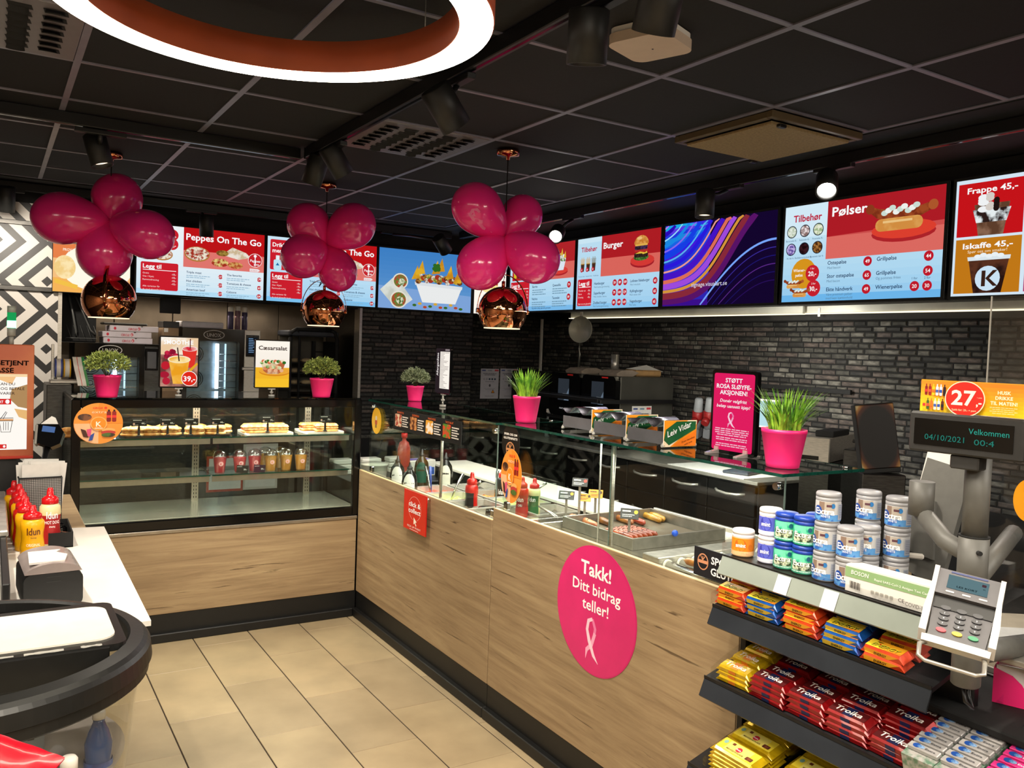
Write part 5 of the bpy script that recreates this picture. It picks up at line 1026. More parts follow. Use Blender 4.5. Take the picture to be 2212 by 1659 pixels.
# ================================================================ SAUSAGE GRILL (second counter)
a0, a1, a2, a3 = onz(1207, 1116, .93), onz(1360, 1166, .93), onz(1564, 1142, .93), onz(1409, 1098, .93)
gx0 = (a0.x+a1.x)/2+.02; gx1 = (a2.x+a3.x)/2; gy0 = (a1.y+a2.y)/2; gy1 = (a0.y+a3.y)/2
t = thing('griddle', 'flat steel griddle tray with sausages behind the second glass guard', 'griddle', ((gx0+gx1)/2, (gy0+gy1)/2, .846)); w, d = gx1-gx0, gy1-gy0
m = MB(); m.box(-w/2, -d/2, 0, w/2, d/2, .035)
for bx in ((-w/2, -d/2, -w/2+.008, d/2), (w/2-.008, -d/2, w/2, d/2), (-w/2+.008, -d/2, w/2-.008, -d/2+.008), (-w/2+.008, d/2-.008, w/2-.008, d/2)): m.box(bx[0], bx[1], .035, bx[2], bx[3], .086, b=.002)
m.build('tray_body', mat('tray_steel', '#8f8b82', .35, .6, nz=.1, ns=20), t); MB().box(-w/2+.01, -d/2+.01, .035, w/2-.01, d/2-.01, .04).build('hot_plate', mat('hot_plate', '#8f897c', .35, .35, hex2='#75695a', ns=6), t)
gz = .846+.041
SC = {'red': mat('sausage_red', '#96301c', .3, hex2='#b4502c', ns=18, coat=.4), 'yel': mat('sausage_cheese', '#b8802a', .3, hex2='#d8a63c', ns=18, coat=.4), 'brn': mat('sausage_brown', '#6a3c18', .35, hex2='#96602a', ns=22, coat=.3), 'bac': mat('sausage_bacon', '#8c3826', .35, hex2='#d88a5c', ns=9, coat=.3), 'org': mat('sausage_grilled', '#b84e26', .35, hex2='#7a2c14', ns=12, coat=.3), 'fat': mat('sausage_tan', '#8e4c20', .35, hex2='#bd8038', ns=14, coat=.4)}
def sausage(p0, p1, r, c, lab, z=None, grp='sausages on the griddle', lift=0):
    A = onz(*p0, gz+r+lift) if len(p0) == 2 else Vector(p0); B = onz(*p1, gz+r+lift) if len(p1) == 2 else Vector(p1); A.z = B.z = (gz if z is None else z)+r+lift
    m = MB(); L = (B-A); n = 12; pts = []; rs = []
    sd = Vector((-L.y, L.x, 0))*.04
    for i in range(n+1):
        u = i/n; pts.append(A+L*u+sd*math.sin(math.pi*u)); rs.append(r*max(.12, min(1, math.sin(math.pi*min(max(u, .0), 1))*3.2)**.5)*(1+.05*math.sin(u*14)))
    c0 = (A+B)/2; o = thing('sausage', lab, 'sausage', tuple(c0), 0, grp); m.tube([q-c0 for q in pts], rs, 12); m.build('sausage_body', SC[c], o)
    if c in ('org', 'bac'):
        g = MB()
        for k in range(4): q = pts[2+k*2]-c0; g.tube([q+Vector((-r*.7, 0, r*.75)), q+Vector((0, .004, r*1.0)), q+Vector((r*.7, .006, r*.75))], .0016, 5)
        g.build('grill_mark', BLKM, o)
for p0, p1, c, l in (((1229, 1114), (1290, 1136), 'bac', 'bacon wrapped sausage at the far left of the griddle'), ((1272, 1115), (1322, 1133), 'brn', 'dark brown sausage, second from the left'), ((1314, 1112), (1368, 1130), 'fat', 'tan grilled sausage in the middle left of the griddle'), ((1326, 1108), (1394, 1131), 'red', 'red sausage right of the tan one'), ((1378, 1108), (1428, 1125), 'yel', 'yellow cheese sausage behind the black tag'), ((1385, 1105), (1436, 1123), 'yel', 'yellow cheese sausage, right one of the pair'), ((1395, 1102), (1458, 1123), 'red', 'dark red sausage at the back right of the griddle')): sausage(p0, p1, .015, c, l)
for k in range(6): sausage((1306+k*9.5, 1144-k*1.2), (1368+k*10.5, 1163-k*1.6), .0125, 'org', 'orange grilled sausage in the front row, %s' % ('nearest the glass', 'second from the glass', 'third from the glass', 'fourth from the glass', 'fifth from the glass', 'last toward the back')[k])
def gtag(px, py, pb, key, lab, txt='', sz=(.075, .045), face='#1a1512', dot='#e8a020', wr=False):
    b = onz(*pb, gz); top = dp(px, py, (b-CAM).dot(RZ)); hh = top.z-b.z; t = thing('griddle_tag', lab, 'price tag', (b.x, b.y, gz), -.75, 'price tags on the griddle')
    MB().box(-.006, -.002, 0, .006, .002, hh-.01, b=.001).box(-.014, -.008, 0, .014, .008, .004).build('stem', STEEL, t)
    s_ = MB().box(-sz[0]/2, -.002, -sz[1]/2, sz[0]/2, .001, sz[1]/2, b=.0008).build('card', PM(face), t, (0, 0, hh), (-.6, 0, 0)); a = Art(sz[0], sz[1], 75, 45, 'p', y=-.0024, cz=-sz[1]/2); a.d(63, 30, 8, dot); a.lines(8, 30, 34, 1, 1, '#e9e4d8' if face[1] < '8' else '#6a3a10', 6); a.lines(8, 16, 50, 2, 7, '#e9e4d8' if face[1] < '8' else '#8a4a14', 3); a.build(s_)
gtag(1263, 1042, (1250, 1118), 0, 'black tag with a red dot on the tallest stem at the griddle', face='#1c1412', dot='#d8301c'); gtag(1240, 1070, (1222, 1118), 0, 'black tag with an orange dot at the left end of the griddle'); gtag(1270, 1075, (1262, 1118), 0, 'small orange tag between the black tags', face='#e8a234', dot='#4a3014', sz=(.058, .04)); gtag(1297, 1067, (1285, 1112), 0, 'larger orange tag with a dark dot', face='#e8a234', dot='#4a3014', sz=(.07, .045)); gtag(1368, 1110, (1358, 1160), 0, 'black tag with a yellow dot standing among the grilled sausages', dot='#f0c81c', sz=(.08, .05))
t = thing('tong', 'steel tongs lying at the left edge of the griddle', 'tongs', tuple(onz(1185, 1118, .87))); MB().tube([(0, -.09, 0), (.01, 0, .02), (0, .09, .04)], .005).tube([(.02, -.09, 0), (.02, 0, .02), (0, .09, .04)], .005).build('arms', STEEL, t)
tag(MB().sph((0, 0, 0), .014, 14).build('blue_ball', mat('knob_blue', '#1450c8', .4, nz=.03), None, tuple(onz(1458, 1152, .94))), 'small blue ball at the front right corner of the griddle', 'ball')  # blue knob of the griddle, modelled as a plain sphere
t = thing('warming_well', 'shallow empty steel well with clear cover at the left of the griddle', 'food warmer', (.36, (gy1+.005-1.665)/2, .846)); m = MB(); hw = (-1.665-gy1-.01)/2
for bx in ((-.3, -hw, .3, -hw+.01), (-.3, hw-.01, .3, hw), (-.3, -hw+.01, -.29, hw-.01), (.29, -hw+.01, .3, hw-.01)): m.box(bx[0], bx[1], 0, bx[2], bx[3], .06, b=.002)
m.build('rim', STEEL, t); MB().box(-.29, -hw+.01, 0, .29, hw-.01, .01).build('bottom', PANM, t); MB().box(-.3, -hw, .061, .0, hw, .064).build('clear_cover', ACRYL, t)
# roller grill
t = thing('roller_grill', 'roller grill with sausages right of the griddle', 'roller grill', (.46, -2.82, .846)); RM = mat('roller_steel', '#d0ccc4', .12, 1, nz=.04)
MB().box(-.34, .21, 0, .30, .30, .105, b=.003).box(-.34, -.30, 0, .30, -.24, .105, b=.003).box(-.32, -.24, 0, .28, .21, .02).build('housing', STEEL, t)
for k in range(9):
    x = -.30+k*.068; r_ = MB().cyl((x, -.235, .075), (x, .2, .075), .017, n=18).build('roller', RM, t); MB().cyl((x, .2, .075), (x, .209, .075), .022, n=18).build('roller_ring', WHP, r_)
for k, (x, c) in enumerate(((.155+.04, 'fat'), (.155+.108, 'brn'))): sausage((x, -2.66, 0), (x, -2.88, 0), .0135, c, 'orange brown sausage on the rollers nearest the glass' if k == 0 else 'dark sausage on the rollers behind the first', .846+.088, 'sausages on the roller grill')
# gluten sign at the counter end
q0, q1, q2 = onx(1500, 1178, -.012), onx(1625, 1200, -.012), onx(1500, 1240, -.012); w = .36; h = q0.z-q2.z
t = thing('counter_sign', 'black SPØR OSS OM GLUTENFRITT sign at the counter top, left of the candy rack', 'sign', (-.012, q0.y-w/2, q2.z), -math.pi/2)
MB().box(-w/2, 0, 0, w/2, .004, h, b=.001).build('board', mat('navy_black', '#14151c', .5, nz=.05), t); a = Art(w, h, 360, 90, 'p', y=-.0008); a.d(42, 48, 24, '#c98a66', 26); a.d(42, 48, 20, '#14151c', 22); a.q(20, 43, 64, 53, '#c98a66'); [a.band([(42, 53), (42+d, 66)], 3, '#c98a66') for d in (-10, 0, 10)]
a.t('SPØR OSS OM', 80, 50, 32, '#f4f2f0', 2, w=210); a.t('GLUTENFRITT', 80, 16, 32, '#f4f2f0', 2, w=215); a.build(t)
# ================================================================ OVEN RECESS (behind the display case)
def oven(pl, pr, pt, pb, lab, Y, ctl, bulbs=True):
    l = ony(pl, (pt+pb)/2, Y); r = ony(pr, (pt+pb)/2, Y); zt = ony((pl+pr)/2, pt, Y).z; zb = ony((pl+pr)/2, pb, Y).z-.06; w = r.x-l.x; h = zt-zb
    t = thing('oven', lab, 'oven', ((l.x+r.x)/2, Y, zb), 0, 'convection ovens in the recess')
    MB().box(-w/2, .12, 0, w/2+(.14 if ctl else .12), .55, h, b=.004).box(-w/2, .02, 0, w/2, .12, .045).box(-w/2, .02, h-.1, w/2, .12, h).box(-w/2, .02, .045, -w*.42, .12, h-.1).box(w*.42, .02, .045, w/2+.12, .12, h-.1).build('body', DSTEEL, t)
    dr = MB(); gx_, gz0, gz1 = w*.42, .05, h-.10; 
    for bx in ((-w/2, 0, w/2, gz0), (-w/2, gz1, w/2, h), (-w/2, gz0, -gx_, gz1), (gx_, gz0, w/2, gz1)): dr.box(bx[0], 0, bx[1], bx[2], .019, bx[3])
    d_ = dr.build('door', BLKG, t); MB().box(-gx_, .004, gz0, gx_, .008, gz1).build('door_glass', GLASS, d_)
    MB().box(-gx_+.002, .10, gz0, gx_-.002, .105, gz1).build('cavity', mat('oven_cavity', '#6c7884', .35, .7, nz=.1), t)
    m = MB(); 
    for f_ in (.26, .74):
        for k in range(4): 
            P = [(-gx_*.62+(.018+k*.016)*math.cos(a_*math.pi/9), .095, gz0+(gz1-gz0)*f_+(.018+k*.016)*math.sin(a_*math.pi/9)) for a_ in range(19)]; m.tube(P, .003, 5)
    m.build('fan_grille', BLK, t)
    MB().box(gx_*.12, .05, gz0+.03, gx_*.26, .06, gz1-.02, b=.004).build('oven_lamp', emat('oven_glow', '#dff0ff', 7), t)
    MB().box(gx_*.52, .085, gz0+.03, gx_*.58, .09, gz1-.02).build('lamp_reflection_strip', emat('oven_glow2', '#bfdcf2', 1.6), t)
    m = MB(); 
    for k in range(6): m.tube([(gx_*.3, .06, gz0+.04+k*.055), (gx_*.98, .06, gz0+.04+k*.055)], .0022, 5)
    m.build('wire_rack', CHROME, t)
    a = Art(w, .09, 200, 40, 'p', y=-.001, cz=h-.095); n = 28; a.band([(100+33*math.cos(2*math.pi*i/n), 20+16*math.sin(2*math.pi*i/n)) for i in range(n+1)], 2.6, '#b9b4b0'); a.t('UNOX', 100, 13, 18, '#b9b4b0', 1, 'c', w=46); a.build(t, n1='logo_ring')
    if ctl:
        p = MB().box(w/2, .0, .02, w/2+.13, .02, h, b=.003).build('control_column', STEEL, t); MB().box(w/2+.012, -.004, h-.22, w/2+.12, .0, h-.04, b=.002).build('control_panel', BLKG, t)
        a = Art(.08, .14, 80, 140, 'e', .8, y=-.0046, cz=h-.2); a.ox = w/2+.026; a.q(0, 0, 80, 140, '#101820'); [a.lines(8, 128-k*14, U(30, 66), 1, 1, '#8fb8e8', 5) for k in range(9)]; a.build(t, n1='display'); MB().box(w/2-.02, -.03, h*.42, w/2+.12, -.01, h*.42+.025, b=.004).build('handle', STEEL, t)
    else:
        MB().box(w/2+.005, .0, h-.20, w/2+.10, .02, h-.03, b=.003).build('control_panel', BLKG, t); MB().box(w/2+.02, -.001, h-.185, w/2+.085, 0, h-.055).build('display', mat('dim_display', '#4a4a4e', .3, nz=.05), t)
    return t, zt
o1, z1 = oven(161, 312, 742, 846, 'left black oven with a brightly lit window, behind the left potted plant', 2.22, False)
o2, z2 = oven(393, 527, 710, 846, 'right black oven with round fans and a lit window, between the two picture signs', 2.22, True)
tag(MB().box(-1.50, 2.2, .0, .14, 2.85, o1.location.z-.001, b=.004).build('oven_counter', DSTEEL), 'dark steel base counter carrying the two black ovens', 'counter')
for k, (pl, pr, pt, pb) in enumerate(((224, 330, 719, 735), (222, 328, 707, 721), (238, 343, 694, 708))):
    l, r = ony(pl, pt, 2.3), ony(pr, pt, 2.3); h = .045; z = z1+.003+.047*k
    t = thing('pizza_box', 'white flat pizza box with red print, %s of the stack on the left oven' % ('bottom', 'middle', 'top')[k], 'box', ((l.x+r.x)/2, 2.3, z), 0, 'pizza boxes on the left oven'); w = r.x-l.x
    MB().box(-w/2, 0, 0, w/2, .32, .044, b=.003).build('carton', mat('box_white', '#cfc6cc', .7, nz=.03), t); a = Art(w, .044, 100, 12, 'p'); a.d(10, 6, 2.6, '#c8283c', 3.2); a.t('CIRCLE', 37, 3, 6.5, '#c8283c', 1, w=17); a.d(59, 6, 2.8, '#c8283c', 3.4); a.t('K', 59, 3.8, 5, '#f0e6ea', 2, 'c'); a.poly([(62, 12), (68, 12), (65, 9.6)], '#2a1c1c'); a.build(t)
t = thing('oven_tray', 'dark steel oven tray on top of the pizza boxes', 'tray', (ony(270, 690, 2.35).x, 2.4, z1+.146)); MB().box(-.16, -.1, 0, .16, .12, .018, b=.008).build('tray_body', DSTEEL, t)
l = ony(172, 690, 2.25); t = thing('tray_rack', 'black panel with curved grey wire arms at the upper left of the kitchen recess', 'rack', (l.x, 2.2, z1+.004)); hh = 1.97-z1
MB().box(-.12, .02, 0, .11, .5, hh-.0, b=.004).build('cabinet', BLKM, t); m = MB(); GW = mat('grey_wire', '#6f706e', .4, .6, nz=.05)
m.tube([(-.08, 0, hh*.98), (-.05, -.01, hh*.6), (-.025, -.005, hh*.2), (-.028, 0, .05)], .009).tube([(-.04, 0, hh*.98), (.02, -.01, hh*.6), (.07, -.005, hh*.25), (.1, 0, .06)], .007); m.build('curved_arm', GW, t)
m = MB(); [m.tube([(-.1, -.02, .02), (-.09, -.02, .03), (.11, -.02, .03), (.115, -.02, .02)], .0025, 5)]; [m.tube([(-.06+k*.045, -.02, .03), (-.09+k*.045, 0, hh*.35)], .002, 5) for k in range(5)]; m.build('wire_basket', GW, t)
tag(MB().box(-1.5, 2.21, z1-.0, -.70, 2.6, z1+.003).build('oven_shelf', DSTEEL), 'thin steel shelf above the left oven', 'shelf')
l, r = ony(393, 700, 2.25), ony(483, 700, 2.25); tag(MB().box(0, 0, 0, r.x-l.x, .3, .05, b=.006).build('white_carton', mat('box_white2', '#cfc9cf', .6, nz=.03), None, (l.x, 2.25, z2+.002)), 'long white carton on top of the right oven', 'box')
l, r = ony(356, 705, 2.18), ony(391, 705, 2.18); zb_ = o2.location.z
t = thing('cardboard_box', 'brown cardboard box with a black top standing left of the right oven', 'box', ((l.x+r.x)/2, 2.25, zb_)); w = r.x-l.x-.004; hh = ony(370, 708, 2.2).z-zb_; MB().box(-w/2, 0, 0, w/2, .25, hh, b=.003).build('carton', mat('box_tan', '#8d7358', .8, nz=.06), t); MB().box(-w/2-.002, -.002, hh, w/2+.002, .26, hh+.05, b=.003).build('lid', BLK, t); MB().box(-w/2+.005, -.001, hh-.035, -w/2+.035, 0, hh-.004).build('label', WHP, t)
for k, px in enumerate((498, 513, 528)):
    p = ony(px, 700, 2.32); t = thing('spray_can', 'purple spray can with white cap on the right oven, %s' % ('left', 'middle, tallest', 'right')[k], 'can', (p.x, 2.32, z2+.002), 0, 'spray cans on the right oven'); h = .15+.01*(k == 1)
    MB().lathe([(.021, 0), (.023, .004), (.023, h-.01), (.019, h)], 20).build('can', mat('can_violet', '#4a4262' if k != 1 else '#8a6a72', .35, nz=.15, ns=40), t); MB().lathe([(.0215, h-.004), (.0215, h+.03), (.017, h+.038), (.001, h+.039)], 20, capb=False).build('cap', WHP, t)
# notices on the oven counter front, seen through the case
for k, (pl, pr, pt, pb, c_) in enumerate(((447, 527, 985, 1062, '#b8402e'), (567, 640, 958, 1054, '#cfc9c0'))):
    l, r = ony(pl, pt, 2.19), ony(pr, pt, 2.19); zt, zb = ony((pl+pr)/2, pt, 2.19).z, ony((pl+pr)/2, pb, 2.19).z; w, h = r.x-l.x, zt-zb
    t = thing('wall_notice', ('white notice with red frame', 'plain white notice')[k]+' on the kitchen counter, seen through the display case', 'poster', (min((l.x+r.x)/2, .14-w/2), 2.196, zb), 0); MB().box(-w/2, 0, 0, w/2, .003, h).build('frame', PM(c_), t); MB().box(-w/2+.02, -.001, .02, w/2-.02, 0, h-.02).build('sheet', PAPER, t)
# bun cart
l, r = ony(622, 780, 2.3), ony(730, 780, 2.3); w = r.x-l.x; zt = ony(670, 712, 2.3).z
t = thing('bun_trolley', 'tall black rounded trolley with trays of dough buns behind the right plant', 'trolley', ((l.x+r.x)/2, 2.3, .0)); m = MB()
for x, o_ in ((-w/2, .0), (w/2-.03, .0)): m.tube([(x+.015, 0, .02), (x+.015, 0, zt-.08), (x+.015+(.02 if x < 0 else -.02), 0, zt-.02), (x+.015+(.06 if x < 0 else -.06), 0, zt)], .018, 8)
m.tube([(-w/2+.07, 0, zt), (w/2-.07, 0, zt)], .018, 8).tube([(-w/2+.10, .01, .02), (-w/2+.10, .01, zt-.06), (-w/2+.075, 0, zt)], .012, 8).box(w*.2, .3, .02, w*.2+.03, .33, zt-.1); m.build('frame', BLKM, t)
MB().box(-w/2+.02, .34, .1, w/2-.02, .35, zt-.05).build('back_cover', mat('cover_grey', '#4f4a42', .8, nz=.2, ns=6), t); MB().box(-w/2+.0, -.005, zt-.06, w/2-.0, .34, zt-.012, b=.01).build('top_cover', mat('cover_blue_grey', '#2a2d36', .6, nz=.2, ns=6), t)
m = MB()
for x in (-w/2+.02, w/2-.025): m.box(x, .02, .1, x+.006, .33, zt-.1)
m.build('side_wall', BLKM, t)
for j, z in enumerate((1.30, 1.40, 1.49)):
    q = thing('bun_tray', 'black baking tray of pale dough buns in the trolley, %s' % ('lowest', 'middle', 'upper')[j], 'tray', ((l.x+r.x)/2, 2.35, z), 0, 'baking trays in the trolley'); MB().box(-w/2+.03, -.04, 0, w/2-.03, .25, .008, b=.002).build('tray_body', BLKM, q)
    for k in range(3): MB().sph((-w/2+.09+k*.1, .03, .024), (.05, .035, .022), 14).build('bun', BREAD if 0 else mat('dough', '#a08c6a', .8, nz=.12, ns=40), q)
for k in range(3): MB().box(w*.2+.03, .3, zt-.2-.11*k, w/2-.03, .325, zt-.19-.11*k).build('shelf_rail', BLKM, t)
# poster with red frame
l, r = ony(737, 780, 2.5), ony(757, 780, 2.5)
t = thing('wall_notice', 'narrow red framed notice on the recess wall beside the steel trim', 'poster', ((l.x+r.x)/2, 2.55, 1.22)); 
MB().box(-.05, 0, 0, .05, .006, .56, b=.002).build('frame', mat('dark_red', '#5a1620', .5, nz=.05), t); a = Art(.1, .56, 40, 224, 'p', y=-.0008)
for x0, x1 in ((2, 18), (21, 38)): a.q(x0, 4, x1, 104, '#8f8a8a'); a.q(x0, 116, x1, 220, '#8f8a8a')
for k in range(6): a.q(23+k % 3*5, 20+(k//3)*22, 26+k % 3*5, 34+(k//3)*22, '#3a3436')
a.build(t)
tag(MB().box(-.055, 0, 0, .055, .03, .56).build('notice_backing', DSTEEL, None, ((l.x+r.x)/2, 2.557, 1.22)), 'steel backing panel of the red framed notice', 'panel')
l, r = ony(348, 665, YT+.05), ony(391, 665, YT+.05); tag(MB().box(l.x, YT+.06, 1.86, r.x, YT+.12, 1.985, b=.003).build('screen_bracket', BLKM), 'black bracket box under the first pizza menu screen', 'bracket')
# receipt/label rolls at the left
p = ony(150, 800, .75)
t = thing('label_dispenser', 'steel holder with rolls of striped food labels left of the left plant', 'dispenser', (p.x, .75, 1.41)); MB().box(-.10, .02, -.03, .10, .14, -.01, b=.003).box(-.09, .10, -.01, -.075, .12, .2, b=.002).build('holder', STEEL, t)
for k, (x, c1_) in enumerate(((-.055, '#3048a8'), (-.01, '#e8b020'))):
    r_ = MB().cyl((x-.018, .06, .06), (x+.018, .06, .06), .055, n=28).build('label_roll', WHP, t); MB().cyl((x-.019, .06, .06), (x-.012, .06, .06), .0555, n=28).cyl((x+.012, .06, .06), (x+.019, .06, .06), .0555, n=28).build('roll_edge', PM(c1_), r_)
for k, (x, c1_) in enumerate(((.03, '#d82a1c'), (.055, '#2a8a48'))):
    m = MB(); vs = []
    for i in range(8): u = i/7; vs += [(x-.016+.03*u, -.004*k+.02*math.sin(u*5), .13-u*.17), (x+.016+.03*u, -.004*k+.02*math.sin(u*5), .13-u*.17)]
    r_ = m.add(vs, [(2*i, 2*i+1, 2*i+3, 2*i+2) for i in range(7)], 0, True).build('label_strip', WHP, t); m = MB(); m.add([(v[0]+(.004 if j % 2 else .022), v[1]-.001, v[2]) for j, v in enumerate(vs)], [(2*i, 2*i+1, 2*i+3, 2*i+2) for i in range(7)], 0, True).build('coloured_edge', PM(c1_), r_)
tag(MB().box(-1.66, .66, 0, -1.53, 1.0, 1.378, b=.003).build('side_cabinet', DSTEEL), 'dark steel cabinet holding the label dispenser beside the display case', 'cabinet')
# ================================================================ NOTICES, PAN, SPEED OVENS, BACK COUNTER
for k, (pl, pr) in enumerate(((1038, 1077), (1080, 1118))):
    l, r = ony(pl, 828, 2.392), ony(pr, 828, 2.392); zt = ony(pl, 796, 2.392).z; zb = ony(pl, 861, 2.392).z; w, h = r.x-l.x, zt-zb
    t = thing('paper_notice', '%s white instruction sheet with a red corner mark on the dark brick wall' % ('left', 'right')[k], 'poster', ((l.x+r.x)/2, 2.392, zb), 0, 'instruction sheets on the corner wall'); MB().box(-w/2, 0, 0, w/2, .002, h).build('sheet', mat('sheet_white', '#b9b6be', .7, nz=.03), t)
    a = Art(w, h, 100, 150, 'p'); a.q(76, 138, 97, 146, '#c83a44'); a.q(6, 138, 26, 144, '#3a4c8a'); a.q(38, 138, 60, 144, '#8a8c98'); a.lines(50, 124, 74, 2, 7, '#55545c', 3, 'c'); [a.d(18+q*15, 98, 5, '#3a4a5c' if q > 1 else '#a09ca8') for q in range(5)]; a.lines(50, 84, 50, 1, 5, '#66646c', 2, 'c'); a.d(50, 66, 5, '#4a4850', 7); a.lines(50, 50, 60, 2, 6, '#8a8890', 2, 'c')
    if k == 0: a.poly([(58, 28), (78, 28), (68, 46)], '#1a1612'); a.poly([(61, 30), (75, 30), (68, 43)], '#e08a1c')
    a.lines(50, 12, 50, 1, 5, '#77757c', 2, 'c'); a.build(t)
p = onx(1255, 712, 2.52); t = thing('frying_pan', 'round steel pan hanging by its rim under the hood with the handle down', 'pan', (2.52, p.y, p.z), -math.pi/2+.45)
rp = .118; q = Matrix.Rotation(math.pi/2, 4, 'X')
MB().lathe([(.001, -.012), (rp*.82, -.012), (rp*.97, .01), (rp, .012), (rp, .016), (rp*.94, .012), (rp*.8, -.008), (.001, -.008)], 40, M=q, capb=False, capt=False).build('pan_body', mat('pan_grey', '#b0ae9e', .4, .3, nz=.12, ns=7), t)
MB().tube([(0, -.01, -rp), (0, -.02, -rp-.05), (0, -.012, -rp-.10), (0, -.01, -rp-.215)], [.009, .008, .011, .012], 10).build('handle', mat('handle_grey', '#9a9a90', .35, .8, nz=.05), t); MB().box(-.012, -.01, rp-.005, .012, .006, rp+.04, b=.003).build('hook', WHP, t)
# speed ovens: fronts face the shop (-x)
Yo = .25; fz = 1.118; X0 = ony(1338, 815, Yo).x; X1 = ony(1457, 815, Yo).x; ZT = ony(1400, 815, Yo).z
for k in range(2):
    y1 = Yo+.004+k*.47; t = thing('speed_oven', '%s black fronted speed oven with a touch screen on the back counter' % ('right', 'left')[k], 'oven', (X0, y1+.225, .925), 0, 'speed ovens on the back counter'); h = ZT-.925
    MB().box(.02, -.225, .01, X1-X0, .225, h, b=.006).build('body', mat('grey_steel_side', '#57564f', .45, .6, nz=.1, ns=4), t)
    MB().prism([(-p_[0], p_[1]) for p_ in roundrect(-.222, .21, .222, h, .05)], -.025, .02, 'yz').build('front', BLKG, t); MB().prism([(-p_[0], p_[1]) for p_ in roundrect(-.222, .01, .222, .2, .03)], -.02, .02, 'yz').build('door', BLKG, t)
    MB().box(-.06, -.21, .185, -.035, .21, .21, b=.006).build('handle', BLK, t)
    a = Art(.44, h-.2, 100, 90, 'e', .5, y=0); a.q(30, 34, 66, 78, '#3c434c'); a.poly([(50, 34), (66, 34), (66, 60)], '#7f93a8'); a.q(46, 38, 62, 48, '#c8d2d8'); a.t('START', 54, 41, 5, '#2a3038', 1, 'c'); a.t('merrychef', 50, 16, 6, '#c8c8c8', 1, 'c', w=26)
    for o_ in (a.A, a.T): o_.v = [(-.026+y_, -x_, .2+z_) for x_, y_, z_ in o_.v]
    a.build(t, n1='touch_screen'); MB().box(-.0255, .1 if 0 else -.12, h-.02, -.024, -.04, h-.008).build('red_badge', PM('#d82a24'), t)
    m = MB(); m.prism([(-.02, 0), (.14, .0), (.2, .03), (.13, .05), (.02, .045), (-.03, .02)], -.13, .1, 'xz', 0, Matrix.Translation((.08, 0, h))); q_ = m.build('oven_glove', mat('paper_bag_tan', '#8f8172', .8, nz=.1), None, None)
    q_.location = t.location; tag(q_, 'crumpled tan paper on top of the %s speed oven' % ('right', 'left')[k], 'paper', 'crumpled paper on the speed ovens')
t = thing('paper_bag_stack', 'brown paper bags with a white sheet on the right end of the speed ovens', 'bags', (X1-.30, Yo+.12, ZT+.002)); MB().box(0, 0, 0, .27, .16, .05, b=.01).build('bag', CARD, t)
m = MB(); m.add([(-.0, -.01, .05), (.28, -.01, .04), (.30, .1, .03), (.24, .16, .09), (.02, .16, .055)], [(0, 1, 4), (1, 3, 4), (1, 2, 3)]); m.build('white_sheet', PAPER, t)
t = thing('side_notice', 'white notice with red corner on the side of the speed oven', 'poster', (ony(1385, 915, Yo-.002).x, Yo-.003, ony(1370, 940, Yo).z-.03)); MB().box(-.1, 0, 0, .1, .002, .26).build('sheet', PAPER, t); a = Art(.2, .26, 100, 130, 'p'); a.q(74, 116, 96, 124, '#c83a44'); a.q(6, 116, 28, 122, '#3a4c8a'); a.q(40, 116, 62, 122, '#6a8a9c'); a.lines(50, 98, 70, 2, 8, '#55545c', 3, 'c'); a.lines(50, 60, 50, 4, 12, '#8a8890', 2, 'c'); a.build(t)
MB2 = MB(); MB2.cyl((X0+.35, Yo+.5, ZT), (X0+.35, Yo+.5, ZT+.17), .035, n=20); tag(MB2.build('vent_pipe', STEEL), 'short polished steel pipe rising behind the speed ovens', 'pipe')
m = MB(); m.box(X0-.22, Yo-.02, 1.295-.0, X0-.05, 1.4, 1.325, b=.003); tag(m.build('pass_shelf', BLK), 'thin black shelf running in front of the speed ovens', 'shelf')
m = MB(); m.box(X0-.22, Yo-.06, 1.29, X1-.03, Yo-.022, 1.32, b=.003); 
tag(m.build('pass_shelf', BLK), 'thin black shelf edge across the side of the right speed oven', 'shelf')
# back counter with drawers
bc = thing('back_counter', 'long dark back counter with steel top and drawers under the brick wall', 'counter', (2.08, 0, 0)); yb0, yb1 = -1.30, 2.3
MB().box(.02, yb0, .08, XB-2.08-.01, yb1, .90).build('carcass', BLKM, bc); MB().box(-.02, yb0-.02, .90, XB-2.08-.005, yb1, .922, b=.003).build('steel_top', STEEL, bc)
DK = mat('drawer_front', '#1b1a19', .35, .5, nz=.1, ns=5)
k = 0; y = yb0+.01
while y < yb1-.3:
    w = .41; 
    for z0, z1_ in ((.70, .885), (.39, .69), (.10, .38)):
        d_ = MB().box(-.004, y, z0, .018, y+w-.008, z1_, b=.003).build('drawer', DK, bc); P = [(-.004, y+.08, (z0+z1_)/2+.035), (-.03, y+.12, (z0+z1_)/2+.03), (-.038, y+w/2, (z0+z1_)/2+.025), (-.03, y+w-.12, (z0+z1_)/2+.03), (-.004, y+w-.08, (z0+z1_)/2+.035)]; MB().tube(P, .009, 8).build('handle', STEEL, d_)
    y += w; k += 1
t = thing('clipboard_scanner', 'blue and grey tablet device lying on white paper at the end of the back counter', 'tablet', (2.3, -1.0, .928), .3); MB().box(-.15, -.09, 0, .15, .09, .018, b=.004).build('body', mat('slate', '#2c3440', .4, nz=.05), t); MB().box(-.13, -.075, .018, .13, .075, .019).build('display', mat('slate_screen', '#4a5666', .2, nz=.05), t)
tag(MB().box(2.07, -1.2, .923, 2.6, -.5, .9265).build('paper_sheet', PAPER), 'large white paper sheet spread on the end of the back counter', 'paper')
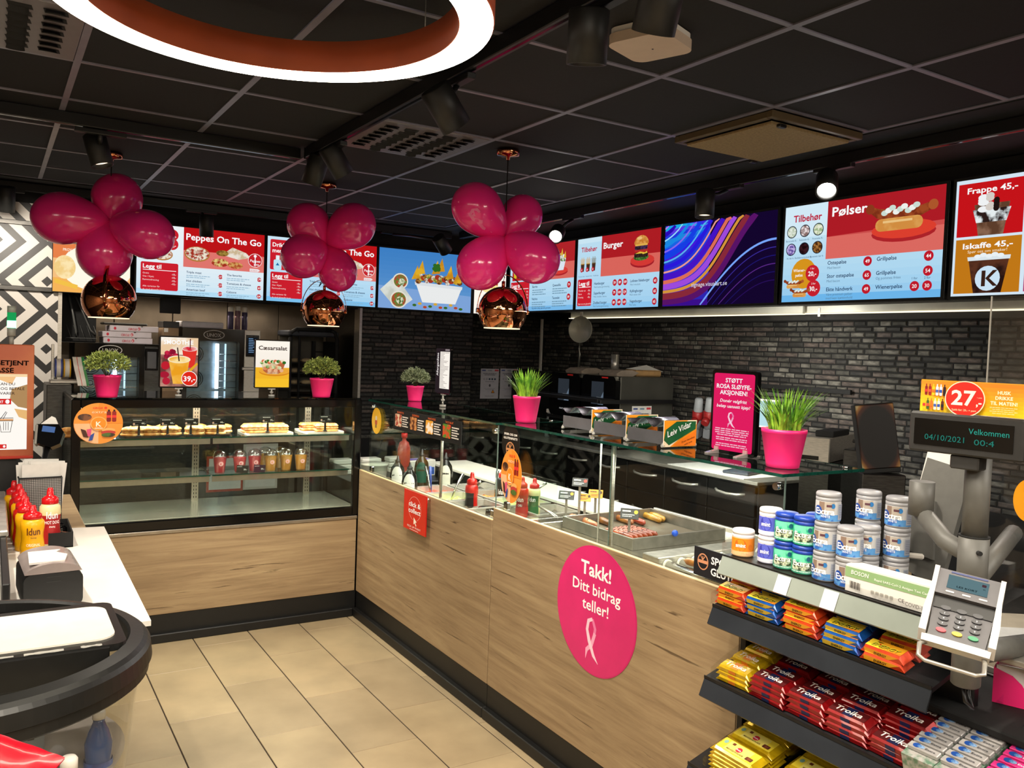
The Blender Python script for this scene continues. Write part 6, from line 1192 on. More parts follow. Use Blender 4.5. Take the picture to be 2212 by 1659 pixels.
for k, (px, py) in enumerate(((1176, 905), (1206, 905))):
    p = onx(px, py, 2.2); t = thing('spray_bottle', 'cloudy spray bottle with white trigger behind the grass pot, %s' % ('left', 'right')[k], 'bottle', (2.25, p.y, .923), .3, 'spray bottles at the sink'); MB().lathe([(.035, 0), (.038, .01), (.038, .12), (.015, .19), (.014, .21)], 18).build('body', mat('cloudy_spray', '#7f8284', .3, nz=.04), t); MB().box(-.012, -.05, .21, .02, .03, .245, b=.006).box(-.006, -.045, .17, .006, -.03, .215, b=.003).build('trigger', WHP, t)
m = MB(); m.tube([(2.5, 1.5, .92), (2.5, 1.5, 1.3), (2.48, 1.48, 1.38), (2.42, 1.42, 1.42), (2.34, 1.36, 1.38), (2.32, 1.34, 1.28)], .012, 10); tag(m.build('tap', CHROME), 'arched chrome tap behind the grass pot', 'tap')
tag(MB().box(2.5, 1.9, .923, 2.85, 2.3, 1.47, b=.01).build('coffee_machine', BLKM), 'dark appliance in the shadowed corner under the white trim', 'appliance')
# red industrial plugs
for k, px in enumerate((1503, 1527)):
    p = onx(px, 905, 2.78); t = thing('power_plug', 'grey and red industrial plug on the brick wall, %s of the two' % ('left', 'right')[k], 'plug', (2.80, p.y, p.z+.03), -1.2, 'industrial plugs by the brick wall', ); t.rotation_euler = (.25, .15, -1.2)
    MB().lathe([(.034, 0), (.037, .01), (.032, .10), (.024, .112), (.001, .113)][::1], 20, (0, 0, .03)).build('plug_body', mat('plug_grey', '#a3a8ac', .45, nz=.05), t); MB().lathe([(.040, -.03), (.044, -.02), (.044, .03), (.038, .034)], 20).cyl((0, -.035, -.03), (0, -.07, -.05), .03, n=18).build('collar', mat('plug_red', '#9c1f20', .4, nz=.05), t); MB().lathe([(.03, -.12), (.032, -.03)], 18).box(-.028, -.03, -.19, .028, .05, -.11, b=.006).build('socket', mat('plug_grey2', '#777b80', .45, nz=.05), t)
# wall rail, monitor and kitchen machines at the right
for px0, px1, py in ((1487, 1533, 826), (1640, 1838, 836)):
    a_, b_ = onx(px0, py-2, XB-.03), onx(px1, py+3, XB-.03); z = 1.478; tag(MB().box(XB-.035, b_.y, z-.014, XB-.012, a_.y, z+.018, b=.003).build('wall_rail', BLKM), 'black rail on the brick wall, %s the pink campaign sign' % ('left of' if px0 < 1600 else 'right of'), 'rail')
l, r = onx(1634, 900, 2.55), onx(1675, 900, 2.55); zt, zb = onx(1660, 867, 2.55).z, onx(1650, 920, 2.55).z; w = .34; t = thing('monitor', 'monitor glowing pale blue behind the pink campaign sign', 'monitor', (2.55, r.y+w/2, zb), -math.pi/2); MB().box(-w/2-.012, 0, -.012, w/2+.012, .03, zt-zb+.012, b=.004).build('housing', WHP, t); MB().box(-.02, .02, -.3, .02, .04, .05).box(-.1, -.04, zb*-1+.93, .1, .12, zb*-1+.94, b=.003).build('stand', BLK, t); MB().box(-w/2, -.002, 0, w/2, 0, zt-zb).build('display', emat('monitor_blue', '#bfe6ee', .95), t)
def boxat(px0, px1, pt, pb, Z, lab, name, cat, m_, dep=.3, T=None):
    """box standing at camera distance T"""
    k = T; l = dp(px0, pb, k); r = dp(px1, pb, k); top = dp((px0+px1)/2, pt, k); c_ = (l+r)/2; w = (r-l).length; rz = -math.pi/2+.35
    t = thing(name, lab, cat, (c_.x, c_.y, c_.z), rz); MB().box(-w/2, 0, 0, w/2, dep, top.z-c_.z, b=.004).build('body', m_, t); return t, w, top.z-c_.z
t, w, h = boxat(1728, 1790, 944, 998, 0, 'steel kitchen machine with black top right of the grass pot', 'toaster', 'appliance', STEEL, .5, 4.1); MB().box(-w/2+.05, .05, h, w/2, .3, h+.03, b=.004).build('top_slot', BLKM, t); MB().box(-w/2, -.002, .01, w/2-.05, 0, .03).build('badge_strip', BLKG, t); MB().box(-w/2, .0, -t.location.z, w/2, .5, -.002).build('lower_body', DSTEEL, t)
t, w, h = boxat(1820, 1862, 972, 1015, 0, 'small dark steel box with a knob beside the scorched lid', 'holder_box', 'appliance', DSTEEL, .3, 3.9); MB().cyl((0, .05, h), (0, .05, h+.03), .008, n=10).box(-.02, .04, h+.03, .02, .06, h+.045, b=.004).build('knob', BLK, t); MB().box(-w/2, .0, -t.location.z, w/2, .3, -.002).build('lower_body', DSTEEL, t)
# scorched grill lid
BURN = mat('scorched_steel', '#8c8262', .45, .6, nz=.1, ns=6)
def burnmat():
    m, nt, o = nmat('scorched_plate'); L = nt.links.new; b = N(nt, 'BsdfPrincipled', i_Roughness=.5, i_Metallic=.5); L(b.outputs[0], o.inputs[0]); tc = N(nt, 'TexCoord'); mp = N(nt, 'Mapping'); L(tc.outputs['Object'], mp.inputs[0]); mp.inputs['Location'].default_value = (0, 0, -.82); mp.inputs['Scale'].default_value = (9.5, 0, 5.4)
    g = N(nt, 'TexGradient', gradient_type='SPHERICAL'); n = N(nt, 'TexNoise', i_Scale=9, i_Detail=5.0); mx = N(nt, 'MixRGB', blend_type='ADD', i_Fac=.28); L(mp.outputs[0], g.inputs[0]); L(tc.outputs['Object'], n.inputs[0]); L(g.outputs[1], mx.inputs[1]); L(n.outputs[0], mx.inputs[2])
    r = N(nt, 'ValToRGB'); L(mx.outputs[0], r.inputs[0]); e = r.color_ramp.elements; e[0].position = .10; e[0].color = lin('#8f8462'); e[1].position = .42; e[1].color = lin('#0a0605'); q = e.new(.17); q.color = lin('#7a5426'); q = e.new(.27); q.color = lin('#3a1a0c'); L(r.outputs[0], b.inputs[0]); return m
T_ = 3.6; l = dp(1905, 1022, T_); t = thing('contact_grill', 'contact grill with an upright scorched lid showing a burnt black patch', 'grill', (l.x, l.y, 0), -.62); MB().box(-.082, 0, .0, .082, .05, .30, b=.004).build('lid', BLKM, t, (0, 0, l.z), (-.14, -.12, 0)); MB().box(-.08, -.006, .02, .08, 0, .295, b=.003).build('scorched_face', burnmat(), t, (0, 0, l.z), (-.14, -.12, 0))
MB().box(-.09, -.03, 0, .09, .25, l.z-.002, b=.004).build('body', DSTEEL, t)
# till side: dark cabinets and worktop at the right
t = thing('till_counter', 'dark till counter right of the gum jars', 'counter', (0, 0, 0)); MB().box(.30, -4.75, .0, 1.6, -3.135, .86).build('cabinet', BLKM, t); MB().box(.29, -4.77, .861, 1.62, -3.13, .885, b=.003).build('worktop', DSTEEL, t); MB().box(.165, -4.8, .0, .3, -3.90, .80).build('front_cabinet', BLKM, t); MB().box(.295, -4.7, .886, .305, -3.30, .90).build('edge_trim', STEEL, t)
l = dp(1925, 1070, 3.0); tag(MB().box(-.12, 0, -.0, .16, .05, .10, b=.006).build('till_monitor', BLKM, None, (l.x-.02, l.y, .886), -.9), 'back of a low black till monitor behind the gum jars', 'monitor')
p = dp(1935, 1088, 2.75); tag(MB().tube([(0, 0, 0), (.03, .01, .01), (.05, .0, -.005), (.07, .01, 0)], .012, 8).build('blue_strap', BLU, None, (p.x, p.y, .899)), 'dark blue coiled strap behind the gum jars', 'strap')
# ================================================================ CANDY RACK
RK = mat('rack_black', '#121214', .4, nz=.15, ns=40); LIPM = mat('label_holder', '#8f978f', .25, .1, nz=.05, ns=6); LIPD = mat('label_holder_dark', '#2e3136', .2, .2, nz=.1, ns=6)
rk = thing('candy_rack', 'black tiered candy rack with label strips in front of the till', 'rack', (0, -3.45, 0))
tiers = [(-.10, 1.105, -3.13, -3.80, LIPM), (-.12, .955, -3.12, -3.80, LIPD), (-.14, .745, -3.12, -4.06, LIPD), (-.20, .505, -3.13, -4.06, LIPD)]
TD = .26
for k, (x, z, ya, yb, lm) in enumerate(tiers):
    dx = TD if k else .24; sl = .0 if k == 0 else .08
    m = MB(); ya_, yb_ = ya+3.45, yb+3.45
    m.add([(x, yb_, z), (x+dx, yb_, z+sl), (x+dx, ya_, z+sl), (x, ya_, z), (x, yb_, z-.012), (x+dx, yb_, z+sl-.012), (x+dx, ya_, z+sl-.012), (x, ya_, z-.012)], [(0, 1, 2, 3), (7, 6, 5, 4), (0, 4, 5, 1), (3, 2, 6, 7), (0, 3, 7, 4), (1, 5, 6, 2)])
    if k == 0: m.v = [(vx, min(vy, .19), vz) for vx, vy, vz in m.v]; m.box(x, .19, z-.012, x+.112, ya_, z)
    s_ = m.build('shelf', RK, rk)
    m = MB(); m.add([(x-.022, yb_, z-.052), (x-.002, yb_, z-.004), (x-.002, ya_, z-.004), (x-.022, ya_, z-.052), (x-.018, yb_, z-.056), (x+.002, yb_, z-.006), (x+.002, ya_, z-.006), (x-.018, ya_, z-.056)], [(3, 2, 1, 0), (4, 5, 6, 7), (0, 1, 5, 4), (3, 7, 6, 2), (1, 2, 6, 5), (0, 4, 7, 3)]); m.build('label_strip', lm, s_)
    MB().box(x-.004, yb_, z-.004, x-.001, ya_, z+(.022 if k == 0 else .004)).build('front_lip', ACRYL if k == 0 else RK, s_)
m = MB(); m.box(.05, -.35, .0, .075, .33, 1.10, b=.004).box(-.02, .29, .0, .06, .31, 1.09).box(.02, -.36, .0, .06, -.34, .8); m.build('upright_frame', RK, rk)
for y, z, x in ((.12-.0, 1.083, -.1152), (.0, 1.083, -.1152)):
    pass
for k, px in enumerate((1690, 1792)):
    p = onx(px, 1218 if k == 0 else 1247, -.118); c = MB(); c.add([(-.1245, p.y-.022-.0, 1.054), (-.1055, p.y-.022, 1.099), (-.1055, p.y+.022, 1.099), (-.1245, p.y+.022, 1.054)], [(3, 2, 1, 0)]); o = c.build('paper_label', emat('x', '#ffffff') if 0 else mat('label_white', '#f6f2ee', .5, nz=.02), rk); o.location = (0, 3.45, 0)
c = MB(); c.add([(-.2245, -3.205, .455), (-.2055, -3.205, .499), (-.2055, -3.155, .499), (-.2245, -3.155, .455)], [(3, 2, 1, 0)]); o = c.build('paper_label', bpy.data.materials['label_white'], rk); o.location = (0, 3.45, 0)
c = MB(); c.add([(-.1655, -3.83, .685), (-.1435, -3.83, .739), (-.1435, -3.76, .739), (-.1655, -3.76, .685)], [(3, 2, 1, 0)]); o = c.build('yellow_label', PM('#f0dc3a'), rk); o.location = (0, 3.45, 0)
def divider(x, y, z, dx, h, sl=.0):
    MB().add([(x-.003, y+3.45, z), (x+dx, y+3.45, z+sl), (x+dx, y+3.45, z+sl+h), (x+.05, y+3.45, z+h*.95), (x-.003, y+3.45, z+h*.55)], [(0, 1, 2, 3, 4)]).add([(x-.003, y+3.452, z), (x+dx, y+3.452, z+sl), (x+dx, y+3.452, z+sl+h), (x+.05, y+3.452, z+h*.95), (x-.003, y+3.452, z+h*.55)], [(4, 3, 2, 1, 0)]).build('divider', ACRYL, rk)
# gum jars
def gum(cap, body, art, name):
    t = thing('gum_jar', '', 'jar', (0, 0, 0)); r = .0315
    MB().lathe([(r*.92, 0), (r, .003), (r, .054), (r*.96, .057)], 28).build('body', mat(name, body, .25, nz=.03), t); MB().lathe([(r*.99, .055), (r*1.02, .057), (r*1.02, .0635), (r*.98, .064), (r*.98, .0655), (r*1.02, .066), (r*1.02, .073), (r*.93, .077), (.001, .0775)], 28, capb=False).build('lid', mat(name+'_lid', cap, .35, nz=.03), t)
    a = Art(.1, .05, 200, 100, 'p', y=0, cz=.004); a.dy = .0002; art(a); sg = 26
    def wrap(o):
        nv = []
        for x_, y_, z_ in o.v: an = x_/r; rr_ = r+.0005-y_*1.0; nv.append((rr_*math.sin(an), -rr_*math.cos(an), z_))
        o.v = nv
    # subdivide wide quads so that they follow the curve
    A2 = MB()
    for f, mi in zip(a.A.f, a.A.m):
        vs = [a.A.v[i] for i in f]; xs = [v[0] for v in vs]; x0, x1 = min(xs), max(xs); n_ = max(1, int((x1-x0)/.006)) if len(f) == 4 and abs(vs[0][0]-vs[3][0]) < 1e-6 else 1
        if n_ > 1:
            for i in range(n_):
                u0, u1 = i/n_, (i+1)/n_; l_ = lambda p, q, u: tuple(p[j]+(q[j]-p[j])*u for j in range(3)); A2.add([l_(vs[0], vs[1], u0), l_(vs[0], vs[1], u1), l_(vs[3], vs[2], u1), l_(vs[3], vs[2], u0)], [(0, 1, 2, 3)], mi)
        else: A2.add(vs, [tuple(range(len(vs)))], mi)
    wrap(A2); wrap(a.T); lb = A2.build('label', a.am, t)
    if a.T.f: a.T.build('lettering', a.tm, t)
    return t
def art_ex(a):
    a.q(0, 0, 200, 100, '#c3c4c6'); a.q(0, 0, 200, 34, '#2a62b8|#5a9ad8|60'); a.q(60, 40, 90, 100, '#8a7466'); a.q(90, 56, 140, 100, '#b2a89c'); a.d(132, 80, 11, '#2f78b8', 13); a.q(100, 74, 126, 86, '#5c3a44'); a.d(56, 52, 22, '#1a4aa8', 26); a.t('Extra', 44, 34, 46, '#ffffff', 2, w=96); a.t('WHITE', 74, 18, 18, '#e8f0fa', 1, w=44); a.q(160, 8, 196, 90, '#a8aebc'); [a.lines(164, 82-k*9, 28, 1, 1, '#6a7288', 3) for k in range(8)]
def art_gr(a): a.q(0, 0, 200, 100, '#1ea882|#6fd8b0|40'); a.q(40, 14, 170, 60, '#3a4a30|#cfd6b8|90'); a.d(136, 80, 11, '#1a5a78', 13); a.t('Extra', 52, 40, 40, '#f4fff8', 2, w=90); a.lines(40, 6, 110, 1, 1, '#dff4ea', 5)
def art_pu(a): a.q(0, 0, 200, 100, '#5a62c8'); a.q(0, 0, 200, 22, '#e8e6f4'); a.d(78, 62, 34, '#3a3fa8', 40); a.t('smint', 52, 50, 32, '#ffffff', 2, w=52); a.d(140, 58, 14, '#454cb8', 16)
def art_or(a): a.q(0, 0, 200, 100, '#f08a1c'); a.q(0, 0, 200, 26, '#f8c890'); a.d(92, 62, 34, '#d8641a', 36); a.t('smint', 66, 50, 32, '#ffffff', 2, w=56); a.d(150, 52, 14, '#e0781c', 16)
J = {'s': gum('#9c9ca0', '#c4c4c8', art_ex, 'jar_silver'), 'g': gum('#1c3fa0', '#2a9a80', art_gr, 'jar_green'), 'p': gum('#ece6e6', '#cfd0f0', art_pu, 'jar_purple'), 'o': gum('#efe8e4', '#f3c28c', art_or, 'jar_orange')}
first = {id(v): 1 for v in J.values()}; z0 = 1.106; GJ = 'chewing gum jars on the top shelf of the candy rack'
jn = {'s': 'silver and blue gum jar', 'g': 'blue lidded green gum jar', 'p': 'white lidded purple gum jar', 'o': 'white lidded orange gum jar'}
fy = [onx(q, w_, -.055).y for q, w_ in ((1612, 1150), (1658, 1160), (1694, 1168), (1727, 1176), (1776, 1190), (1820, 1196))]
def jar(kk, x, y, lv, lab, rz): put(J[kk], x, y, z0+lv*.078, jn[kk]+lab, rz, GJ)
RZJ = -.95
jar('o', -.055, fy[0]+.01, 0, ' alone at the left end of the top shelf', RZJ)
for lv in (0, 1): jar('p', -.045, fy[1], lv, (', under the other purple one', ', on top of the other purple one')[lv], RZJ)
for q in (2, 3):
    for lv in (0, 1): jar('g', -.06+.004*q, fy[q]+(-.004 if q == 2 else -.012), lv, ', %s level of the %s green column' % (('lower', 'upper')[lv], ('left', 'right')[q-2]), RZJ-.15)
jar('g', .015, fy[3]+.0, 0, ', behind the two front green columns, bottom', RZJ); jar('g', .015, fy[3]+.0, 1, ', behind the two front green columns, top', RZJ)
for lv in (0, 1, 2): jar('s', -.05, fy[4]-.008, lv, (', bottom of the tallest front column', ', middle of the tallest front column', ', highest of all, on top of the front column')[lv], RZJ-(.5 if lv < 2 else .1))
for lv in (0, 1): jar('s', -.05, fy[5]-.016, lv, (', at the front, touching the test kit box', ', second level, showing its full name at the front')[lv], RZJ-.1)
for lv in (0, 1): jar('s', .018, fy[5]-.018, lv, (', rear row bottom, behind the full name jar', ', rear row second level, behind the full name jar')[lv], RZJ-.3)
for lv in (0, 1, 2): jar('s', .085, fy[5]+.03, lv, (', third row back bottom', ', third row back middle', ', third row back, only its lid showing over the pile')[lv], RZJ-.3)
for lv in (0, 1, 2): jar('s', .075, fy[5]-.065, lv, (', rightmost column bottom', ', rightmost column middle', ', top of the rightmost column')[lv], RZJ-.4)
# test kit box
l, r = onx(1828, 1215, -.09), onx(2012, 1262, -.09); w = l.y-r.y
t = thing('test_kit_box', 'long white and green test kit box standing at the front of the top shelf', 'box', (-.088, (l.y+r.y)/2, z0), -math.pi/2+.02); hb = .068
MB().box(-w/2, 0, 0, w/2, .05, hb, b=.001).build('carton', WHITE, t); a = Art(w, hb, 300, 100, 'p', y=-.0006); a.q(0, 55, 300, 92, '#8fb07c'); a.t('BOSON', 22, 68, 22, '#f2f4ee', 1, w=64, ital=.1); a.t('Rapid SARS-CoV-2 Antigen Test Card', 108, 66, 12, '#eef4ea', 1, w=186); [a.q(18+k*4, 16, 18+k*4+(1.2+k % 3), 42, '#3a3432') for k in range(11)]; a.t('CE', 196, 18, 18, '#55504c', 1); [a.rr(100+k*17, 18, 112+k*17, 30, 2, '#aaa69e') for k in range(5)]; a.t('COVID-19', 222, 12, 20, '#5a5450', 0, w=66); a.build(t)
m = MB(); m.box(.0, w/2+.0, .0, .05, w/2+.002, .05)
divider(-.10, r.y-.01, z0, .2, .05); divider(-.10, -3.128, z0, .05, .06)
p = onx(1950, 1200, .10); t = thing('sanitiser_pump', 'white pump top of a sanitiser bottle behind the test kit box', 'bottle', (.10, p.y, .90), 2.2)
MB().lathe([(.028, 0), (.03, .01), (.03, .21), (.012, .235)], 18).build('bottle', WHP, t); MB().lathe([(.012, .235), (.012, .262), (.006, .264), (.006, .28)], 14).box(-.05, -.008, .278, .016, .008, .292, b=.004).build('pump', WHP, t)
# wrapped bars
def bar(L, Wd, h, c1_, art, name, cat='candy bar'):
    """long side across the tier (y), crimped ends"""
    t = thing(name, '', cat, (0, 0, 0)); wm = mat(name+'_'+c1_[1:]+'_foil', c1_, .22, .35, nz=.15, ns=40, coat=.4); m = MB(); n = 10; vs = []; prof = []
    for i in range(n+1):
        u = -1+2*i/n; e = 1-max(0, (abs(u)-.8)/.2)**1.5; hh = h*e+.0012; ww = Wd*(.5 if abs(u) < .9 else .5+.02); y = u*L/2
        ring = [(-ww, y, .0), (-ww*.97, y, hh*.7), (-ww*.7, y, hh), (0, y, hh*1.03+U(-.0006, .0006)), (ww*.7, y, hh), (ww*.97, y, hh*.7), (ww, y, 0)]; vs += ring
    m.add(vs, [(7*i+j, 7*i+j+1, 7*i+8+j, 7*i+7+j) for i in range(n) for j in range(6)]+[(7*i+6, 7*i, 7*i+7, 7*i+13) for i in range(n)], 0, False); m.build('wrapper', wm, t)
    a = Art(L*.8, Wd*.72, 100, 30, 'p', y=0, dy=.00015, cz=-Wd*.36); art(a, 'top'); 
    for o_ in (a.A, a.T): o_.v = [(z_, -x_, h*1.03-y_+.0014) for x_, y_, z_ in o_.v]
    a.build(t, n1='top_print', n2='top_lettering')
    a = Art(L*.8, h*.8, 100, 12, 'p', y=0, dy=.00012, cz=.0006); art(a, 'side')
    for o_ in (a.A, a.T): o_.v = [(-Wd*.5+y_-.0006, -x_, z_) for x_, y_, z_ in o_.v]
    a.build(t, n1='side_print', n2='side_lettering'); return t
def art_en(c1_, c2_):
    def f(a, s):
        if s == 'top': a.q(0, 0, 100, 30, c2_); a.poly([(0, 0), (40, 0), (18, 30), (0, 30)], '#e8c832'); a.poly([(50, 0), (100, 0), (100, 9)], '#e07820'); a.t('NEW', 20, 21, 7, '#1a1408', 2, ital=.25); a.t('ENERGY', 14, 5, 17, '#10100a', 2, w=76, ital=.25); a.t('ENERGY', 13, 6.5, 17, '#f0e23a', 2, w=76, ital=.25)
        else: a.poly([(0, 0), (70, 0), (100, 12), (0, 12)], c2_); a.t('ENERGY', 28, 2.5, 9, '#1a1408', 2, w=36, ital=.25)
    return f
def art_tr(y_=False):
    def f(a, s):
        z = 30 if s == 'top' else 12
        if y_: a.q(36, 0, 62, z, '#d87a1c')
        else: a.q(38, 0, 64, z, '#16204e'); 
        if not y_ and s == 'top': a.q(0, 0, 100, 30, '#4a0c0e'); a.q(38, 0, 66, z, '#141a3e')  # top in darker maroon and navy, its shade painted into the colour
        if s == 'top': a.t('Troika', 10, 8, 22, '#efe6dc', 1, w=76, ital=.2)
    return f
EB = {'red': bar(.118, .042, .016, '#d8441c', art_en('#d8441c', '#e8a01e'), 'energy_bar'), 'blue': bar(.118, .042, .016, '#1a55a8', art_en('#1a55a8', '#c9a832'), 'energy_bar')}
first = {id(v): 1 for v in EB.values()}
o5 = ('first', 'second', 'third', 'fourth', 'fifth')
x0, zb = tiers[1][0]+.03, tiers[1][1]; yc = [onx(q, w_, x0).y for q, w_ in ((1590, 1290), (1655, 1315), (1738, 1335), (1825, 1365), (1922, 1390))]
for c in range(5):
    for rw in range(4 if c < 4 else 2):
        for lv in range((4 if c == 2 else 3) if rw == 0 else 3):
            if c == 4 and lv > 1: continue
            col = ('red', 'blue', 'red', 'blue', 'red')[c] if not (c == 1 and rw == 3) else 'blue'
            x = x0+rw*.052+U(-.003, .003); put(EB[col], x, yc[c]+U(-.004, .004), zb+.004+.08*(x-tiers[1][0])/TD+lv*.0172, '%s wrapped energy bar, %s column, %s row from the front, %s' % (col, o5[c], o5[rw], ('bottom', 'second', 'third', 'top layer')[lv]), U(-.04, .04), 'energy bars on the second tier').rotation_euler.y = -.298
for c in range(6): divider(tiers[1][0], yc[0]+.066 if c == 0 else (yc[c-1]-.066 if c == 5 else (yc[c-1]+yc[c])/2), zb, TD, .062, .08)
TRB_, TRY = bar(.125, .045, .013, '#8c0f14', art_tr(), 'chocolate_bar', 'chocolate bar'), bar(.12, .045, .013, '#c9a414', art_tr(True), 'chocolate_bar', 'chocolate bar')
first = {id(TRB_): 1, id(TRY): 1}; x0, zb = tiers[2][0]+.03, tiers[2][1]; yt = [onx(q, w_, x0).y for q, w_ in ((1592, 1440), (1668, 1462), (1752, 1490), (1840, 1520), (1938, 1545))]
for c in range(5):
    for rw in range(3):
        nl = (3, 4, 4, 4, 3)[c] if rw == 0 else (4 if c == 4 else 3)+(1 if rw == 1 and c in (3, 4) else 0)
        for lv in range(nl):
            x = x0+rw*.054+U(-.003, .003); put(TRB_ if c else TRY, x, yt[c]+U(-.004, .004), zb+.004+.08*(x-tiers[2][0])/TD+lv*.0142, '%s chocolate bar, %s column, %s row from the front, %s' % ('shiny red' if c else 'yellow', o5[c], o5[rw], ('bottom layer', 'second layer', 'third layer', 'fourth layer', 'top layer')[lv]), U(-.05, .05), 'red and yellow chocolate bars on the third tier').rotation_euler.y = -.298
for c in range(6): divider(tiers[2][0], yt[0]+.068 if c == 0 else (yt[c-1]-.068 if c == 5 else (yt[c-1]+yt[c])/2), zb, TD, .065, .08)
# small mint packs
def mint(c1_, name):
    t = thing(name, '', 'gum pack', (0, 0, 0)); MB().box(-.0095, -.036, 0, .0095, .036, .011, b=.0015).build('wrapper', mat(name+'_foil', c1_, .25, .2, nz=.06, coat=.3), t)
    a = Art(.07, .018, 100, 26, 'p', y=0, dy=.0002, cz=-.009); a.d(26, 13, 13, '#1e4a9a', 11); a.d(40, 13, 12, '#9ab8d8|#4a78b0|60', 8); a.t('Extra', 56, 7, 12, '#3a3a40' if c1_[1] != 'e' else '#ffd8ea', 1, w=34)
    for o_ in (a.A, a.T): o_.v = [(z_, -x_, .0113-y_) for x_, y_, z_ in o_.v]
    a.build(t, n1='top_print', n2='top_lettering'); return t
MS, MP = mint('#b8b4b2', 'gum_pack'), mint('#e83a8c', 'gum_pack'); first = {id(MS): 1, id(MP): 1}
ym = [onx(q, w_, tiers[2][0]+.06).y for q, w_ in ((2025, 1588), (2098, 1610), (2185, 1638))]
for c in range(3):
    for rw in range(8):
        x = tiers[2][0]+.012+rw*.0235; put((MS, MS, MP)[c], x, ym[c]+U(-.002, .002), zb+.058+.08*(x-tiers[2][0])/TD, '%s gum pack, %s of its tray, %s column of gum packs' % (('silver', 'silver', 'pink')[c], ('frontmost', 'second', 'third', 'fourth', 'fifth', 'sixth', 'seventh', 'rearmost')[rw], ('left', 'middle', 'right')[c]), 0, 'small gum packs on the third tier').rotation_euler.y = -.298
for c in range(3): tag(MB().box(-.005, -.038, 0, .20, .038, .054, M=Matrix.Rotation(-.298, 4, 'Y')).build('gum_tray', mat('tray_fill', '#5f7f68', .4, hex2='#b0aca8', ns=60), None, (tiers[2][0]+.004, ym[c], zb+.002)), 'display carton under the %s column of gum packs' % ('left', 'middle', 'right')[c], 'carton')
for c in range(4): divider(tiers[2][0], ym[0]+.041 if c == 0 else (ym[2]-.042 if c == 3 else (ym[c-1]+ym[c])/2), zb, TD, .085, .08)
# milk chocolate slabs
def art_mj(a, s):
    if s == 'top': a.q(0, 0, 100, 30, '#e8cf3a'); a.q(18, 2, 82, 28, '#eddb6e'); a.d(50, 16, 8, '#c82a3a', 6.5); a.d(10, 20, 5, '#7fa89a', 5); a.rr(76, 4, 94, 13, 2, '#5a2c1c|#8a4a2c|60'); a.rr(26, 20, 34, 26, 1, '#6a341c'); a.t('MELKESJOKOLADE', 24, 5, 5, '#6a5a2a', 1, w=46); a.t('Freia', 50, 13.5, 5, '#ffffff', 1, 'c', w=13)
MJ = bar(.165, .062, .011, '#c8a612', art_mj, 'chocolate_slab', 'chocolate bar'); first = {id(MJ): 1}
x0, zb = tiers[3][0]+.045, tiers[3][1]
ymj = [onx(1600, 1560, x0).y, onx(1735, 1610, x0).y]
for c in range(2):
    for rw in range(3):
        for lv in range(6 if rw == 0 else 4):
            x = x0+rw*.066; put(MJ, x, ymj[c]+U(-.003, .003), zb+.004+.08*(x-tiers[3][0])/TD+lv*.0118+(0 if rw == 0 else .024), 'yellow milk chocolate slab, %s stack, %s row, layer %s' % (('left', 'right')[c], o5[rw], ('one at the bottom', 'two', 'three', 'four', 'five', 'six on top')[lv]), U(-.02, .02), 'yellow chocolate slabs on the lowest tier').rotation_euler.y = -.298
        if rw: tag(MB().box(-.03, -.08, 0, .03, .08, .0235).build('support_block', RK, None, (x0+rw*.066, ymj[c], zb+.003+.08*(x0+rw*.066-tiers[3][0])/TD)), 'black step under the %s yellow chocolate stack, %s row' % (('left', 'right')[c], o5[rw]), 'rack step')
for c in range(3): divider(tiers[3][0], (ymj[0]+.088, (ymj[0]+ymj[1])/2, ymj[1]-.088)[c], zb, TD, .07, .08)
# ================================================================ POS POLE, PIN PAD, CUSTOMER DISPLAY
T = 1.85; pb, pt_ = dp(2085, 1480, T), dp(2085, 990, T); GP = mat('pole_grey', '#5c5b57', .5, 0, nz=.05, ns=40)
t = thing('till_pole', 'thick grey till pole with swivel arms carrying the customer display and card reader', 'stand', (pb.x, pb.y, pb.z)); h = pt_.z-pb.z+.02
m = MB(); m.lathe([(.026, 0), (.03, .004), (.03, .11), (.0295, .112), (.0295, .2)], 28).lathe([(.0305, .2), (.0305, .33)], 28, capt=True).lathe([(.026, .33), (.026, h)], 28); m.build('column', GP, t)
for z in (.108, .205, .24, .33): MB().lathe([(.0309, z-.0015), (.0309, z+.0015)], 28).build('ring_joint', BLKM, t)
for z in (.3,): MB().cyl((-.02, -.022, z), (-.026, -.03, z), .005, n=12).build('screw', BLKM, t)
q1 = dp(1990, 1085, 2.0)-pb; m = MB(); m.tube([(0, 0, .285), (q1.x*.5, q1.y*.5, .30), (q1.x, q1.y, q1.z-.02)], .021, 14); m.build('display_arm', GP, t); MB().cyl((q1.x, q1.y, q1.z-.03), (q1.x, q1.y, q1.z+.05), .028, n=24).build('arm_joint', GP, t)
q2 = dp(2240, 1390, T+.25)-pb; m = MB(); m.tube([(0, 0, .07), (q2.x, q2.y, q2.z)], .026, 12).build('lower_arm', GP, t); q3 = dp(2190, 1150, T+.2)-pb; MB().tube([(0, 0, .22), (q3.x, q3.y, q3.z)], .02, 12).build('upper_arm', GP, t)
m = MB(); m.tube([(-.01, 0, 0), (-.015, -.01, -.03), (0, -.02, -.045), (.012, 0, -.02), (.01, 0, 0)], .004, 6).tube([(.012, 0, 0), (.022, 0, -.035), (.01, -.01, -.05), (0, 0, -.02), (.0, 0, 0)], .004, 6); m.build('cable_loop', BLK, t)
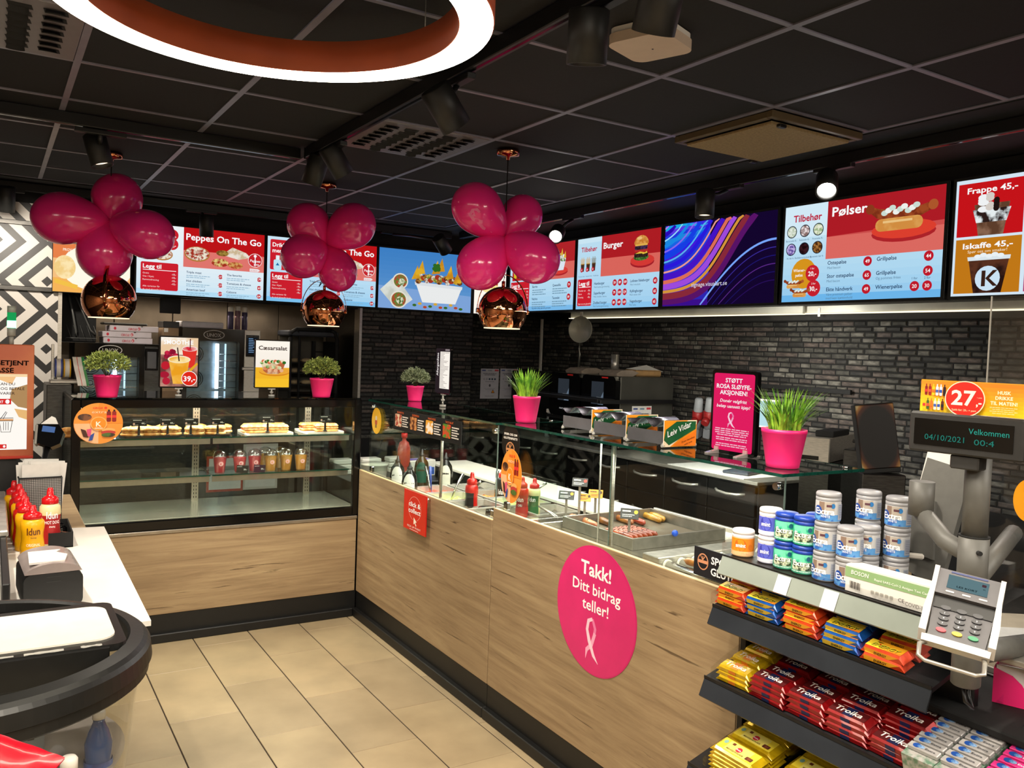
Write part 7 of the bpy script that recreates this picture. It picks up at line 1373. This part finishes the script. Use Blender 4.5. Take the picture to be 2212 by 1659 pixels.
# receipt / paper holder stand
c = dp(2020, 1100, 2.25); t = thing('folder_stand', 'tilted grey metal stand holding coloured menus behind the till pole', 'stand', (c.x, c.y, c.z), 0); t.rotation_euler = (-.18, .14, -1.25)
m = MB(); m.prism([(-.06, -.17), (.055, -.2), (.06, .12), (-.05, .13)], 0, .055, 'xz'); m.build('holder', GP, t)
for k, c_ in enumerate(('#d8d4ce', '#c02a48', '#3a2a8a', '#1a6a58', '#e8e4e0')): MB().box(-.055, .006+k*.009, .0, .04, .011+k*.009, .165, b=.001).build('menu_card', PM(c_), t)
MB().prism([(-.07, -.12), (.03, -.13), (.0, .02), (-.05, .025)], -.028, 0, 'xz').build('bracket', GP, t)
# customer display + promo sign
rz = -1.85; rz = math.atan2(0, 1)-1.47
c0, c1_, cT, cB = dp(1962, 925, 1.86), dp(2190, 950, 1.72), dp(2080, 912, 1.8), dp(2080, 990, 1.8); w = .235; h = cT.z-cB.z+.01; c = dp(2078, 985, 1.79)
t = thing('customer_display', 'black customer display showing Velkommen and a date above the till pole', 'display', (c.x, c.y, c.z), rz)
MB().box(-w/2, 0, 0, w/2, .06, h, b=.004).build('housing', DGREY, t); MB().box(-w/2+.013, -.002, .016, w/2-.018, 0, h-.014).build('screen', BLKG, t); MB().box(-.03, .01, -.03, .03, .05, 0, b=.003).build('neck', DGREY, t)
a = Art(w-.035, h-.032, 100, 30, 'e', .8, y=-.0026, cz=.017); a.t('Velkommen', 56, 17, 9.5, '#3fb09a', 0, w=40); a.t('04/10/2021', 10, 6, 9.5, '#338a7a', 0, w=42); a.t('00:4', 62, 5, 9.5, '#338a7a', 0, w=20); a.build(t, n2='display_text')
hs = .068; ws = .222; t = thing('promo_sign', 'orange promotional card with 27 in a red circle on top of the customer display', 'sign', (c.x+.012, c.y-.004, c.z+h+.001), rz)
MB().box(-ws/2, .01, 0, ws/2, .012, hs+.002).build('card', mat('promo_card', '#f09a20', .4, nz=.03), t); a = Art(ws, hs, 220, 68, 'p', y=.0094); 
for i in range(8): a.q(0, 68*i/8, 220, 68*(i+1)/8, '#%02x%02x%02x' % (246-i*1, 206-i*11, 28)); a.y += a.dy
a.y -= a.dy
for k in range(12):
    x = 9+(k % 6)*8.4; z = 36 if k < 6 else 5; c_ = ('#7a1818', '#8a1c1a', '#e8b820', '#d8e0e8', '#c8d4e4', '#2a1418', '#e0b020', '#3a5a28', '#d86a28', '#e0dcc8', '#e6e0cc', '#5a2418')[k]; a.rr(x, z, x+6, z+20, 2, c_); a.q(x+1.8, z+20, x+4.2, z+25, c_); a.q(x, z+7, x+6, z+13, ('#d83030', '#e04a3a', '#e86a20', '#3a5aa8', '#2a4aa8', '#1a1a2a')[k % 6])
a.d(100, 33, 41, '#f8ecc8', 38, n=40); a.d(100, 33, 39, '#d82418', 36, n=40); a.t('27', 98, 20, 44, '#fff6dc', 2, 'c', w=50); a.t(';-' if 0 else ',-', 124, 20, 22, '#fff6dc', 2); a.t('+ pant', 125, 36, 4, '#ffd0b0'); a.t('Spleis før: 29,- + pant' if 0 else 'Sjekk før: 29,- + pant', 100, 7, 6, '#ffe0b8', 0, 'c', w=50)
for z, s_ in ((47, 'HUSK'), (36, 'DRIKKE'), (25, 'TIL MATEN!')): a.t(s_, 178, z, 10, '#fff2d0', 2, 'c')
a.lines(178, 19, 54, 4, 4, '#f8e0a0', 1.2, 'c'); a.build(t); MB().box(-.055, .004, 0, .012, .009, .012, b=.001).build('clip_foot', ACRYL, t)
# pin pad
c = dp(2080, 1318, 1.62); t = thing('card_terminal', 'grey and white card terminal reading LES KORT with coloured keys on the till pole', 'card terminal', tuple(c)); fwd = (CAM-c).normalized(); xa = Vector((0, 0, 1)).cross(fwd).normalized(); up = fwd.cross(xa); tl = .42
y_ = (-fwd*math.cos(tl)+up*math.sin(tl)).normalized() if 0 else -(fwd*math.cos(tl)+up*math.sin(tl)*.9).normalized(); z_ = xa.cross(y_).normalized()
ro = .05; x2 = (xa*math.cos(ro)+z_*math.sin(-ro)); x2 = xa; Mx = Matrix((x2, y_, z_)).transposed().to_4x4() @ Matrix.Rotation(.13, 4, 'Y'); t.rotation_euler = Mx.to_euler(); t.scale = (1.06, .9, .88)
w = .108; H_ = .155
KG = mat('terminal_grey', '#5a585c', .45, nz=.05, ns=40); WG = mat('terminal_white', '#c2bcb6', .3, nz=.02)
m = MB(); m.prism([(-.046, -.075), (.046, -.075), (.05, .0), (.052, .075), (-.052, .075), (-.05, 0)], .004, .03, 'xz'); m.build('body', KG, t)
MB().prism([(-.051, .02), (.051, .02), (.052, .079), (-.052, .079)], -.014, .006, 'xz').build('screen_housing', KG, t)
MB().prism([(-.048, -.008), (.048, -.008), (.05, .021), (-.05, .021)], .0, .005, 'xz').build('recess', BLK, t)
for sg in (-1, 1):
    P = [(-.022, .08), (-.016, .03), (-.014, -.02), (-.01, -.07), (.02, -.085), (.045, -.07), (.045, .07)]; m = MB(); n = len(P); vs = [(sg*(.052+.010*(1 if i in (2, 3, 4) else .6)), p_[0], p_[1]) for i, p_ in enumerate(P)]+[(sg*.0500, p_[0], p_[1]) for p_ in P]
    m.add(vs, [tuple(range(n)) if sg > 0 else tuple(range(n))[::-1], tuple(range(n, 2*n))]+[(i, (i+1) % n, n+(i+1) % n, n+i) for i in range(n)]); m.build('side_shield', WG, t)
MB().prism([(-.055, -.09), (.055, -.09), (.056, -.074), (-.056, -.074)], .0, .03, 'xz').build('bottom_lip', WG, t)
m = MB(); m.box(-.03, -.0155, .073, .03, -.0138, .0765); m.build('blue_line', PM('#1c2c6c'), t)
a = Art(.066, .032, 66, 32, 'e', .55, y=-.0146, cz=.036); a.q(-1, -1, 67, 33, '#12161a'); a.q(0, 0, 66, 32, '#7fa4ac'); a.t('LES KORT', 33, 5, 6, '#1c2a30', 2, 'c', w=34); a.rr(55, 21, 62, 27, 1, '#6a4a54'); a.t('6L', 60, 14, 4.5, '#2a3a40', 1, 'c'); a.build(t, n1='lcd', n2='lcd_text')
m = MB()
for k in range(3): m.prism([(p_[0]+(-.033+k*.027), p_[1]+.028) for p_ in roundrect(-.0, -.0018, .014, .0018, .0017, 3)], -.0155, -.0135, 'xz')
m.build('soft_key', WG, t)
kc = [('#2e2e34', -.001), ('#2e2e34', -.014), ('#2e2e34', -.026), ('#2e2e34', -.038), (None, -.053)]
for j, (c_, z) in enumerate(kc):
    for k in range(3):
        cc = c_ or ('#c83040', '#d8c01c', '#1e8a5a')[k]; x = -.027+k*.026; pts = [(x+.0085*math.cos(i*math.pi/8), z-.004+.0048*math.sin(i*math.pi/8)) for i in range(16)]
        o = MB().prism(pts, -.0015, .005, 'xz').build('key', PM(cc), t)
        if c_ and j: a = Art(.01, .006, 10, 6, 'p', y=-.0017, cz=z-.007); a.ox += x; a.t(('1', '2', '3', '4', '5', '6', '7', '8', '9')[(j-1)*3+k], 5, 1, 5.5, '#c8ccd8', 1, 'c'); a.build(o)
m = MB(); m.tube([(-.045, .02, -.085), (-.055, -.0, -.10), (-.052, -.01, -.13), (-.04, -.012, -.138), (.04, -.012, -.138), (.052, -.01, -.13), (.05, .01, -.10), (.046, .02, -.085)], .0042, 10); m.build('wire_handle', mat('pale_metal', '#b8b4ac', .3, .5, nz=.03), t)
# pink leaflet box, counter mats, plexiglass screen
def place(t_, px, py, d, rz_): p_ = dp(px, py, d); t_.location = p_; t_.rotation_euler.z = rz_
t = thing('leaflet_box', 'bright pink leaflet box with white papers at the right edge below the card terminal', 'box'); place(t, 2205, 1530, 2.0, -1.2)
m = MB(); pf = [(-.06, 0), (.09, 0), (.09, .06), (.05, .062), (.035, .05), (.03, .03), (.015, .03), (.0, .055), (-.02, .072), (-.06, .085)]
m.prism(pf, -.002, .0, 'xz').box(-.06, 0, 0, -.058, .10, .085).box(.088, 0, 0, .09, .10, .085).box(-.06, .098, 0, .09, .10, .09).box(-.06, 0, 0, .09, .1, .002); m.build('carton', PINK, t); m = MB(); [m.box(-.055, .008+k*.016, .003, .085, .010+k*.016, .075+U(0, .02), M=Matrix.Rotation(U(-.06, .06), 4, 'Y')) for k in range(6)]; m.build('papers', PAPER, t)
p = dp(2180, 1580, 2.0); tag(MB().box(-.2, -.2, 0, .2, .3, .02, b=.004).build('till_mat', BLKM, None, (p.x+.05, p.y+.02, dp(2205, 1530, 2.0).z-.021), .0), 'black ledge carrying the pink leaflet box', 'ledge')
t = thing('perspex_screen', 'thin clear perspex hygiene screen at the right edge in front of the brick wall', 'screen', (dp(2142, 640, 2.05).x, dp(2142, 640, 2.05).y, 0), -math.pi/2+.1); zt_, zb_ = dp(2142, 640, 2.05).z, dp(2164, 1400, 2.05).z; MB().box(0, 0, zb_, .6, .004, zt_).build('pane', ACRYL, t); MB().box(-.001, -.0005, zb_, .001, .0045, zt_).build('pane_edge', mat('perspex_edge', '#a8a49c', .3, nz=.05), t); MB().box(-.03, -.04, zb_-.015, .6, .05, zb_, b=.002).build('foot', STEEL, t)
t = oval('orange round sticker cut by the right edge on the perspex screen', 2222, 1082, .07, .10, dp(2205, 1082, 1.98).x, '#f0a018')
l = dp(2190, 1390, 2.35); t = thing('till_papers', 'white papers with a blue edge on the till counter behind the card terminal', 'paper', (l.x, l.y, l.z), -.6); MB().box(-.12, -.1, 0, .2, .12, .006, M=Matrix.Rotation(.02, 4, 'X')).build('sheets', PAPER, t); MB().box(-.12, -.104, .0, .2, -.1, .008).build('blue_edge', BLU, t); MB().box(-.14, -.12, .887-l.z, .3, .3, -.001, b=.003).build('stand_block', mat('beige_block', '#a89c88', .6, nz=.05), t)
# ================================================================ LEFT SIDE: WORKTOP, CONDIMENTS, KIOSK, COOLER
t = thing('worktop', 'bright white worktop at the left carrying sauces and the napkin dispenser', 'worktop', (0, 0, 0)); m = MB(); m.prism([(-2.35, -2.42), (-1.552, -2.42), (-1.536, -1.12), (-1.70, -1.10), (-2.35, -1.10)], .885, .90, 'xy'); m.build('top', WHITE, t)
MB().box(-2.3, -2.36, .0, -1.66, -1.16, .884, b=.003).build('cabinet', WX, t)
t = thing('divider_rail', 'black upright panel with brushed metal top rail along the left worktop', 'rail', (0, 0, 0)); MB().box(-1.905, -2.30, .901, -1.885, -1.2, 1.01, b=.003).build('panel', BLK, t); MB().box(-1.91, -1.70, 1.01, -1.88, -.9, 1.03, b=.004).build('top_rail', STEEL, t); MB().box(-1.905, -1.19, .902, -1.885, -.9, 1.008).build('far_panel', BLK, t)
MUS, HOT = mat('mustard_yellow', '#e3a408', .35, nz=.04), mat('dressing_cream', '#dfcf9c', .35, nz=.04); RCP = mat('cap_red', '#c0141a', .22, nz=.04)
p = onz(78, 1198, .90); squeeze((p.x-.012, p.y, .901), .175, .038, MUS, RCP, 'yellow mustard bottle with red cap, nearest of the sauces', [('Idun', 88, 40, '#5a2008', 58), ('Sennep', 74, 9, '#5a2008'), ('ORIGINAL', 42, 17, '#f6e2c0', 62)], rz=.05)
pp = onz(107, 1180, .90); squeeze((pp.x, pp.y, .901), .215, .036, HOT, RCP, 'tall cream hot dog dressing bottle with red label beside the mustard', [('Idun', 100, 34, '#ffffff'), ('HOT DOG', 82, 15, '#ffffff'), ('dressing', 70, 9, '#ffffff')], lc='#a81c20', rz=.15)
for k, (dx, dy, h_) in enumerate(((-.03, .09, .185), (-.035, .17, .185), (-.04, .25, .195), (-.045, .33, .2), (-.06, .42, .2))): squeeze((p.x+dx, p.y+dy, .901), h_, .034, RDM if k % 2 else MUS, RCP, '%s sauce bottle with red cap, %s behind the mustard' % ('red' if k % 2 else 'yellow', ('first', 'second', 'third', 'fourth', 'last')[k]), grp='red capped sauce bottles in a row on the left worktop', rz=.1)
for k, (dx, dy) in enumerate(((-.06, .12), (-.065, .22), (-.07, .31))): squeeze((p.x+dx, p.y+dy, .901), .15, .03, RDM, RCP, 'short red ketchup bottle on the wall side of the row, %s' % ('nearest', 'middle', 'farthest')[k], grp='red capped sauce bottles in a row on the left worktop', rz=.1) if 0 else None
b_ = onz(130, 1180, .90); t = thing('cutlery_tray', 'black wire tray with dark packets right of the sauces', 'tray', (b_.x-.0, b_.y+.10, .901)); m = MB()
for bx in ((-.04, -.13, -.035, .13), (.035, -.13, .04, .13), (-.035, -.13, .035, -.125), (-.035, .125, .035, .13)): m.box(bx[0], bx[1], 0, bx[2], bx[3], .055)
m.box(-.04, -.13, 0, .04, .13, .003).build('tray_body', BLKM, t); m = MB(); [m.box(-.03, -.1+k*.04, .01, .03, -.07+k*.04, .05, b=.01, M=Matrix.Rotation(U(-.2, .2), 4, 'Y')) for k in range(5)]; m.build('packets', BLKG, t)
b_ = onz(88, 1158, .90); t = thing('napkin_basket', 'tall black mesh basket stuffed with white napkins behind the sauces', 'basket', (b_.x-.0, b_.y+.06, .901), .05); bw, bh = .145, .215; m = MB()
for k in range(25): 
    x = -bw/2+k*bw/24; m.box(x-.0007, -.001, 0, x+.0007, .0, bh)
for k in range(33): z = k*bh/32; m.box(-bw/2, -.0015, z-.0007, bw/2, -.0005, z+.0007)
m.box(-bw/2, .12, 0, bw/2, .122, bh); m.build('mesh_wall', BLKM, t)['kind'] = 'stuff'; m = MB(); m.tube([(-bw/2, 0, bh), (bw/2, 0, bh), (bw/2+.004, .12, bh), (-bw/2, .12, bh), (-bw/2, 0, bh)], .0035, 6).tube([(bw/2, 0, bh), (bw/2, 0, 0), (-bw/2, 0, 0), (-bw/2, 0, bh)], .0035, 6); m.build('rim_wire', BLK, t)
m = MB()
for k in range(16): m.box(-bw/2+.006+U(0, .01), .01+k*.0066, .06, bw/2-.012+U(0, .016), .0125+k*.0066, bh+.03+U(0, .035), M=Matrix.Rotation(U(-.06, .10), 4, 'Y'))
m.build('napkins', PAPER, t)
b_ = onz(115, 1312, .90); t = thing('napkin_dispenser', 'black napkin dispenser with shiny grey curved lid on the white worktop', 'dispenser', (b_.x+.0, b_.y-.01, .901), .06); wd = .150
MB().prism(roundrect(-wd/2, 0, wd/2, .10, .02), 0, .22, 'xz').build('body', BLK, t); a = Art(wd, .12, 100, 70, 'p', y=-.0006); a.q(38, 52, 62, 53, '#2a2a2a'); a.q(38, 44, 62, 45, '#2a2a2a'); a.build(t, n1='slot_line')
m = MB(); vs = []; n = 14
for i in range(n+1):
    an = math.pi*(.08+.84*i/n); x = -wd/2*1.0*math.cos(an); z = .088+.040*math.sin(an)**.8; vs += [(x, .0, z), (x, .215, z+.004)]
m.add(vs, [(2*i, 2*i+2, 2*i+3, 2*i+1) for i in range(n)], 0, True).add([vs[2*i] for i in range(n+1)], [tuple(range(n+1))[::-1]]); m.build('curved_lid', mat('lid_grey', '#9c8f8c', .25, .3, nz=.04), t)
m = MB(); m.prism([(-.06, .02), (.03, .02), (.045, .09), (.02, .13), (.035, .16), (-.05, .16)], .125, .131, 'xy'); m.build('napkin_tongue', PAPER, t)
# orange kiosk
kl, kr = ony(-60, 870, -.8), ony(73, 870, -.8); zt_, zb_ = ony(60, 745, -.8).z, ony(60, 990, -.8).z; w = kr.x-kl.x; h = zt_-zb_
t = thing('self_checkout', 'orange self checkout kiosk with bright screen at the left edge', 'kiosk', ((kl.x+kr.x)/2, -.8, zb_)); MB().box(-w/2, 0, 0, w/2, .06, h, b=.003).build('panel', mat('kiosk_orange', '#a8502e', .5, hex2='#b8683a', ns=3), t); MB().box(-.05, .02, .901-zb_, .05, .05, 0).box(-.15, -.08, .901-zb_, .15, .15, .92-zb_).build('stand', BLK, t)
MB().box(-w/2, -.012, -.0, w/2, .0, .012, b=.003).build('lower_ledge', mat('ledge_red', '#a82c1c', .4, nz=.04), t)
u = 133/w; a = Art(w, h, 133, 245, 'e', .5, y=-.0012); a.t('SELVBETJENT', 121-0, 201, 14, '#1e1210', 2, 'r', w=112); a.t('KASSE', 88, 185, 14, '#1e1210', 2, 'r', w=52); a.build(t, n2='heading')
a = Art(w, h, 133, 245, 'e', 1.0, y=-.0010); a.q(0, 20, 118, 182, '#fffaf2'); a.poly([(60, 182), (96, 182), (84, 160), (56, 170)], '#f6c48a'); a.poly([(84, 150), (118, 160), (118, 108), (98, 112), (80, 128)], '#b08a5c'); a.poly([(90, 108), (118, 104), (118, 84), (100, 90)], '#e8b878'); a.q(50, 182, 118, 176, '#f8d8a8')
a.t('HER KAN DU', 91, 158, 8, '#4a3428', 1, 'r', w=58); a.t('SCANNE OG BETALE', 112, 148, 8, '#4a3428', 1, 'r', w=95); a.t('DINE VARER', 91, 138, 8, '#4a3428', 1, 'r', w=60); a.rr(20, 117, 83, 129, 1, '#d8302c'); a.t('SMART', 66, 120, 7.5, '#ffffff', 2, 'r'); a.d(75, 123, 4.6, '#ffffff'); a.poly([(56, 86), (88, 86), (88, 82), (56, 82)], '#e8a870'); a.band([(58, 82), (62, 58), (82, 58), (86, 82)], 1.2, '#2a2420'); a.band([(56, 82), (56, 88), (88, 88), (88, 82), (56, 82)], 1.2, '#2a2420'); a.band([(60, 86), (72, 102), (74, 100), (66, 86)], 1.2, '#2a2420'); [a.band([(x, 80), (x, 62)], 1, '#2a2420') for x in (67, 72, 77)]; a.rr(46, 23, 74, 32, 1, '#d8302c'); a.d(69, 27.5, 2.8, '#ffffff'); a.build(t, n1='screen', n2='screen_text')
lx = ony(25, 700, -.78); t = thing('signal_light', 'small round signal lamp glowing green on a pole above the orange kiosk', 'lamp', (lx.x, -.78, zt_)); zz = [ony(25, q_, -.78).z-zt_ for q_ in (745, 726, 708, 680, 661)]
MB().cyl((0, 0, 0), (0, 0, zz[1]), .009, n=14).build('pole', GREYP, t); MB().cyl((0, 0, zz[1]), (0, 0, zz[2]), .016, n=20).build('base', GREYP, t); MB().cyl((0, 0, zz[2]), (0, 0, zz[2]+.03), .0165, n=20).build('lit_segment', emat('green_lit', '#7dffc0', 5), t); MB().cyl((0, 0, zz[2]+.03), (0, 0, zz[3]+.01), .0165, n=20).build('green_segment', emat('green_dim', '#1fae5c', .8), t); MB().cyl((0, 0, zz[3]+.01), (0, 0, zz[4]), .0165, n=20).build('clear_segment', mat('clear_grey', '#8a8e84', .3, nz=.04), t)
# card reader at kiosk
c = ony(105, 942, -.95); t = thing('card_reader', 'dark card reader with a small blue screen right of the orange kiosk', 'card terminal', (c.x, -.95, c.z), 0); t.rotation_euler = (-.35, .12, -.25)
m = MB(); m.prism([(-.05, .04), (-.045, -.035), (.02, -.05), (.05, -.03), (.055, .02), (.03, .05)], -.02, .03, 'xz'); m.build('body', BLKG, t); MB().box(-.048, -.024, -.04, -.038, .02, .045, b=.004, M=Matrix.Rotation(-.12, 4, 'Y')).build('grey_side', GREYP, t); MB().box(-.025, -.0215, .012, .022, -.02, .036).build('display', emat('reader_blue', '#5878b0', .8), t); MB().cyl((0, .02, -.3), (0, .02, -.04), .012, n=12).build('stalk', BLK, t)
m = MB(); m.prism([(-.04, .045), (.03, .045), (.01, .08), (-.005, .085)], -.0, .02, 'xz'); m.build('paper_flap', PAPER, t)
tag(MB().box(-2.3, -1.09, .0, -1.60, -.3, .9, b=.004).build('side_unit', WX), 'low oak unit behind the worktop beside the kiosk', 'cabinet')
t = thing('scale_base', 'black device base under the kiosk screen at the left edge', 'device', (ony(22, 1030, -1.0).x, -1.02, .901)); MB().lathe([(.07, 0), (.07, .02), (.03, .03), (.025, .09), (.04, .11)], 24).build('foot', BLK, t)
# drinks cooler barrel
cx, cy, cr_ = -1.9795, -2.818, .405
t = thing('barrel_cooler', 'round drinks cooler with thick black rim and clear sides at the lower left', 'cooler', (cx, cy, .181)); t.scale = (.8926,)*3; RIM = mat('rim_rubber', '#161615', .38, nz=.12, ns=30)
MB().lathe([(.350, .915), (.352, .938), (.358, .944), (.388, .938), (.398, .930), (cr_, .92), (cr_+.004, .885), (cr_-.004, .88), (cr_-.003, .858), (cr_-.01, .852), (.36, .86), (.350, .915)], 96, sm=False, capb=False, capt=False).build('rim', RIM, t)
MB().lathe([(.29, .12), (.32, .3), (.375, .80), (.385, .858)], 72, capb=False, capt=False).build('clear_side', glassmat('bowl_clear', (.80, .80, .76), .10, .05), t)
MB().lathe([(.30, -.2028), (.31, -.18), (.30, -.02), (.32, .02), (.31, .12), (.001, .125)], 64).build('base', RIM, t)
INN = mat('divider_grey', '#6d7478', .5, nz=.05)
m = MB(); m.box(-.33, -.02, .14, .17, -.012, .885); m.build('inner_divider', INN, t)
for j in range(14):
    for k in range(4):
        if k < 2 and j > 8: continue
        MB().box(.05+k*.028-.0, -.0215, .80-j*.034, .064+k*.028, -.0195, .812-j*.034).build('vent_hole', BLKM, t)
for k in range(9): MB().box(-.30+k*.04, -.12, .86, -.28+k*.04, -.108, .862).build('vent_hole', BLKM, t)
MB().box(-.33, -.33, .859, .2, -.014, .861).build('inner_ledge', mat('ledge_pale', '#8c8684', .45, nz=.04), t) if 0 else None
MB().lathe([(.001, .66), (.35, .66)], 48, capb=False, capt=False).build('inner_shelf', mat('ledge_pale', '#8c8684', .45, nz=.04), t)
lid = MB(); lx0, lx1, ly0, ly1 = -.36, .335, -.155, .20; o_ = roundrect(lx0, ly0, lx1, ly1, .03); 
lid.prism(o_, .935, .952, 'xy'); lid.prism(roundrect(lx0+.03, ly0-.012, lx1-.04, ly0+.02, .004), .88, .948, 'xy'); l_ = lid.build('lid_frame', RIM, t)
MB().prism(roundrect(lx0+.03, ly0+.035, lx1-.02, ly1-.045, .045, 6), .9525, .957, 'xy').build('lid_panel', mat('lid_white', '#efe9dc', .3, nz=.02), l_)
m = MB()
for x0_, x1_ in ((-.2, .10), (.12, .20), (.235, .28)):
    n = 8; pts = [(x0_+(x1_-x0_)*i/n, ly0-.0+U(.0, .006)) for i in range(n+1)]+[(x1_-(x1_-x0_)*i/n, ly0-.008-U(0, .006)) for i in range(n+1)]; m.add([(p_[0], p_[1]+.012, .9526) for p_ in pts], [tuple(range(len(pts)))])
m.build('scuffed_edge', mat('scuff_white', '#a8a59e', .8, nz=.1), l_)
def fanta():
    c = dp(214, 1535, 1.79); h = .24*.9; t = thing('soda_bottle', 'blue soda bottle with white cap and orange question mark label inside the cooler', 'bottle', (c.x-.0, c.y, c.z-h), -.05); t.scale = (.9,)*3
    MB().lathe([(.028, 0), (.031, .006), (.031, .10), (.029, .13), (.031, .165), (.022, .195), (.0125, .215), (.0125, .222)], 26).build('bottle', mat('blue_soda', '#1b4a86', .08, nz=.1, ns=6, coat=.6), t); MB().lathe([(.0145, .222), (.0145, .238), (.013, .24), (.001, .24)], 20).build('cap', WHP, t)
    MB().lathe([(.0316, .06), (.0316, .125)], 26, capb=False, capt=False).build('label', mat('label_navy', '#2a3f7c', .35, hex2='#3f6ab8', ns=20), t); a = Art(.06, .065, 60, 65, 'p', y=0, cz=.06); a.d(20, 38, 10, '#e8782a', 8); a.t('?', 38, 14, 52, '#e8682a', 2, 'l'); a.t('FANTA', 2, 16, 16, '#ffffff', 2, w=42); a.poly([(8, 46), (20, 50), (16, 42)], '#3a8a3a')
    for o_ in (a.A, a.T): o_.v = [((.0325-y_)*math.sin(x_/.032), -(.0325-y_)*math.cos(x_/.032), z_) for x_, y_, z_ in o_.v]
    a.build(t)
    return t
fanta()
c = dp(149, 1640, 1.60); t = thing('water_bottle', 'clear bottle with round white cap at the bottom of the cooler', 'bottle', (c.x, c.y, c.z-.2)); MB().lathe([(.03, 0), (.033, .01), (.033, .13), (.014, .18)], 22).build('bottle', glassmat('pet_clear', (.8, .85, .9), .1), t); MB().lathe([(.0155, .178), (.0155, .2), (.012, .205), (.001, .206)], 22).build('cap', WHP, t)
# red packet at the lower left corner
c = dp(8, 1674, 1.0); t = thing('red_packet', 'glossy red snack packet poking into the bottom left corner', 'packet', tuple(c)); xa = (RX*.94+RY*.34).normalized(); ya = (RZ*.9+RY*-.3).normalized(); za = xa.cross(ya).normalized(); ya = za.cross(xa); t.rotation_euler = Matrix((xa, ya, za)).transposed().to_euler()
m = MB(); n, k_ = 14, 8; vs = []
for sg in (1, -1):
    for i in range(n+1):
        for j in range(k_+1):
            u, v = -1+2*i/n, -1+2*j/k_; b_ = .012*(1-abs(u)**3)*(1-abs(v)**3)+.0012; vs.append((u*.075-.03, v*.05, sg*(b_+U(-.0008, .0008)*(1 if abs(u) < .95 else 0))))
q_ = (n+1)*(k_+1); F_ = [(i*(k_+1)+j, (i+1)*(k_+1)+j, (i+1)*(k_+1)+j+1, i*(k_+1)+j+1) for i in range(n) for j in range(k_)]
m.add(vs, F_+[tuple(q_+x for x in f[::-1]) for f in F_], 0, True).build('wrapper', mat('packet_red', '#b50f22', .22, nz=.1, ns=14, coat=.5, bump=.1), t)
tag(MB().box(-.25, -.12, -.03, .25, .12, 0, b=.004).build('packet_shelf', RK, None, (c.x-.27, c.y-.06, c.z-.06)), 'dark shelf just below the view holding the red packet', 'shelf')
